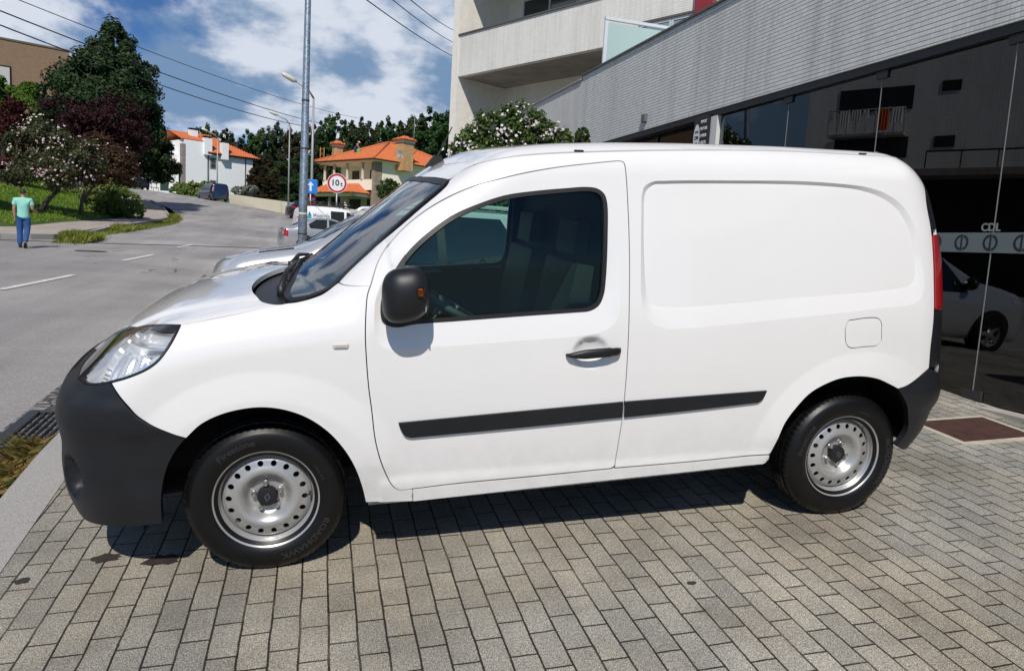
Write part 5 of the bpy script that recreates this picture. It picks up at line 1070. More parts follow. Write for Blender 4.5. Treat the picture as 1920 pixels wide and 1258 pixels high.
# brown brick building above the trees at the left
br = thing('brick_building', 'brown brick block with white shuttered window behind the tall dark tree', 'building'); p = house_frame(br, 130, 112, 80, R(24))
bz = PIX(130,98,80).z; brk = bricks('brown_brick', (.30,.19,.115), (.25,.155,.095), (.23,.16,.11), .28, .12, .015, dirt=.1)
mb = MB(); mb.box((-22,0,bz-18),(0,14,bz)); mb.build('wall', brk, br)
mb = MB(); mb.box((-22,-.08,bz+.002),(.1,14.1,bz+.18)); mb.build('parapet_cap', mat('cap_brown',(.16,.12,.10),.7), br)
mb = MB(); mb.box((-8.3,-.06,bz-4.6),(-5.3,-.005,bz-2.6)); f = mb.build('window', blk, br); mb = MB(); mb.box((-8.15,-.09,bz-4.5),(-5.45,-.062,bz-2.75)); mb.build('shutter', mat('shutter_cream',(.55,.53,.49),.6), f)
mb = MB(); mb.box((-22,2,bz+.182),(-7.5,13,bz+.9)); slope(mb,(-6.6,1.0,bz+.9),(-22,1.0,bz+.9),(-8,7,bz+3.),(-22,7,bz+3.)); mb.build('attic', rt, br)
# garden wall along the right of the street, dark roof corner at the apartment block's foot
def wall_run(name, pts, h, th, m, label, cat):
    mb = MB()
    for a, b_ in zip(pts[:-1], pts[1:]):
        a, b_ = Vector(a), Vector(b_); n2 = Vector((-(b_-a).y,(b_-a).x,0)).normalized()*th
        v4 = [a,b_,b_+n2,a+n2]; mb.add([(v.x,v.y,v.z-1) for v in v4]+[(v.x,v.y,v.z+h) for v in v4], [(0,3,2,1),(4,5,6,7),(0,1,5,4),(1,2,6,5),(2,3,7,6),(3,0,4,7)])
    return tag(mb.build(name, m), label, cat)
wp = [PIX(430,384,80.5), PIX(480,393,74), PIX(541,403,67.8), PIX(600,412,62), PIX(680,424,56)]
wall_run('garden_wall', wp, 1.15, .25, render_mat('wall_cream',(.74,.68,.53),.15), 'long low cream garden wall beside the street, below the dark trees', 'wall')
# ---- across the street, outside the picture but mirrored in the shop glass
op = thing('opposite_building', 'grey tiled apartment block across the street, mirrored in the shop glass', 'building'); optile = bricks('opposite_tile', (.90,.90,.88), (.85,.85,.83), (.66,.66,.65), .16, .16, .008, .6, off=0.)
PX = SX+.05
def mir(p): return Vector((2*PX-p.x, p.y, p.z))
OA, OB = mir(PIX(1575,168,36.1)), mir(PIX(1718,155,34.)); OA.z = OB.z = 0; ou = (OB-OA).normalized(); on = Vector((-ou.y, ou.x, 0)); on = on if on.x > 0 else -on
# frame: x along the facade, y into the building, z up
oM = Matrix((ou, -on, Vector((0,0,1)))).transposed().to_4x4(); oM.translation = OA; op.matrix_world = oM
def FP(px, py, d=0.):
    """facade coordinates of what a line of sight meets by way of the shop glass"""
    q = CR*((px-960)/1385.2)+CU*((629-py)/1385.2)+CF; c = mir(CAM); q = Vector((-q.x,q.y,q.z)); t = ((OA+on*d-c).dot(on))/q.dot(on); p = c+q*t; return (p-OA).dot(ou), p.z
xl = FP(1512,250)[0]; xr = 16.; rf = 13.2
mb = MB(); zlow = FP(1740,318)[1]; mb.box((xl,0,zlow),(xr,9,rf)); mb.build('wall', optile, op)
mb = MB(); mb.box((xl,1.4,-1),(xr,9,zlow-.02)); mb.build('ground_floor', mat('opposite_shade',(.02,.018,.018),.7), op)  # near-black colour stands for the shade under the canopy
mb = MB(); mb.box((xl,-.5,zlow-.32),(xr,1.4,zlow-.02)); mb.build('canopy', concrete, op)
opw = mat('opposite_window',(.03,.031,.033),.3)
def oph(x0,y0,x1,y1): (a, za_), (b_, zb2) = FP(x0,y1), FP(x1,y0); mb = MB(); mb.box((a,-.04,za_),(b_,-.004,zb2)); mb.build('window', opw, op); return a, b_, za_, zb2
ba_ = oph(1573,160,1716,214); oph(1562,256,1704,300); oph(1766,149,1805,172); oph(1750,254,1792,277)
x0_, x1_, zr0 = FP(1566,214)[0], FP(1706,214)[0], FP(1640,212)[1]
mb = MB(); mb.box((x0_,-.9,zr0-1.2),(x1_,-.042,zr0-1.08)); [mb.tube([(x0_+(x1_-x0_)*k/8,-.9,zr0-1.1),(x0_+(x1_-x0_)*k/8,-.9,zr0)],.02,5) for k in range(9)]; mb.tube([(x0_,-.9,zr0),(x1_,-.9,zr0)],.03,5); mb.build('balcony', mat('balcony_grey',(.45,.45,.45),.5), op)
mb = MB(); mb.tube([(FP(1740,293)[0],-.45,zlow+.75),(xr,-.45,zlow+.75)],.04,5); [mb.tube([(FP(1740,293)[0]+k*1.4,-.45,zlow),(FP(1740,293)[0]+k*1.4,-.45,zlow+.75)],.03,5) for k in range(8)]; mb.build('railing', blk, op)
wn = x1_-x0_
for k, (c_, y, w, h) in enumerate((((.55,.55,.55),.00,.09,.45),((.72,.70,.68),.15,.14,.75),((.60,.60,.63),.31,.13,.5),((.75,.74,.72),.47,.07,.42),((.70,.14,.04),.66,.145,1.0),((.74,.74,.74),.83,.15,.7))):
    mb = MB(); n = 8; X0 = x0_+wn*y; Wd = wn*w
    for i in range(n): a, b_ = X0+Wd*i/n, X0+Wd*(i+1)/n; e0, e1 = .03*(i%2), .03*((i+1)%2); mb.quad((a,-.95-e0,zr0-.02),(b_,-.95-e1,zr0-.02),(b_,-.96-e1*1.6,zr0-h),(a,-.96-e0*1.6,zr0-h))
    o = mb.build('laundry', mat('cloth_%d'%k,c_,.9)); o.matrix_world = oM; tag(o, ['first pale cloth','second pale cloth','small grey cloth','little white cloth','long orange cloth','wide white cloth'][k]+' drying on the balcony rail across the street', 'laundry', 'washing on the balcony across the street')
# ---------------------------------------------------------------- street furniture
galv, N, L, b = node_mat('galvanised_steel'); tc = N.new('ShaderNodeTexCoord'); o = tc.outputs['Object']
vo = N.new('ShaderNodeTexVoronoi'); vo.inputs['Scale'].default_value = 45; L.new(o, vo.inputs['Vector']); rr_ = N.new('ShaderNodeMapRange'); rr_.inputs[3].default_value = .6; rr_.inputs[4].default_value = 1.3; sp = N.new('ShaderNodeSeparateXYZ'); L.new(vo.outputs['Color'], sp.inputs[0]); L.new(sp.outputs['X'], rr_.inputs[0])
ck = N.new('ShaderNodeVectorMath'); ck.operation = 'SCALE'; ck.inputs[0].default_value = (.24,.30,.37); L.new(mth(N,L,'MULTIPLY',rr_.outputs[0],nz(N,L,o,7,5,.7,.3,.7,.75,1.2)), ck.inputs['Scale']); L.new(ck.outputs[0], b.inputs['Base Color']); b.inputs['Metallic'].default_value = .5; b.inputs['Roughness'].default_value = .45
pole = thing('galvanised_post', 'tall blue grey galvanised post rising out of the picture behind the parked cars', 'post')
p0 = PIX(566,480,14.); p1 = PIX(579,-60,14.)
pole.location = (p0.x,p0.y,float(zroad(p0.y))); bz_ = pole.location.z
ax_ = (p1-p0); 
mb = MB(); q0 = Vector((0,0,0))+ax_*((bz_-p0.z)/ax_.z)*1.; q0.z = 0; k = 9
mb.tube([q0+Vector((ax_.x/ax_.z*h, ax_.y/ax_.z*h, h)) for h in (0,2,4,6,8.5)], [.090,.078,.066,.054,.042], 12); mb.build('shaft', galv, pole)
for h, c_ in ((1.62,(.60,.57,.36)),(2.85,(.05,.05,.05)),(3.75,(.05,.05,.05)),(1.25,(.06,.06,.06))):
    mb = MB(); c = q0+Vector((ax_.x/ax_.z*h, ax_.y/ax_.z*h, 0)); r_ = .092-.0056*h; mb.lathe([(r_-.004,h-.02),(r_+.002,h-.018),(r_+.002,h+.018),(r_-.004,h+.02)], 16, 'z', (c.x,c.y,0)); mb.build('band', mat('band_%d'%int(h*100), c_, .6), pole)
lampm = mat('lamp_post_grey', (.33,.33,.33), .5, metal=.2)
def street_lamp(px, pyb, D, pyt, arm, label, hx):
    p = PIX(px,pyb,D); t = PIX(px,pyt,D); H = t.z-p.z; o = thing('street_lamp', label, 'street lamp', (p.x,p.y,p.z-.3), group='grey street lamps along the street')
    mb = MB(); mb.tube([(0,0,0),(0,0,H*.5),(0,0,H+.1)], [.085,.065,.05], 8); mb.tube([(0,0,H+.08),(arm*.3,-.1,H+.45),(arm,-.25,H+.75)], [.055,.05,.045], 8); mb.build('column', lampm, o)
    mb = MB(); a = Vector((arm,-.25,H+.75)); d = Vector((arm,-.2,.35)).normalized(); mb.tube([a,a+d*.15,a+d*.65,a+d*.8], [.06,.14,.12,.03], 8); mb.build('lamp_head', mat('lamp_head_pale',(.62,.60,.52),.4), o)
street_lamp(407,372,85,258,-1.0,'street lamp with bent arm in front of the white house',0)
street_lamp(540,400,67.5,232,-1.05,'street lamp by the cream garden wall, left of the galvanised post',0)
street_lamp(582,440,38,182,-.85,'street lamp standing close behind the tall galvanised post',0)
# road signs
sw = mat('sign_face_white', (.74,.74,.73), .4); sred = mat('sign_red', (.42,.012,.03), .4); sblu = mat('sign_blue', (.012,.19,.62), .4); sgrey = mat('sign_back_grey', (.35,.36,.37), .4, metal=.4); sblk = mat('sign_black', (.012,.012,.013), .5)
def face_cam(p): d = CAM-p; d.z = 0; d.normalize(); r = Vector((0,0,1)).cross(d); return d, r
def disc(mb, r0, r1, z, n=40):
    for k in range(n):
        w0, w1 = 2*math.pi*k/n, 2*math.pi*(k+1)/n
        if r0 == 0: mb.add([(0,0,z),(r1*math.cos(w0),r1*math.sin(w0),z),(r1*math.cos(w1),r1*math.sin(w1),z)], [(0,1,2)])
        else: mb.quad(*[(r*math.cos(w),r*math.sin(w),z) for r, w in ((r0,w0),(r1,w0),(r1,w1),(r0,w1))])
def sign_base(name, label, px, py, D, yaw=0.):
    p = PIX(px,py,D); d, r = face_cam(p); o = thing(name, label, 'road sign'); M = Matrix((r, Vector((0,0,1)), d)).transposed().to_4x4(); M.translation = p; o.matrix_world = M@Matrix.Rotation(yaw,4,'Y'); return o, p
def sign_post(o, p, x=0.): mb = MB(); h = p.z-float(zroad(p.y)); mb.tube([(x,-h-.2,-.05),(x,.3,-.05)], .035, 8); mb.build('post', sgrey, o)
o, p = sign_base('weight_limit_sign', 'round white sign with red rim reading 10 t above the parked white van', 632, 344, 36)
rs = .475
mb = MB(); disc(mb,0,rs,.0); mb.lathe([(0,-.03),(rs,-.03),(rs,.0)], 40, 'z'); mb.build('plate', sw, o)
mb = MB(); disc(mb,rs*.76,rs*.955,.004); mb.build('red_rim', sred, o)
text_on('lettering', '10', .40, sblk, o, (-.09,.01,.005), (1,0,0), (0,1,0), True); text_on('lettering', 't', .31, sblk, o, (.21,-.035,.005), (1,0,0), (0,1,0), True); sign_post(o,p)
o, p = sign_base('one_way_sign', 'square blue sign with white arrow pointing up, partly behind the galvanised post', 582.5, 350, 36)
mb = MB(); mb.box((-.32,-.34,-.03),(.32,.34,0),.02); mb.build('plate', sblu, o)
mb = MB(); mb.add([(-.05,-.22,.004),(.05,-.22,.004),(.05,.06,.004),(.15,.06,.004),(0,.24,.004),(-.15,.06,.004),(-.05,.06,.004)], [(0,1,2,6),(3,4,5)]); mb.build('arrow', sw, o); sign_post(o,p)
o, p = sign_base('stop_sign', 'red octagonal stop sign below the blue arrow sign', 582, 373.5, 36.4)
mb = MB(); mb.prism([(.30*math.cos(R(22.5+45*k)),.30*math.sin(R(22.5+45*k))) for k in range(8)], -.03, 0, 'z'); mb.build('plate', sred, o)
text_on('lettering', 'STOP', .20, sw, o, (0,-.02,.003), (1,0,0), (0,1,0), True, sx=.9); text_on('lettering', '100 m', .10, sw, o, (.0,-.19,.003), (1,0,0), (0,1,0), True) if False else None
# overhead wires
wirem = mat('wire_black', (.010,.010,.012), .6)
def wire(a, D0, b_, D1, r, sag, label):
    p, q = PIX(*a,D0), PIX(*b_,D1); n = 24; mb = MB()
    mb.tube([p+(q-p)*t-Vector((0,0,sag*4*t*(1-t))) for t in np.linspace(0,1,n).tolist()], r, 5); tag(mb.build('overhead_wire', wirem), label, 'wire', 'overhead wires across the sky')
wire((-40,-30),28,(672,222),92,.020,.6,'topmost thin overhead wire crossing the sky at the left')
wire((-40,5),28,(650,242),90,.030,.6,'middle overhead wire crossing the sky at the left')
wire((-40,32),28,(612,243),88,.030,.7,'lowest overhead wire crossing the sky at the left')
wire((676,-8),16,(862,112),34,.014,.1,'lowest of the three wires above the windscreen, ending at the cream block')
wire((726,-8),16,(862,86),34,.012,.1,'middle of the three wires above the windscreen, ending at the cream block')
wire((760,-8),16,(862,62),34,.012,.1,'upper right wire of three above the windscreen, ending at the cream block')
# ---------------------------------------------------------------- other vehicles
def car_surface(top, half, nose_k=.25, tail_k=.14, wsk=.25, k=.12, taper=.10, kn=.18, crown=.05, lowz=.2):
    xs, zs = zip(*top); L_ = xs[-1]; T = table(xs, zs, .10, xs[0], L_); hx, hw = zip(*half); W = table(hx, hw, .10, 0, 2.2)
    def f(x, y, z):
        Y = np.abs(y); m = np.clip((x-1.0)/1.2,0,1)*np.clip((L_*.55-x)/1.,0,1); t = lambda x_: T(np.clip(x_-wsk*Y*Y*m, xs[0], L_))-crown*Y*Y
        t0 = t(x); sl = (t(x+.004)-t0)/.004; tp = (z-t0)/np.sqrt(1+np.minimum(sl*sl, 9))
        sd = Y-W(z)+taper*np.clip((1.0-x),0,2)**2*.35+taper*.5*np.clip((x-L_+1.0),0,2)**2
        r = smax(sd, tp, k); nz_ = np.clip((z-.55)/.4,0,1); r = smax(r, (nose_k*Y*Y+.10*(np.clip(.42-z,0,1))*2-x+.06*nz_), kn)
        r = smax(r, x-(L_-tail_k*Y*Y-.06*np.clip(.4-z,0,1)*2), kn*.7); return smax(r, lowz-z, .06)
    return f, L_
def car(name, label, cat, spec, M, bodym, glassm, wins, wheels, lamps=(), group=None, n=(72,64), tyre_r=.31):
    f, L_ = car_surface(**spec); o = thing(name, label, cat, matrix=M, group=group)
    u = np.linspace(0,1,n[0]); xs = .004+(L_-.008)*(.5-.5*np.cos(np.pi*u)); th = np.linspace(0,2*np.pi,n[1],endpoint=False); X, TH = np.meshgrid(xs, th, indexing='ij'); x = X.ravel(); t = TH.ravel(); zc = .52
    hi = np.full(len(x),1.6); r = bisect(lambda q: f(x, q*np.cos(t), zc+q*np.sin(t)), np.zeros(len(x)), hi, 26); P = np.stack([x, r*np.cos(t), zc+r*np.sin(t)], -1)
    fs = [(i*n[1]+j, i*n[1]+(j+1)%n[1], (i+1)*n[1]+(j+1)%n[1], (i+1)*n[1]+j) for i in range(n[0]-1) for j in range(n[1])]+[tuple(range(n[1]))[::-1], tuple(range((n[0]-1)*n[1], n[0]*n[1]))]
    me = bpy.data.meshes.new('body'); me.from_pydata([tuple(p) for p in P], [], [q[::-1] for q in fs]); link('body', me, bodym, o, smooth=True)
    SURF[0] = f; g_, t_ = AX, AXR
    def cp(nm, kind, out, m, off=.006, both=True, th=0., grid=.06):
        return panel(nm, kind, np.array(out, float), m, o, both=both, gap=0, grid=grid, off=off, disp=None, thick=th)
    for nm, kind, segs, m in wins:
        out = poly(segs, .05); cp(nm, kind, full(out) if kind == 'top' else out, glassm if m is None else m, both=(kind == 'side'))
    for cx in wheels:
        a = [(cx+(tyre_r+.055)*math.cos(w), tyre_r+(tyre_r+.055)*math.sin(w)) for w in np.linspace(-.35,math.pi+.35,26)]; cp('wheel_arch', 'side', a, dark, .004, th=.02)
        for s in (-1, 1):
            w = bpy.data.objects.new('wheel', None); col.objects.link(w); w.parent = o; yo = float(bisect(lambda Y: f(np.array([cx]), Y, np.array([tyre_r+.3])), np.zeros(1), np.full(1,1.2))[0]); w.location = (cx, s*(yo-.10), tyre_r); w.rotation_euler = (0,0,0 if s < 0 else math.pi)
            mb = MB(); R_ = tyre_r; mb.lathe([(R_*.62,-.08),(R_*.80,-.105),(R_*.95,-.095),(R_,-.07),(R_,.09)], 28, 'y'); mb.build('tyre', tyre_m, w)
            mb = MB(); mb.lathe([(R_*.64,-.085),(R_*.60,-.07),(R_*.57,-.03),(R_*.5,-.02)], 28, 'y')
            for q in range(5):
                a = 2*math.pi*q/5; c, s2 = math.cos(a), math.sin(a); tx = lambda r, d: (r*c-d*s2, r*s2+d*c)
                p4 = [tx(.03,-.035),tx(R_*.60,-.03),tx(R_*.60,.03),tx(.03,.035)]; mb.add([(p[0],-.078,p[1]) for p in p4], [(0,1,2,3),(3,2,1,0)])
            mb.lathe([(0,-.085),(.06,-.083),(.065,-.07)], 16, 'y'); mb.build('rim', steel, w)
    for nm, kind, out, m, both in lamps: cp(nm, kind, out, m, .008, both, .015, .04)
    SURF[0] = bodyF; return o
rect = lambda x0,z0,x1,z1: [[(x0,z0),(x1,z0)],[(x1,z0),(x1,z1)],[(x1,z1),(x0,z1)],[(x0,z1),(x0,z0)]]
seg = lambda *p: [[p[i], p[(i+1)%len(p)]] for i in range(len(p))]
cg = mat('car_glass', (.012,.016,.018), .03, spec=.9); silver = mat('silver_paint', (.50,.51,.53), .26, metal=.55, coat=.6); slv2 = mat('pale_silver_paint', (.55,.57,.60), .24, metal=.45, coat=.7); navy = mat('navy_paint', (.012,.020,.055), .22, coat=.8); blackp = mat('black_paint', (.010,.011,.013), .2, coat=.8); greyp = mat('grey_paint', (.03,.033,.036), .2, coat=.8)
redl = mat('car_lamp_red', (.38,.012,.015), .12, coat=.8); clr = mat('lamp_clear', (.55,.50,.44), .12, coat=.8); platem = mat('plate_white', (.70,.70,.68), .4)
HALF = [(0,.70),(.25,.80),(.45,.86),(.7,.875),(.9,.86),(1.1,.77),(1.3,.67),(1.5,.58),(2.2,.4)]
SUV = dict(top=[(0,.60),(.06,.80),(.18,.90),(.55,.99),(1.15,1.05),(1.25,1.07),(1.95,1.44),(2.3,1.53),(3.0,1.54),(3.7,1.49),(4.2,1.32),(4.42,1.0),(4.5,.7)], half=[(0,.72),(.25,.84),(.5,.90),(.8,.905),(1.0,.88),(1.2,.80),(1.4,.71),(1.55,.62),(2.2,.4)])
NEI = dict(top=[(0,.62),(.06,.82),(.18,.93),(.55,1.03),(1.0,1.09),(1.1,1.11),(1.75,1.46),(2.1,1.56),(3.0,1.58),(3.7,1.53),(4.2,1.32),(4.42,1.0),(4.5,.7)], half=[(0,.72),(.25,.84),(.5,.90),(.8,.905),(1.0,.87),(1.2,.80),(1.4,.72),(1.55,.64),(2.2,.4)])
SEDAN = dict(top=[(0,.55),(.08,.68),(.5,.80),(1.2,.89),(1.3,.91),(2.0,1.30),(2.35,1.39),(2.9,1.39),(3.25,1.30),(3.75,1.02),(3.85,1.0),(4.15,.98),(4.22,.9),(4.26,.6)], half=HALF)
VAN2 = dict(top=[(0,.60),(.10,.85),(.5,1.0),(.92,1.10),(1.0,1.13),(1.7,1.62),(2.0,1.74),(2.6,1.80),(3.6,1.80),(4.05,1.76),(4.2,1.5),(4.28,.7)], half=[(0,.80),(.3,.88),(.8,.905),(1.05,.89),(1.4,.83),(1.75,.76),(2.2,.6)])
HATCH = dict(top=[(0,.58),(.06,.72),(.5,.86),(1.05,.96),(1.8,1.38),(2.1,1.46),(2.8,1.46),(3.5,1.36),(3.85,1.05),(3.95,.95),(4.0,.6)], half=HALF)
MPV = dict(top=[(0,.7),(.1,.92),(.6,1.10),(.95,1.2),(1.75,1.80),(2.1,1.90),(3.5,1.93),(4.5,1.90),(4.72,1.7),(4.80,1.0),(4.82,.6)], half=[(0,.85),(.3,.92),(.9,.95),(1.15,.92),(1.5,.86),(1.85,.78),(2.3,.6)])
def carM(px, py, D, heading, z=None, dx=0.):
    """nose of the car at a point on the ground under a line of sight; heading = direction from nose to tail"""
    p = PIX(px,py,D); z = float(zroad(p.y)) if z is None else z; return Matrix.Translation((p.x,p.y,z))@Matrix.Rotation(R(heading),4,'Z')@Matrix.Translation((dx,0,0))
# neighbour parked on the far side of the white van
sidew = lambda a,b_,c,d,e,f_,g,h: seg((a,b_),(c,d),(e,f_),(g,h))
nM = Matrix.Translation((-.86,5.55,.06))@Matrix.Rotation(R(3.0),4,'Z')@Matrix.Rotation(R(-2.6),4,'Y')
nb = car('estate_car', 'silver estate car with roof rails and black vented bonnet parked beyond the white van', 'car', NEI, nM, slv2, cg, [
    ('side_window','side',seg((1.40,.90),(1.80,1.36),(2.10,1.45),(2.62,1.46),(2.62,.86)),None), ('side_window','side',seg((2.72,.86),(2.72,1.46),(3.45,1.43),(3.72,.92)),None), ('door_pillar','side',seg((2.62,.86),(2.62,1.46),(2.72,1.46),(2.72,.86)),blackpl),
    ('windscreen','top',[[(1.16,0),(1.19,-.45),(1.32,-.70)],[(1.32,-.70),(1.82,-.58)],[(1.82,-.58),(1.75,-.3),(1.72,0)],[(1.72,0),(1.16,0)]],None)], (.86,3.55),
    [('bonnet_vent','top',np.array([(.62,-.66),(.98,-.68),(.98,-.74),(.60,-.72)]),blackpl,False),('headlamp','side',np.array([(.16,.72),(.52,.80),(.55,.86),(.22,.82)]),clr,True)])
for s in (-1,1): mb = MB(); mb.tube([(1.8,s*.62,1.49),(1.95,s*.63,1.575),(2.8,s*.64,1.605),(3.6,s*.63,1.565),(3.8,s*.62,1.48)], .024, 8); mb.build('roof_rail', mat('rail_silver',(.75,.76,.77),.25,metal=.6), nb)
for s in (-1,1): mb = MB(); mb.lathe([(0,-.09),(.07,-.08),(.095,-.03),(.095,.04),(0,.05)], 12, 'x', (1.45,s*.98,1.03)); mb.build('door_mirror', blackp, nb)
# silver saloon, tail to the road
sd = car('saloon_car', 'silver saloon car with its red and amber tail lamp towards the road', 'car', SEDAN, carM(521,484,29.,180+9,dx=-4.26), silver, cg, [
    ('side_window','side',seg((1.55,.93),(2.0,1.22),(2.45,1.31),(2.48,.93)),None), ('side_window','side',seg((2.56,.93),(2.53,1.31),(2.95,1.29),(3.25,1.10),(3.2,.95)),None),
    ('rear_window','top',[[(3.22,0),(3.22,-.45),(3.20,-.55)],[(3.20,-.55),(3.62,-.62)],[(3.62,-.62),(3.70,-.3),(3.72,0)],[(3.72,0),(3.22,0)]],None), ('windscreen','top',[[(1.42,0),(1.45,-.45),(1.55,-.66)],[(1.55,-.66),(2.05,-.54)],[(2.05,-.54),(1.98,-.3),(1.96,0)],[(1.96,0),(1.42,0)]],None)], (.80,3.35),
    [('tail_lamp','side',np.array([(4.02,.58),(4.19,.58),(4.195,.86),(4.10,.90),(4.02,.80)]),redl,True),('tail_lamp_inset','side',np.array([(4.04,.70),(4.19,.70),(4.19,.78),(4.05,.78)]),clr,True),('number_plate','rear',np.array([(-.26,.60),(.26,.60),(.26,.71),(-.26,.71)]),platem,False)])
for s in (-1,1): mb = MB(); mb.lathe([(0,-.09),(.06,-.08),(.085,-.03),(.085,.04),(0,.05)], 12, 'x', (1.75,s*.95,1.02)); mb.build('door_mirror', blackp, sd)
mb = MB(); mb.tube([(2.35,0,1.38),(2.85,.0,1.85)], .008, 5); mb.build('aerial', rubber, sd)
# white works van with roof rack and company lettering
wv = car('works_van', 'white works van with black roof rack and blue company lettering on its side', 'van', VAN2, carM(548,470,33.5,180+7,dx=-4.28), mat('works_van_white',(.78,.79,.80),.3,coat=.5), cg, [
    ('side_window','side',seg((1.25,1.12),(1.75,1.55),(2.05,1.60),(2.05,1.08)),None), ('side_window','side',seg((2.15,1.08),(2.15,1.60),(2.75,1.60),(2.75,1.07)),None)], (.85,3.5), [('tail_lamp','side',np.array([(4.12,.85),(4.20,.85),(4.19,1.3),(4.10,1.3)]),redl,True)])
mb = MB()
for z in (1.86,1.98):
    mb.tube([(1.75,-.66,z-.06),(2.0,-.66,z),(4.0,-.66,z),(4.15,-.6,z)], .022, 6); mb.tube([(1.75,.66,z-.06),(2.0,.66,z),(4.0,.66,z),(4.15,.6,z)], .022, 6); mb.tube([(4.15,-.6,z),(4.15,.6,z)], .022, 6)
for x in np.linspace(1.9,4.1,6).tolist(): mb.tube([(x,-.66,1.74),(x,-.66,1.98)], .020, 6); mb.tube([(x,.66,1.74),(x,.66,1.98)], .020, 6); mb.tube([(x,-.66,1.88),(x,.66,1.88)], .020, 6)
mb.build('roof_rack', blackpl, wv)
tw = mat('lettering_grey', (.32,.42,.45), .5); tb = mat('lettering_blue', (.02,.32,.50), .5); tn = mat('lettering_navy',(.03,.12,.20),.5)
SURF[0] = car_surface(**VAN2)[0]
yv = lambda x, z: float(chart('side', np.array([x]), np.array([z]))[0,1])
SURF[0] = bodyF
side_far = 1                                             # the side facing the white van is local +y (the van points away from the road)
text_on('lettering', 'Megavila', .22, tw, wv, (3.17,.855,1.38), (-1,0,0), (0,-.12,1), True); text_on('lettering', 'Soluç.', .20, tw, wv, (3.25,.878,1.17), (-1,0,0), (0,-.1,1), True)
mb = MB(); x, z = 3.72, 1.30; mb.add([(x+.10,.873,z-.10),(x-.12,.873,z-.02),(x-.10,.868,z+.04),(x+.02,.862,z+.12)], [(0,1,2,3),(3,2,1,0)]); mb.build('emblem', tb, wv); mb = MB(); mb.add([(x+.02,.866,z+.02),(x-.12,.866,z+.05),(x-.01,.858,z+.24)], [(0,1,2),(2,1,0)]); mb.build('emblem', tn, wv)
mb = MB(); mb.add([(3.95,.903,.98),(2.9,.903,.98),(2.9,.897,1.06),(3.95,.897,1.06)], [(0,1,2,3),(3,2,1,0)]); mb.build('blue_stripe', tb, wv)
# small dark car further up, navy van at the kerb, dark cars in the shade
car('hatchback', 'small black hatchback showing its red tail lamp behind the works van', 'car', HATCH, carM(538,417,62,180+20,dx=-4.0), blackp, cg, [('side_window','side',seg((1.3,1.0),(1.85,1.33),(3.2,1.33),(3.4,1.02)),None), ('rear_window','top',[[(3.45,0),(3.42,-.5)],[(3.42,-.5),(3.76,-.55)],[(3.76,-.55),(3.84,0)],[(3.84,0),(3.45,0)]],None)], (.8,3.2), [('tail_lamp','side',np.array([(3.55,.85),(3.88,.85),(3.86,1.0),(3.6,1.02)]),redl,True)])
nv = car('navy_van', 'dark navy passenger van parked at the kerb by the white house', 'van', MPV, carM(415,382,80,-64,dx=-4.82), navy, cg, [('side_window','side',seg((1.35,1.25),(1.9,1.68),(2.3,1.70),(2.3,1.2)),None),('side_window','side',seg((2.4,1.2),(2.4,1.70),(3.4,1.70),(3.4,1.2)),None),('side_window','side',seg((3.5,1.2),(3.5,1.70),(4.35,1.68),(4.4,1.2)),None)], (.9,3.9),
   [('rear_window','rear',np.array([(-.66,1.22),(.66,1.22),(.60,1.72),(-.60,1.72)]),cg,False),('number_plate','rear',np.array([(-.05,.80),(.50,.80),(.50,.93),(-.05,.93)]),platem,False),('tail_lamp','side',np.array([(4.60,1.0),(4.72,1.0),(4.70,1.5),(4.58,1.5)]),mat('lamp_pink',(.5,.25,.22),.2),True)])
car('hatchback', 'dark car in the shade under the big tree at the far bend', 'car', HATCH, carM(268,357,92,-66,dx=-4.), blackp, cg, [('side_window','side',seg((1.3,1.0),(1.85,1.33),(3.2,1.33),(3.4,1.02)),None)], (.8,3.2), [('rear_window','rear',np.array([(-.5,.98),(.5,.98),(.45,1.25),(-.45,1.25)]),cg,False)])
car('hatchback', 'dim grey car behind the trimmed hedge under the big tree', 'car', HATCH, carM(228,352,92,-66,dx=-4.), greyp, cg, [('side_window','side',seg((1.3,1.0),(1.85,1.33),(3.2,1.33),(3.4,1.02)),None)], (.8,3.2))
# cars inside the showroom
for k, (x, y, rz, m, lab) in enumerate(((6.1,1.6,-35,greyp,'grey car inside the dark showroom just right of the van tail lamp'),(6.2,-.9,-28,blackp,'dark car inside the showroom at the right edge of the picture'))):
    car('saloon_car', lab, 'car', SUV, Matrix.Translation((x,y,.315))@Matrix.Rotation(R(rz),4,'Z'), m, cg, [('side_window','side',seg((1.62,1.05),(2.0,1.36),(2.50,1.44),(2.50,1.03)),None),('side_window','side',seg((2.6,1.03),(2.6,1.44),(3.35,1.42),(3.55,1.06)),None),('windscreen','top',[[(1.33,0),(1.36,-.45),(1.50,-.70)],[(1.50,-.70),(2.0,-.58)],[(2.0,-.58),(1.93,-.3),(1.90,0)],[(1.90,0),(1.33,0)]],mat('windscreen_pale',(.20,.24,.25),.1))], (.86,3.55), [('headlamp','side',np.array([(.14,.72),(.52,.80),(.55,.86),(.20,.82)]),clr,True)])
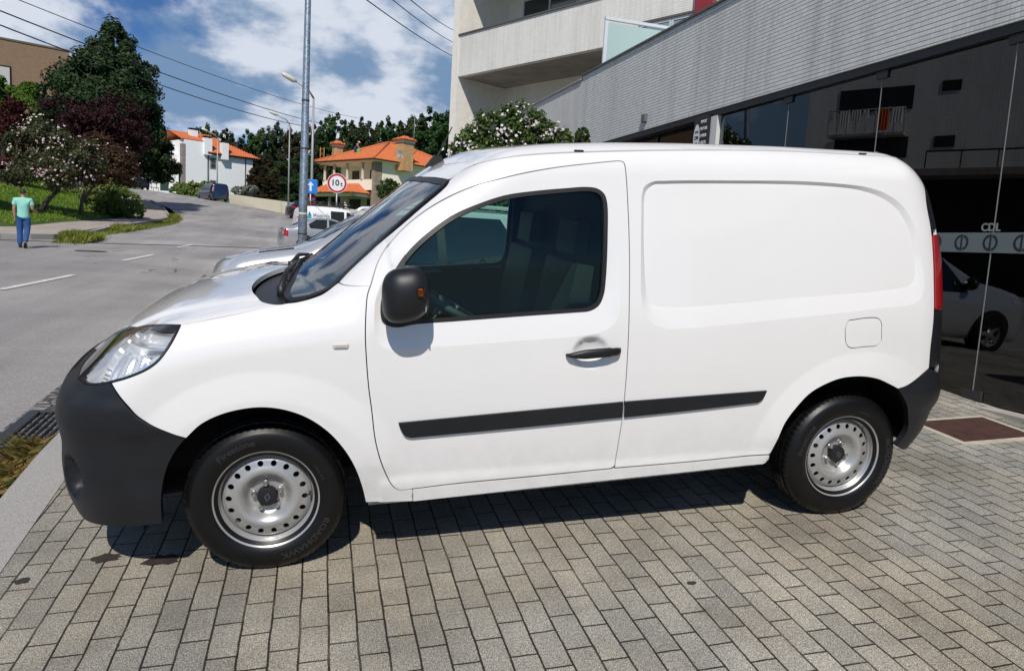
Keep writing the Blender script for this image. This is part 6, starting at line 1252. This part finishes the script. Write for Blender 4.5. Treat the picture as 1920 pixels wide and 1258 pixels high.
# ---------------------------------------------------------------- plants
def leaf_mat(name, c1, c2, c3=None, trans=.25):
    m, N, L, b = node_mat(name); at = N.new('ShaderNodeAttribute'); at.attribute_name = 'tone'; at.attribute_type = 'GEOMETRY'
    r = N.new('ShaderNodeValToRGB'); r.color_ramp.elements[0].color = (*c1,1); r.color_ramp.elements[1].color = (*(c3 or c2),1)
    if c3: e = r.color_ramp.elements.new(.55); e.color = (*c2,1)
    L.new(at.outputs['Fac'], r.inputs[0]); L.new(r.outputs[0], b.inputs['Base Color']); b.inputs['Roughness'].default_value = .6; b.inputs['Specular IOR Level'].default_value = .2
    t = N.new('ShaderNodeBsdfTranslucent'); L.new(r.outputs[0], t.inputs[0]); x = N.new('ShaderNodeMixShader'); x.inputs[0].default_value = trans; out = N['Material Output']; L.new(b.outputs[0], x.inputs[1]); L.new(t.outputs[0], x.inputs[2]); L.new(x.outputs[0], out.inputs[0]); return m
def leaves(name, P, nrm, size, m, parent, rng, aspect=.55, tone=None, droop=0.):
    """kite shaped leaves at points P facing nrm"""
    n = len(P); s = size*(.6+.8*rng.random(n))[:,None]; a = rng.normal(size=(n,3)); a -= (a*nrm).sum(1,keepdims=True)*nrm; a /= np.linalg.norm(a,axis=1,keepdims=True)+1e-9; a[:,2] -= droop; b = np.cross(nrm, a)
    V = np.stack([P-a*s*.5, P+b*s*aspect*.5-a*s*.05, P+a*s*.5-nrm*s*.08, P-b*s*aspect*.5-a*s*.05], 1).reshape(-1,3)
    me = bpy.data.meshes.new(name); me.vertices.add(4*n); me.vertices.foreach_set('co', V.ravel()); me.loops.add(4*n); me.loops.foreach_set('vertex_index', np.arange(4*n)); me.polygons.add(n); me.polygons.foreach_set('loop_start', np.arange(n)*4); me.polygons.foreach_set('loop_total', np.full(n,4)); me.update()
    t = rng.random(n) if tone is None else tone; at = me.attributes.new('tone','FLOAT','POINT'); at.data.foreach_set('value', np.repeat(np.clip(t,0,1),4)); me.validate(); return link(name, me, m, parent)
def cloud(blobs, n, rng, clump=.35, shell=.62, nclump=26):
    """points and normals of foliage filling ellipsoid blobs (x,y,z,rx,ry,rz), gathered in clumps with gaps"""
    B = np.array(blobs, float); w = (B[:,3]*B[:,4]*B[:,5])**.7; k = rng.choice(len(B), n, p=w/w.sum()); out = np.empty((n,3)); nr = np.empty((n,3))
    for i in range(len(B)):
        q = np.where(k == i)[0]
        if not len(q): continue
        nc = max(6, int(nclump*(w[i]/w.max())**.8)); d = rng.normal(size=(nc,3)); d /= np.linalg.norm(d,axis=1,keepdims=True); c = d*(shell+(1.02-shell)*rng.random((nc,1))**.6); rc = clump*(.6+.8*rng.random(nc))
        j = rng.integers(0,nc,len(q)); e = rng.normal(size=(len(q),3)); e /= np.linalg.norm(e,axis=1,keepdims=True); p = c[j]+e*(rc[j][:,None]*(rng.random((len(q),1))**.45)); p[:,2] = p[:,2]*.96
        out[q] = B[i,:3]+p*B[i,3:]; v = e*.7+c[j]*.5+rng.normal(size=(len(q),3))*.45+np.array([0,0,.35]); nr[q] = v/np.linalg.norm(v,axis=1,keepdims=True)
    return out, nr
barkm = mat('bark_grey', (.13,.105,.085), .9, var=.35, vscale=14, bump=.6, bscale=30); barkd = mat('bark_dark', (.045,.036,.03), .9, var=.3, vscale=14, bump=.5, bscale=30)
def trunk(o, path, r0, r1, m, limbs=()):
    mb = MB(); n = len(path); mb.tube(path, [r0*1.35 if i == 0 else r0+(r1-r0)*i/(n-1) for i in range(n)], 9)
    for a, b_, r in limbs: mid = (Vector(a)+Vector(b_))*.5+Vector((0,0,.12*(Vector(b_)-Vector(a)).length)); mb.tube([a, mid, b_], [r, r*.75, r*.35], 7)
    mb.build('trunk', m, o)
def tree(name, label, cat, base, blobs, n, size, m, seed, tr, bark=barkm, limbs=None, group=None, aspect=.6, clump=.35, nclump=26, flowers=None, shell=.62):
    rng = np.random.default_rng(seed); o = thing(name, label, cat, base, group=group); B = np.array(blobs, float); top = B[np.argmax(B[:,2])]
    if limbs is None: lead = Vector(tr[0][-1]); limbs = [(tuple(lead*.55+Vector(tr[0][0])*.45) if i % 2 else tuple(lead*.85+Vector(tr[0][0])*.15), tuple(b_[:3]), tr[2]*.9) for i, b_ in enumerate(B[:9])]
    trunk(o, tr[0], tr[1], tr[2], bark, limbs)
    P, nr = cloud(blobs, n, rng, clump, shell, nclump); leaves('crown', P, nr, size, m, o, rng, aspect, tone=.5+.28*rng.normal(size=n))
    if flowers:
        fm, nf, fs = flowers; P2, n2 = cloud([(b_[0],b_[1],b_[2],b_[3]*1.03,b_[4]*1.03,b_[5]*1.03) for b_ in blobs], nf, rng, clump*.9, .8, nclump); n3 = n2+np.array([.0,-.8,.2]); n3 /= np.linalg.norm(n3,axis=1,keepdims=True)
        leaves('blossom', P2+n2*.03, n3, fs, fm, o, rng, .95)
    return o
L_dark = leaf_mat('leaf_dark_green', (0.01035,0.02242,0.008625), (0.0276,0.0552,0.01725), (0.05175,0.0897,0.0276)); L_plum = leaf_mat('leaf_plum', (0.0132,0.0044,0.0066), (0.033,0.0099,0.0121), (0.0605,0.0176,0.0176)); L_red = leaf_mat('leaf_maple_red', (.020,.005,.005), (.060,.012,.012), (.10,.022,.018))
L_lime = leaf_mat('leaf_lime', (.030,.070,.008), (.075,.15,.014), (.12,.21,.025)); L_ole = leaf_mat('leaf_oleander', (0.0234,0.0351,0.0156), (0.0585,0.0702,0.0273), (0.1073,0.117,0.04875)); L_brn = leaf_mat('leaf_bronze', (0.0308,0.0196,0.0112), (0.07,0.0392,0.0196), (0.119,0.063,0.0308))
L_hedge = leaf_mat('leaf_hedge', (0.0513,0.0969,0.0228), (0.1425,0.2137,0.0456), (0.2707,0.2992,0.0855)); L_for = [leaf_mat('leaf_forest_a', (0.0153,0.02805,0.01275), (0.0357,0.0561,0.02295), (0.0663,0.0918,0.0357)), leaf_mat('leaf_forest_b', (0.0189,0.0351,0.0135), (0.0513,0.081,0.0243), (0.0972,0.135,0.0432)), leaf_mat('leaf_forest_c', (0.03136,0.02464,0.01344), (0.05824,0.0448,0.0224), (0.09408,0.07616,0.03584)), leaf_mat('leaf_forest_d', (0.0162,0.0405,0.0135), (0.0405,0.0918,0.0243), (0.081,0.1566,0.0432))]
L_hib = leaf_mat('leaf_hibiscus', (.016,.034,.008), (.060,.10,.020), (.12,.17,.04)); Fpink = leaf_mat('petal_pink', (.55,.30,.33), (.70,.55,.55), (.78,.72,.70)); Fwhite = leaf_mat('petal_white', (.70,.58,.58), (.76,.70,.68), (.80,.78,.76)); Fpur = leaf_mat('petal_purple', (.28,.08,.38), (.36,.12,.46), (.45,.20,.55))
def at(px, py, D): return tuple(PIX(px,py,D))
def lz(x, y): return float(zland(np.array(x), np.array(y)))
def pb(base, px, py, D, rx, rz, ry=None):
    """foliage blob centred on a line of sight, in the tree's own frame; radii in photo pixels"""
    p = PIX(px,py,D); s = D/1385.2; b_ = base; return (p.x-b_[0], p.y-b_[1], p.z-b_[2], rx*s, (ry or rx)*s, rz*s)
def ground_at(px, D): p = PIX(px,400,D); return (p.x, p.y, lz(p.x,p.y))
# tall dark tree
b0 = ground_at(205,58); F = lambda *a: pb(b0,*a)
tree('dark_tree', 'tall dense dark green tree towering over the other trees at the left', 'tree', b0, [F(212,85,58,34,44),F(205,150,58,70,60),F(205,250,57,80,60),F(205,110,58,50,48),F(165,150,57,60,50),F(235,150,59,55,48),F(125,180,57,40,46),F(205,210,56,90,56),F(150,230,57,60,50),F(262,200,58,40,40),F(285,262,58,44,52),F(290,310,58,40,34),F(235,285,58,60,50),F(215,62,58,18,22)], 80000, .28, L_dark, 11, ([(0,0,-.3),(.1,0,3),(.2,0,9)],.35,.12), barkd, clump=.30, nclump=70, shell=.45)
b0 = ground_at(180,52); F = lambda *a: pb(b0,*a)
tree('plum_tree', 'dark purple leaved plum tree in front of the tall dark tree', 'tree', b0, [F(120,225,52,46,44),F(170,225,52,50,46),F(222,225,52,50,44),F(250,260,52,34,36),F(195,268,52,60,30),F(110,262,52,40,36)], 24000, .18, L_plum, 12, ([(0,0,-.3),(0,0,1.5),(.1,0,3.5)],.16,.07), barkd, nclump=40)
b0 = ground_at(8,46); F = lambda *a: pb(b0,*a)
tree('maple_tree', 'red leaved tree at the left edge of the picture', 'tree', b0, [F(5,215,46,34,40),F(-25,240,46,40,60),F(22,250,46,30,40),F(-5,300,46,40,40),F(25,205,46,16,20)], 14000, .18, L_red, 13, ([(0,0,-.3),(0,0,1.5),(0,0,4)],.16,.07), barkd, nclump=40)
b0 = ground_at(45,66); F = lambda *a: pb(b0,*a)
tree('lime_tree', 'bright green tree below the brown brick block', 'tree', b0, [F(15,172,66,26,24),F(45,178,66,22,26),F(72,190,66,18,28),F(50,212,66,50,36),F(-10,180,66,26,30),F(90,215,66,24,28)], 14000, .24, L_lime, 14, ([(0,0,-.3),(0,0,3),(0,0,7)],.2,.1), barkm, nclump=40)
b0 = ground_at(72,37); F = lambda *a: pb(b0,*a)
p1 = PIX(108,357,37); p2 = PIX(112,315,37)
tree('flowering_tree', 'small leaning tree covered in pale pink blossom on the lawn', 'tree', b0, [F(80,270,37,46,42),F(45,285,37,34,40),F(130,285,37,44,36),F(95,320,37,60,34),F(70,240,37,24,22),F(165,305,37,30,34),F(35,325,37,26,26)], 20000, .12, L_ole, 15, ([(0,0,-.2),((p1.x-b0[0])*.45,0,(p1.z-b0[2])*.5),(p1.x-b0[0],0,p1.z-b0[2]),(p2.x-b0[0],0,p2.z-b0[2])],.14,.07), barkd, nclump=46, flowers=(Fpink,800,.11))
b0 = ground_at(150,40); F = lambda *a: pb(b0,*a)
tree('bronze_tree', 'small bronze leaved tree with pale slim trunk beside the trimmed hedge', 'tree', b0, [F(190,290,40,44,34),F(225,305,40,34,30),F(165,310,40,34,34),F(205,325,40,50,24),F(150,290,40,26,26)], 15000, .13, L_brn, 16, ([(0,0,-.2),(.1,0,.7),(.35,0,1.6)],.11,.07), barkm, nclump=40, flowers=(Fpink,90,.12))
# trimmed hedge mound, shrubs
def shrub(name, label, cat, base, blobs, n, size, m, seed, group=None, aspect=.6, flowers=None, clump=.22, shell=.75, nclump=60):
    rng = np.random.default_rng(seed); o = thing(name, label, cat, base, group=group); P, nr = cloud(blobs, n, rng, clump, shell, nclump); leaves('foliage', P, nr, size, m, o, rng, aspect, tone=.5+.28*rng.normal(size=n))
    mb = MB()
    for b_ in blobs[:6]: mb.tube([(b_[0]*.3,b_[1]*.3,-.1),(b_[0],b_[1],b_[2])], [.05,.015], 6)
    mb.build('stem', barkd, o)
    if flowers:
        fm, nf, fs = flowers; P2, n2 = cloud([(b_[0],b_[1],b_[2],b_[3]*1.05,b_[4]*1.05,b_[5]*1.05) for b_ in blobs], nf, rng, clump*.8, .85, nclump); n3 = n2+np.array([-.1,-.9,.25]); n3 /= np.linalg.norm(n3,axis=1,keepdims=True); leaves('blossom', P2, n3, fs, fm, o, rng, .95)
    return o
b0 = ground_at(205,44); F = lambda *a: pb(b0,*a)
shrub('trimmed_hedge', 'large rounded trimmed hedge beside the pavement bend', 'hedge', b0, [F(178,362,44,26,26,40),F(205,368,44,34,30,40),F(232,380,44,28,24,36),F(250,394,44,20,18,30),F(200,392,44,36,16,36)], 26000, .11, L_hedge, 21, clump=.2, shell=.86, nclump=160)
for k, (px, lab) in enumerate(((338,'left hedge bush in front of the white house'),(362,'middle hedge bush in front of the white house'),(388,'right hedge bush in front of the white house behind the navy van'))):
    b0 = PIX(px,372,90); b0 = (b0.x,b0.y,b0.z-.4); F = lambda *a: pb(b0,*a); shrub('hedge_bush', lab, 'hedge', b0, [F(px-8,360,90,12,14),F(px+8,360,90,13,15),F(px,350,90,11,10)], 4200, .26, L_hedge, 30+k, 'hedge bushes before the white house')
b0 = PIX(460,360,86); b0 = tuple(b0); F = lambda *a: pb(b0,*a); shrub('silver_shrub', 'pale silvery shrub behind the end of the garden wall', 'shrub', b0, [F(450,358,86,14,9),F(470,356,86,14,10)], 2500, .2, leaf_mat('leaf_silver',(.08,.09,.07),(.2,.22,.19),(.35,.37,.34)), 34)
b0 = PIX(725,385,58); b0 = (b0.x,b0.y,b0.z); F = lambda *a: pb(b0,*a); tree('garden_tree', 'small round green tree before the cream wall of the villa', 'tree', b0, [F(727,350,58,19,15),F(722,362,58,15,12),F(735,358,58,14,12)], 3500, .17, leaf_mat('leaf_garden',(.015,.035,.006),(.04,.08,.014),(.07,.12,.025)), 35, ([(0,0,-.6),(0,0,.4),(0,0,1.2)],.06,.04), nclump=40)
# flowering bush by the shop: white blossom, purple blossom to its right
pp = PIX(960,300,11.5); b0 = (pp.x,pp.y,float(zfore(pp.x,pp.y))+.0); F = lambda *a: pb(b0,*a)
shrub('hibiscus_bush', 'large bush full of white blossom beside the tiled shop, above the van roof', 'shrub', b0, [F(935,250,11.5,62,38,60),F(980,230,11.5,50,34,50),F(890,275,11.5,45,34,50),F(1010,262,11.5,52,34,50),F(950,300,11.5,100,50,70),F(1040,290,11.5,36,34,40),F(868,290,11.5,26,36,40),F(920,380,11.5,90,60,60)], 21000, .060, L_hib, 41, clump=.26, shell=.6, nclump=130, flowers=(Fwhite,1100,.045))
for k, (px, py) in enumerate(((1062,268),(1092,262))):
    b1 = PIX(px,py,10.8); b1 = (b1.x,b1.y,float(zfore(b1.x,b1.y))); F = lambda *a: pb(b1,*a)
    shrub('purple_hibiscus', ['slim purple blossomed shoot next to the white bush','right purple blossomed shoot closest to the tiled fascia'][k], 'shrub', b1, [F(px,py-8,10.8,12,16,12),F(px,py+14,10.8,16,22,14)], 420, .075, L_hib, 44+k, flowers=None)
    rng = np.random.default_rng(60+k); q = np.array([F(px-3,py,10.8,1,1)[:3]]*14)+rng.normal(size=(14,3))*.028; o = [c for c in bpy.data.objects if c.name.startswith('purple_hibiscus')][-1]; nn = np.tile(np.array([[-.2,-.95,.2]]),(14,1)); leaves('blossom', q, nn/np.linalg.norm(nn,axis=1,keepdims=True), .075, Fpur, o, rng, .95)
# forest behind the houses: four grown trees, copied
protos = []
rngF = random.Random(8)
spots = []
for px, py, D in ((352,246,128),(385,226,122),(425,238,130),(455,262,118),(470,245,126),(495,236,120),(520,226,128),(548,240,118),(575,232,124),(600,224,130),(628,214,118),(655,224,126),(680,216,120),(705,226,130),(730,222,118),(752,224,124),(772,212,120),(795,216,126),(815,204,118),(838,200,124),(862,205,130),(500,290,106),(530,296,104),(560,292,108),(480,310,104),(600,290,110),(515,330,96),(550,335,94),(490,345,92),(660,270,112),(640,262,108),(690,262,112)): spots.append((px,py,D))
kinds = ['dark forest tree', 'mid green forest tree', 'brownish forest tree', 'fresh green forest tree']
for k in range(4):
    rr = random.Random(100+k); H = 14.; bl = [(rr.uniform(-.6,.6),rr.uniform(-.6,.6),H*.93,1.1,1.1,1.6)]
    for i in range(11):
        h = H*(.30+.058*i); w = 2.9*(1-.045*i); bl.append((rr.uniform(-1,1)*w*.7, rr.uniform(-1,1)*w*.7, h, w*rr.uniform(.5,.8), w*rr.uniform(.5,.8), rr.uniform(1.2,2.0)))
    protos.append((bl, L_for[k]))
made = {}
places = ['left of the white house chimneys','above the white house roof','right of the white house roof','beside the white house eave','in the dip right of the white house','next to the street lamp arm','just left of the far street lamp','behind the far street lamp','close to the galvanised post','right of the galvanised post','above the small villa chimney','behind the man on the roof','over the left villa roof slope','above the villa roof ridge','left of the large villa chimney','behind the large villa chimney','right of the television mast','above the right villa roof','near the cream apartment wall','touching the cream apartment wall','behind the apartment wall','low on the bank right of the white house','low on the bank by the far lamp','low on the bank left of the post','lowest at the white house corner','low behind the galvanised post','behind the garden wall middle','behind the garden wall right end','behind the garden wall left end','close behind the villa ladder','left of the villa ladder','behind the villa roof middle']
for i, (px, py, D) in enumerate(spots):
    k = [0,1,0,2,3,1,0,2,1,0,3,1,0,1,3,0,1,0,3,1,0,2,1,3,2,0,2,3,2,0,1,0][i]; top = PIX(px,py,D); zgnd = float(zroad(min(top.y,110)))-2.; H = max(5.,top.z-zgnd); lab = kinds[k]+' '+places[i]
    if k not in made: made[k] = tree('forest_tree', lab, 'tree', (top.x,top.y,zgnd), protos[k][0], 15000, .34, protos[k][1], 70+k, ([(0,0,-.5),(0,0,6),(0,0,12)],.3,.08), barkd, group='trees of the wood behind the houses', nclump=22); o = made[k]
    else: o = dup(made[k], (top.x,top.y,zgnd), label=lab)
    sc_ = H/14.8; w_ = max(sc_, .75)*rngF.uniform(.95,1.25); o.scale = (w_,w_,sc_); o.rotation_euler = (0,0,rngF.uniform(0,6.28)); o.location = (top.x,top.y,zgnd)
# verge weeds, gutter weeds, lawn blades
def blades(name, P, h, w, m, rng, lean=.35):
    n = len(P); d = rng.normal(size=(n,3)); d[:,2] = 0; d /= np.linalg.norm(d,axis=1,keepdims=True)+1e-9; s = (h*(.5+rng.random(n)))[:,None]; side = np.stack([-d[:,1],d[:,0],0*d[:,0]],-1)*w; up = np.array([0,0,1.])
    V = np.stack([P-side, P+side, P+up*s*.6+d*s*lean*.4+side*.7, P+up*s+d*s*lean], 1).reshape(-1,3)
    me = bpy.data.meshes.new(name); me.vertices.add(4*n); me.vertices.foreach_set('co', V.ravel()); me.loops.add(4*n); me.loops.foreach_set('vertex_index', np.arange(4*n)); me.polygons.add(n); me.polygons.foreach_set('loop_start', np.arange(n)*4); me.polygons.foreach_set('loop_total', np.full(n,4)); me.update()
    at_ = me.attributes.new('tone','FLOAT','POINT'); at_.data.foreach_set('value', np.repeat(rng.random(n),4)); me.validate(); o = link(name, me, m); o['kind'] = 'stuff'; return o
rng = np.random.default_rng(5)
G_weed = leaf_mat('grass_weed', (.07,.11,.012), (.16,.20,.025), (.30,.27,.07)); G_dry = leaf_mat('grass_dry', (.05,.075,.015), (.17,.14,.04), (.34,.20,.07)); G_lawn = leaf_mat('grass_lawn', (.07,.15,.010), (.15,.26,.018), (.24,.34,.035))
kv = crom([(-7.75,27.2),(-7.65,37),(-7.25,43.0),(-7.08,50),(-8.0,56.1)], .4); t = rng.random(9000); i = (t*(len(kv)-1)).astype(int); wdt = .1+1.0*np.clip(np.sin(np.pi*np.clip(t*1.05,0,1)),.25,1); x = kv[i,0]+rng.random(9000)**1.3*wdt-.05; y = kv[i,1]+rng.normal(size=9000)*.25
y[:2500] = 27.0+rng.normal(size=2500)*.9; x[:2500] = -7.1+rng.random(2500)*1.0-.5
z = zstreet(x,y); pt = .38+.62*np.clip(np.sin(y*.55+1.2*np.sin(y*.23+x))*1.2,0,1); blades('verge_weeds', np.stack([x,y,z],-1), .24*pt+.02, .012, G_weed, rng, .6)
x = -1.34-.014*0-rng.random(900)**1.6*.22; y = .15+rng.random(900)*1.15; x -= .012*y; z = zgut(x,y); blades('gutter_weeds', np.stack([x,y,z],-1), .075, .0022, G_dry, rng, 1.6)
x = -10.0-rng.random(60000)*18; y = 31+rng.random(60000)*34; e = np.interp(y, [0,25,31,37,45,51,57,65], [-9.6,-9.6,-10.6,-10.4,-9.4,-9.5,-10.6,-12.2]); k = x < e; P = np.stack([x,y,zland(x,y)-.02],-1)[k]; blades('lawn_grass', P, .10, .022, G_lawn, rng, .5)
# ---------------------------------------------------------------- people
skin = mat('skin', (.42,.22,.15), .55); hairm = mat('hair_dark', (.022,.014,.010), .6); denim = mat('denim_blue', (.018,.075,.22), .8, var=.25, vscale=9); mint = mat('polo_mint', (.27,.62,.52), .8, var=.08, vscale=7, bump=.3, bscale=14); shoe = mat('shoe_navy', (.012,.014,.025), .6)
def skin_mesh(name, joints, links, m, parent, root=0, levels=2):
    """continuous body surface grown on a skeleton: joints = (x,y,z,radius[,radius2])"""
    me = bpy.data.meshes.new(name); me.from_pydata([j[:3] for j in joints], links, []); o = link(name, me, m, parent)
    md = o.modifiers.new('skin','SKIN'); sv = me.skin_vertices[0].data
    for i, j in enumerate(joints): sv[i].radius = (j[3], j[4] if len(j) > 4 else j[3]); sv[i].use_root = (i == root)
    md.use_smooth_shade = True; s = o.modifiers.new('sub','SUBSURF'); s.levels = s.render_levels = levels
    dg = bpy.context.evaluated_depsgraph_get(); dg.update(); m2 = bpy.data.meshes.new_from_object(o.evaluated_get(dg)); o.modifiers.clear(); o.data = m2; m2.materials.clear(); m2.materials.append(m); m2.polygons.foreach_set('use_smooth',[True]*len(m2.polygons)); bpy.data.meshes.remove(me); return o
def man(o):
    # local frame: facing +y (walking away), x to his right, z up; 1.75 m tall
    J = [(0,0,.98,.09,.08),(0,-.005,1.10,.10,.08),(0,-.01,1.28,.125,.095),(0,-.005,1.42,.12,.085),(0,.0,1.50,.060,.058),(0,.012,1.56,.052,.052),(0,.02,1.63,.074,.088),(0,.02,1.71,.062,.078),
         (-.085,0,.90,.07,.072),(-.10,.03,.52,.055,.058),(-.10,-.02,.10,.038,.040),(-.11,.10,.04,.040,.035),
         (.085,.0,.90,.07,.072),(.095,-.02,.53,.055,.058),(.085,-.34,.20,.038,.040),(.085,-.30,.06,.040,.035),
         (-.185,-.01,1.42,.062,.062),(-.235,-.02,1.16,.046,.046),(-.225,.02,.93,.034,.036),(-.222,.035,.86,.040,.022),
         (.185,-.01,1.42,.062,.062),(.245,-.02,1.17,.046,.046),(.30,.18,1.10,.036,.036),(.29,.26,1.11,.040,.022)]
    Lk = [(0,1),(1,2),(2,3),(3,4),(4,5),(5,6),(6,7),(0,8),(8,9),(9,10),(10,11),(0,12),(12,13),(13,14),(14,15),(3,16),(16,17),(17,18),(18,19),(3,20),(20,21),(21,22),(22,23)]
    for (bx,by,bz), i, dv, sd in (((-.222,.035,.86),19,(0,.1,-1),(0,1,0)),((.29,.26,1.11),23,(.0,1,.05),(1,0,0))):
        d = Vector(dv).normalized(); s = Vector(sd)
        for k, ln in enumerate((.062,.072,.067,.052)):
            a = Vector((bx,by,bz))+s*(.028-.019*k)+d*.035; n0 = len(J); J += [(*a,.0095),(*(a+d*ln*.55+Vector((.008,0,0))),.0085),(*(a+d*ln+Vector((.020,0,.004))),.007)]; Lk += [(i,n0),(n0,n0+1),(n0+1,n0+2)]
        a = Vector((bx,by,bz))+s*.036; n0 = len(J); J += [(*a,.012),(*(a+s*.022+d*.030),.010),(*(a+s*.026+d*.055),.008)]; Lk += [(i,n0),(n0,n0+1),(n0+1,n0+2)]
    skin_mesh('body', J, Lk, skin, o)
    # clothes follow the body
    skin_mesh('polo_shirt', [(0,0,.80,.172,.140),(0,0,.95,.178,.138),(0,-.005,1.10,.168,.128),(0,-.01,1.28,.180,.135),(0,-.005,1.43,.155,.118),(0,.0,1.505,.068,.064),(-.195,-.01,1.43,.085,.085),(-.232,-.018,1.24,.074,.074),(.195,-.01,1.43,.085,.085),(.240,-.018,1.24,.074,.074)], [(0,1),(1,2),(2,3),(3,4),(4,5),(4,6),(6,7),(4,8),(8,9)], mint, o)
    skin_mesh('jeans', [(0,0,1.02,.150,.122),(-.092,0,.84,.118,.124),(-.10,.03,.52,.086,.092),(-.10,-.015,.06,.070,.074),(.092,0,.84,.118,.124),(.095,-.02,.53,.086,.092),(.085,-.35,.16,.070,.074)], [(0,1),(1,2),(2,3),(0,4),(4,5),(5,6)], denim, o)
    for x, y, z, t in ((-.105,.03,.045,0),(.085,-.37,.13,-.9)):
        mb = MB(); n = 14; ring = [(.048*math.cos(2*math.pi*k/n)*(1.05 if math.sin(2*math.pi*k/n) > 0 else .9), .135*math.sin(2*math.pi*k/n)) for k in range(n)]
        mb.add([(p[0],p[1]+.06,0) for p in ring]+[(p[0]*1.0,p[1]+.06,.035) for p in ring]+[(p[0]*.8,p[1]*.6+.03,.085) for p in ring], [tuple(range(n))[::-1]]+[(r*n+i,r*n+(i+1)%n,(r+1)*n+(i+1)%n,(r+1)*n+i) for r in range(2) for i in range(n)]+[tuple(range(2*n,3*n))], True)
        so_ = mb.build('shoe', shoe, o, angle=50); so_.location = (x,y,z-.045); so_.rotation_euler = (t,0,0)
    mb = MB(); nu, nv = 18, 10
    for i in range(nv+1):
        ph = math.pi*.62*i/nv
        for j in range(nu): th = 2*math.pi*j/nu; mb.v.append((.083*math.sin(ph)*math.cos(th), -.012+.098*math.sin(ph)*math.sin(th), .098*math.cos(ph)+(.03 if math.sin(th) > .2 and ph > 1.2 else 0)))
    mb.f = [(i*nu+j,(i+1)*nu+j,(i+1)*nu+(j+1)%nu,i*nu+(j+1)%nu) for i in range(nv) for j in range(nu)]; mb.mi = [0]*len(mb.f); mb.sm = [True]*len(mb.f)
    h = mb.build('hair', hairm, o, merge=1e-5); h.location = (0,.022,1.672)
    for s in (-1,1): mb = MB(); mb.lathe([(0,-.012),(.022,-.008),(.026,.0),(.018,.008),(0,.008)], 10, 'x', (0,0,0)); e_ = mb.build('ear', skin, o); e_.location = (s*.082,.02,1.655); e_.scale = (.6,.8,1.25)
    mb = MB(); mb.lathe([(.0,-.02),(.012,-.01),(.016,.02),(.006,.045),(0,.048)], 8, 'z'); nz_ = mb.build('nose', skin, o); nz_.location = (0,.108,1.635)
p = PIX(45,465,22.6); zz = float(zstreet(np.array(p.x),np.array(p.y)))
mo = thing('person', 'man in mint green polo shirt and blue jeans walking away across the side street', 'person', (p.x,p.y,zz+.012), R(8)); man(mo)
# roof worker: bent forward over the tiles, straw hat, green bag
p = PIX(666,291,81.); wo_ = thing('person', 'roof worker in dark blue clothes and straw hat bending over the villa roof', 'person', (p.x,p.y,p.z-.2), R(-20))
blu = mat('work_blue', (.022,.045,.11), .8); straw = mat('straw_hat', (.60,.50,.30), .7)
Jw = [(0,0,.92,.12,.11),(.10,0,1.10,.13,.11),(.24,0,1.32,.15,.11),(.30,0,1.42,.06,.055),(.36,0,1.52,.075,.085),(-.06,-.10,.86,.10,.10),(-.02,-.12,.48,.07,.07),(-.12,-.12,.08,.05,.05),(-.04,-.12,.03,.045,.03),(-.02,.10,.86,.10,.10),(.08,.12,.48,.07,.07),(.0,.12,.08,.05,.05),(.09,.12,.03,.045,.03),(.26,-.20,1.32,.06,.06),(.36,-.22,1.05,.045,.045),(.48,-.15,.82,.035,.035),(.52,-.14,.75,.035,.025),(.26,.20,1.32,.06,.06),(.34,.22,1.05,.045,.045),(.44,.18,.80,.035,.035),(.47,.17,.73,.035,.025)]
Lw = [(0,1),(1,2),(2,3),(3,4),(0,5),(5,6),(6,7),(7,8),(0,9),(9,10),(10,11),(11,12),(2,13),(13,14),(14,15),(15,16),(2,17),(17,18),(18,19),(19,20)]
skin_mesh('body', Jw, Lw, skin, wo_)
skin_mesh('overalls', [(*j[:3], j[3]*1.18, j[4]*1.18) for j in Jw[:3]]+[(*Jw[i][:3], Jw[i][3]*1.2, Jw[i][4]*1.2) for i in (5,6,7,9,10,11)], [(0,1),(1,2),(0,3),(3,4),(4,5),(0,6),(6,7),(7,8)], blu, wo_)
mb = MB(); mb.lathe([(0,.14),(.08,.13),(.11,.05),(.21,.0),(.21,-.012),(.10,.02)], 18, 'z'); h = mb.build('straw_hat', straw, wo_); h.location = (.38,0,1.56); h.rotation_euler = (0,.45,0)
mb = MB(); mb.lathe([(0,.0),(.17,.0),(.20,.15),(.18,.42),(.10,.55),(0,.55)][::-1], 14, 'z'); b_ = mb.build('green_bag', mat('bag_green',(.05,.42,.07),.5), None, loc=(p.x+.35,p.y-.35,p.z+.12)); tag(b_, 'bright green bag hanging at the roof worker\'s legs', 'bag')
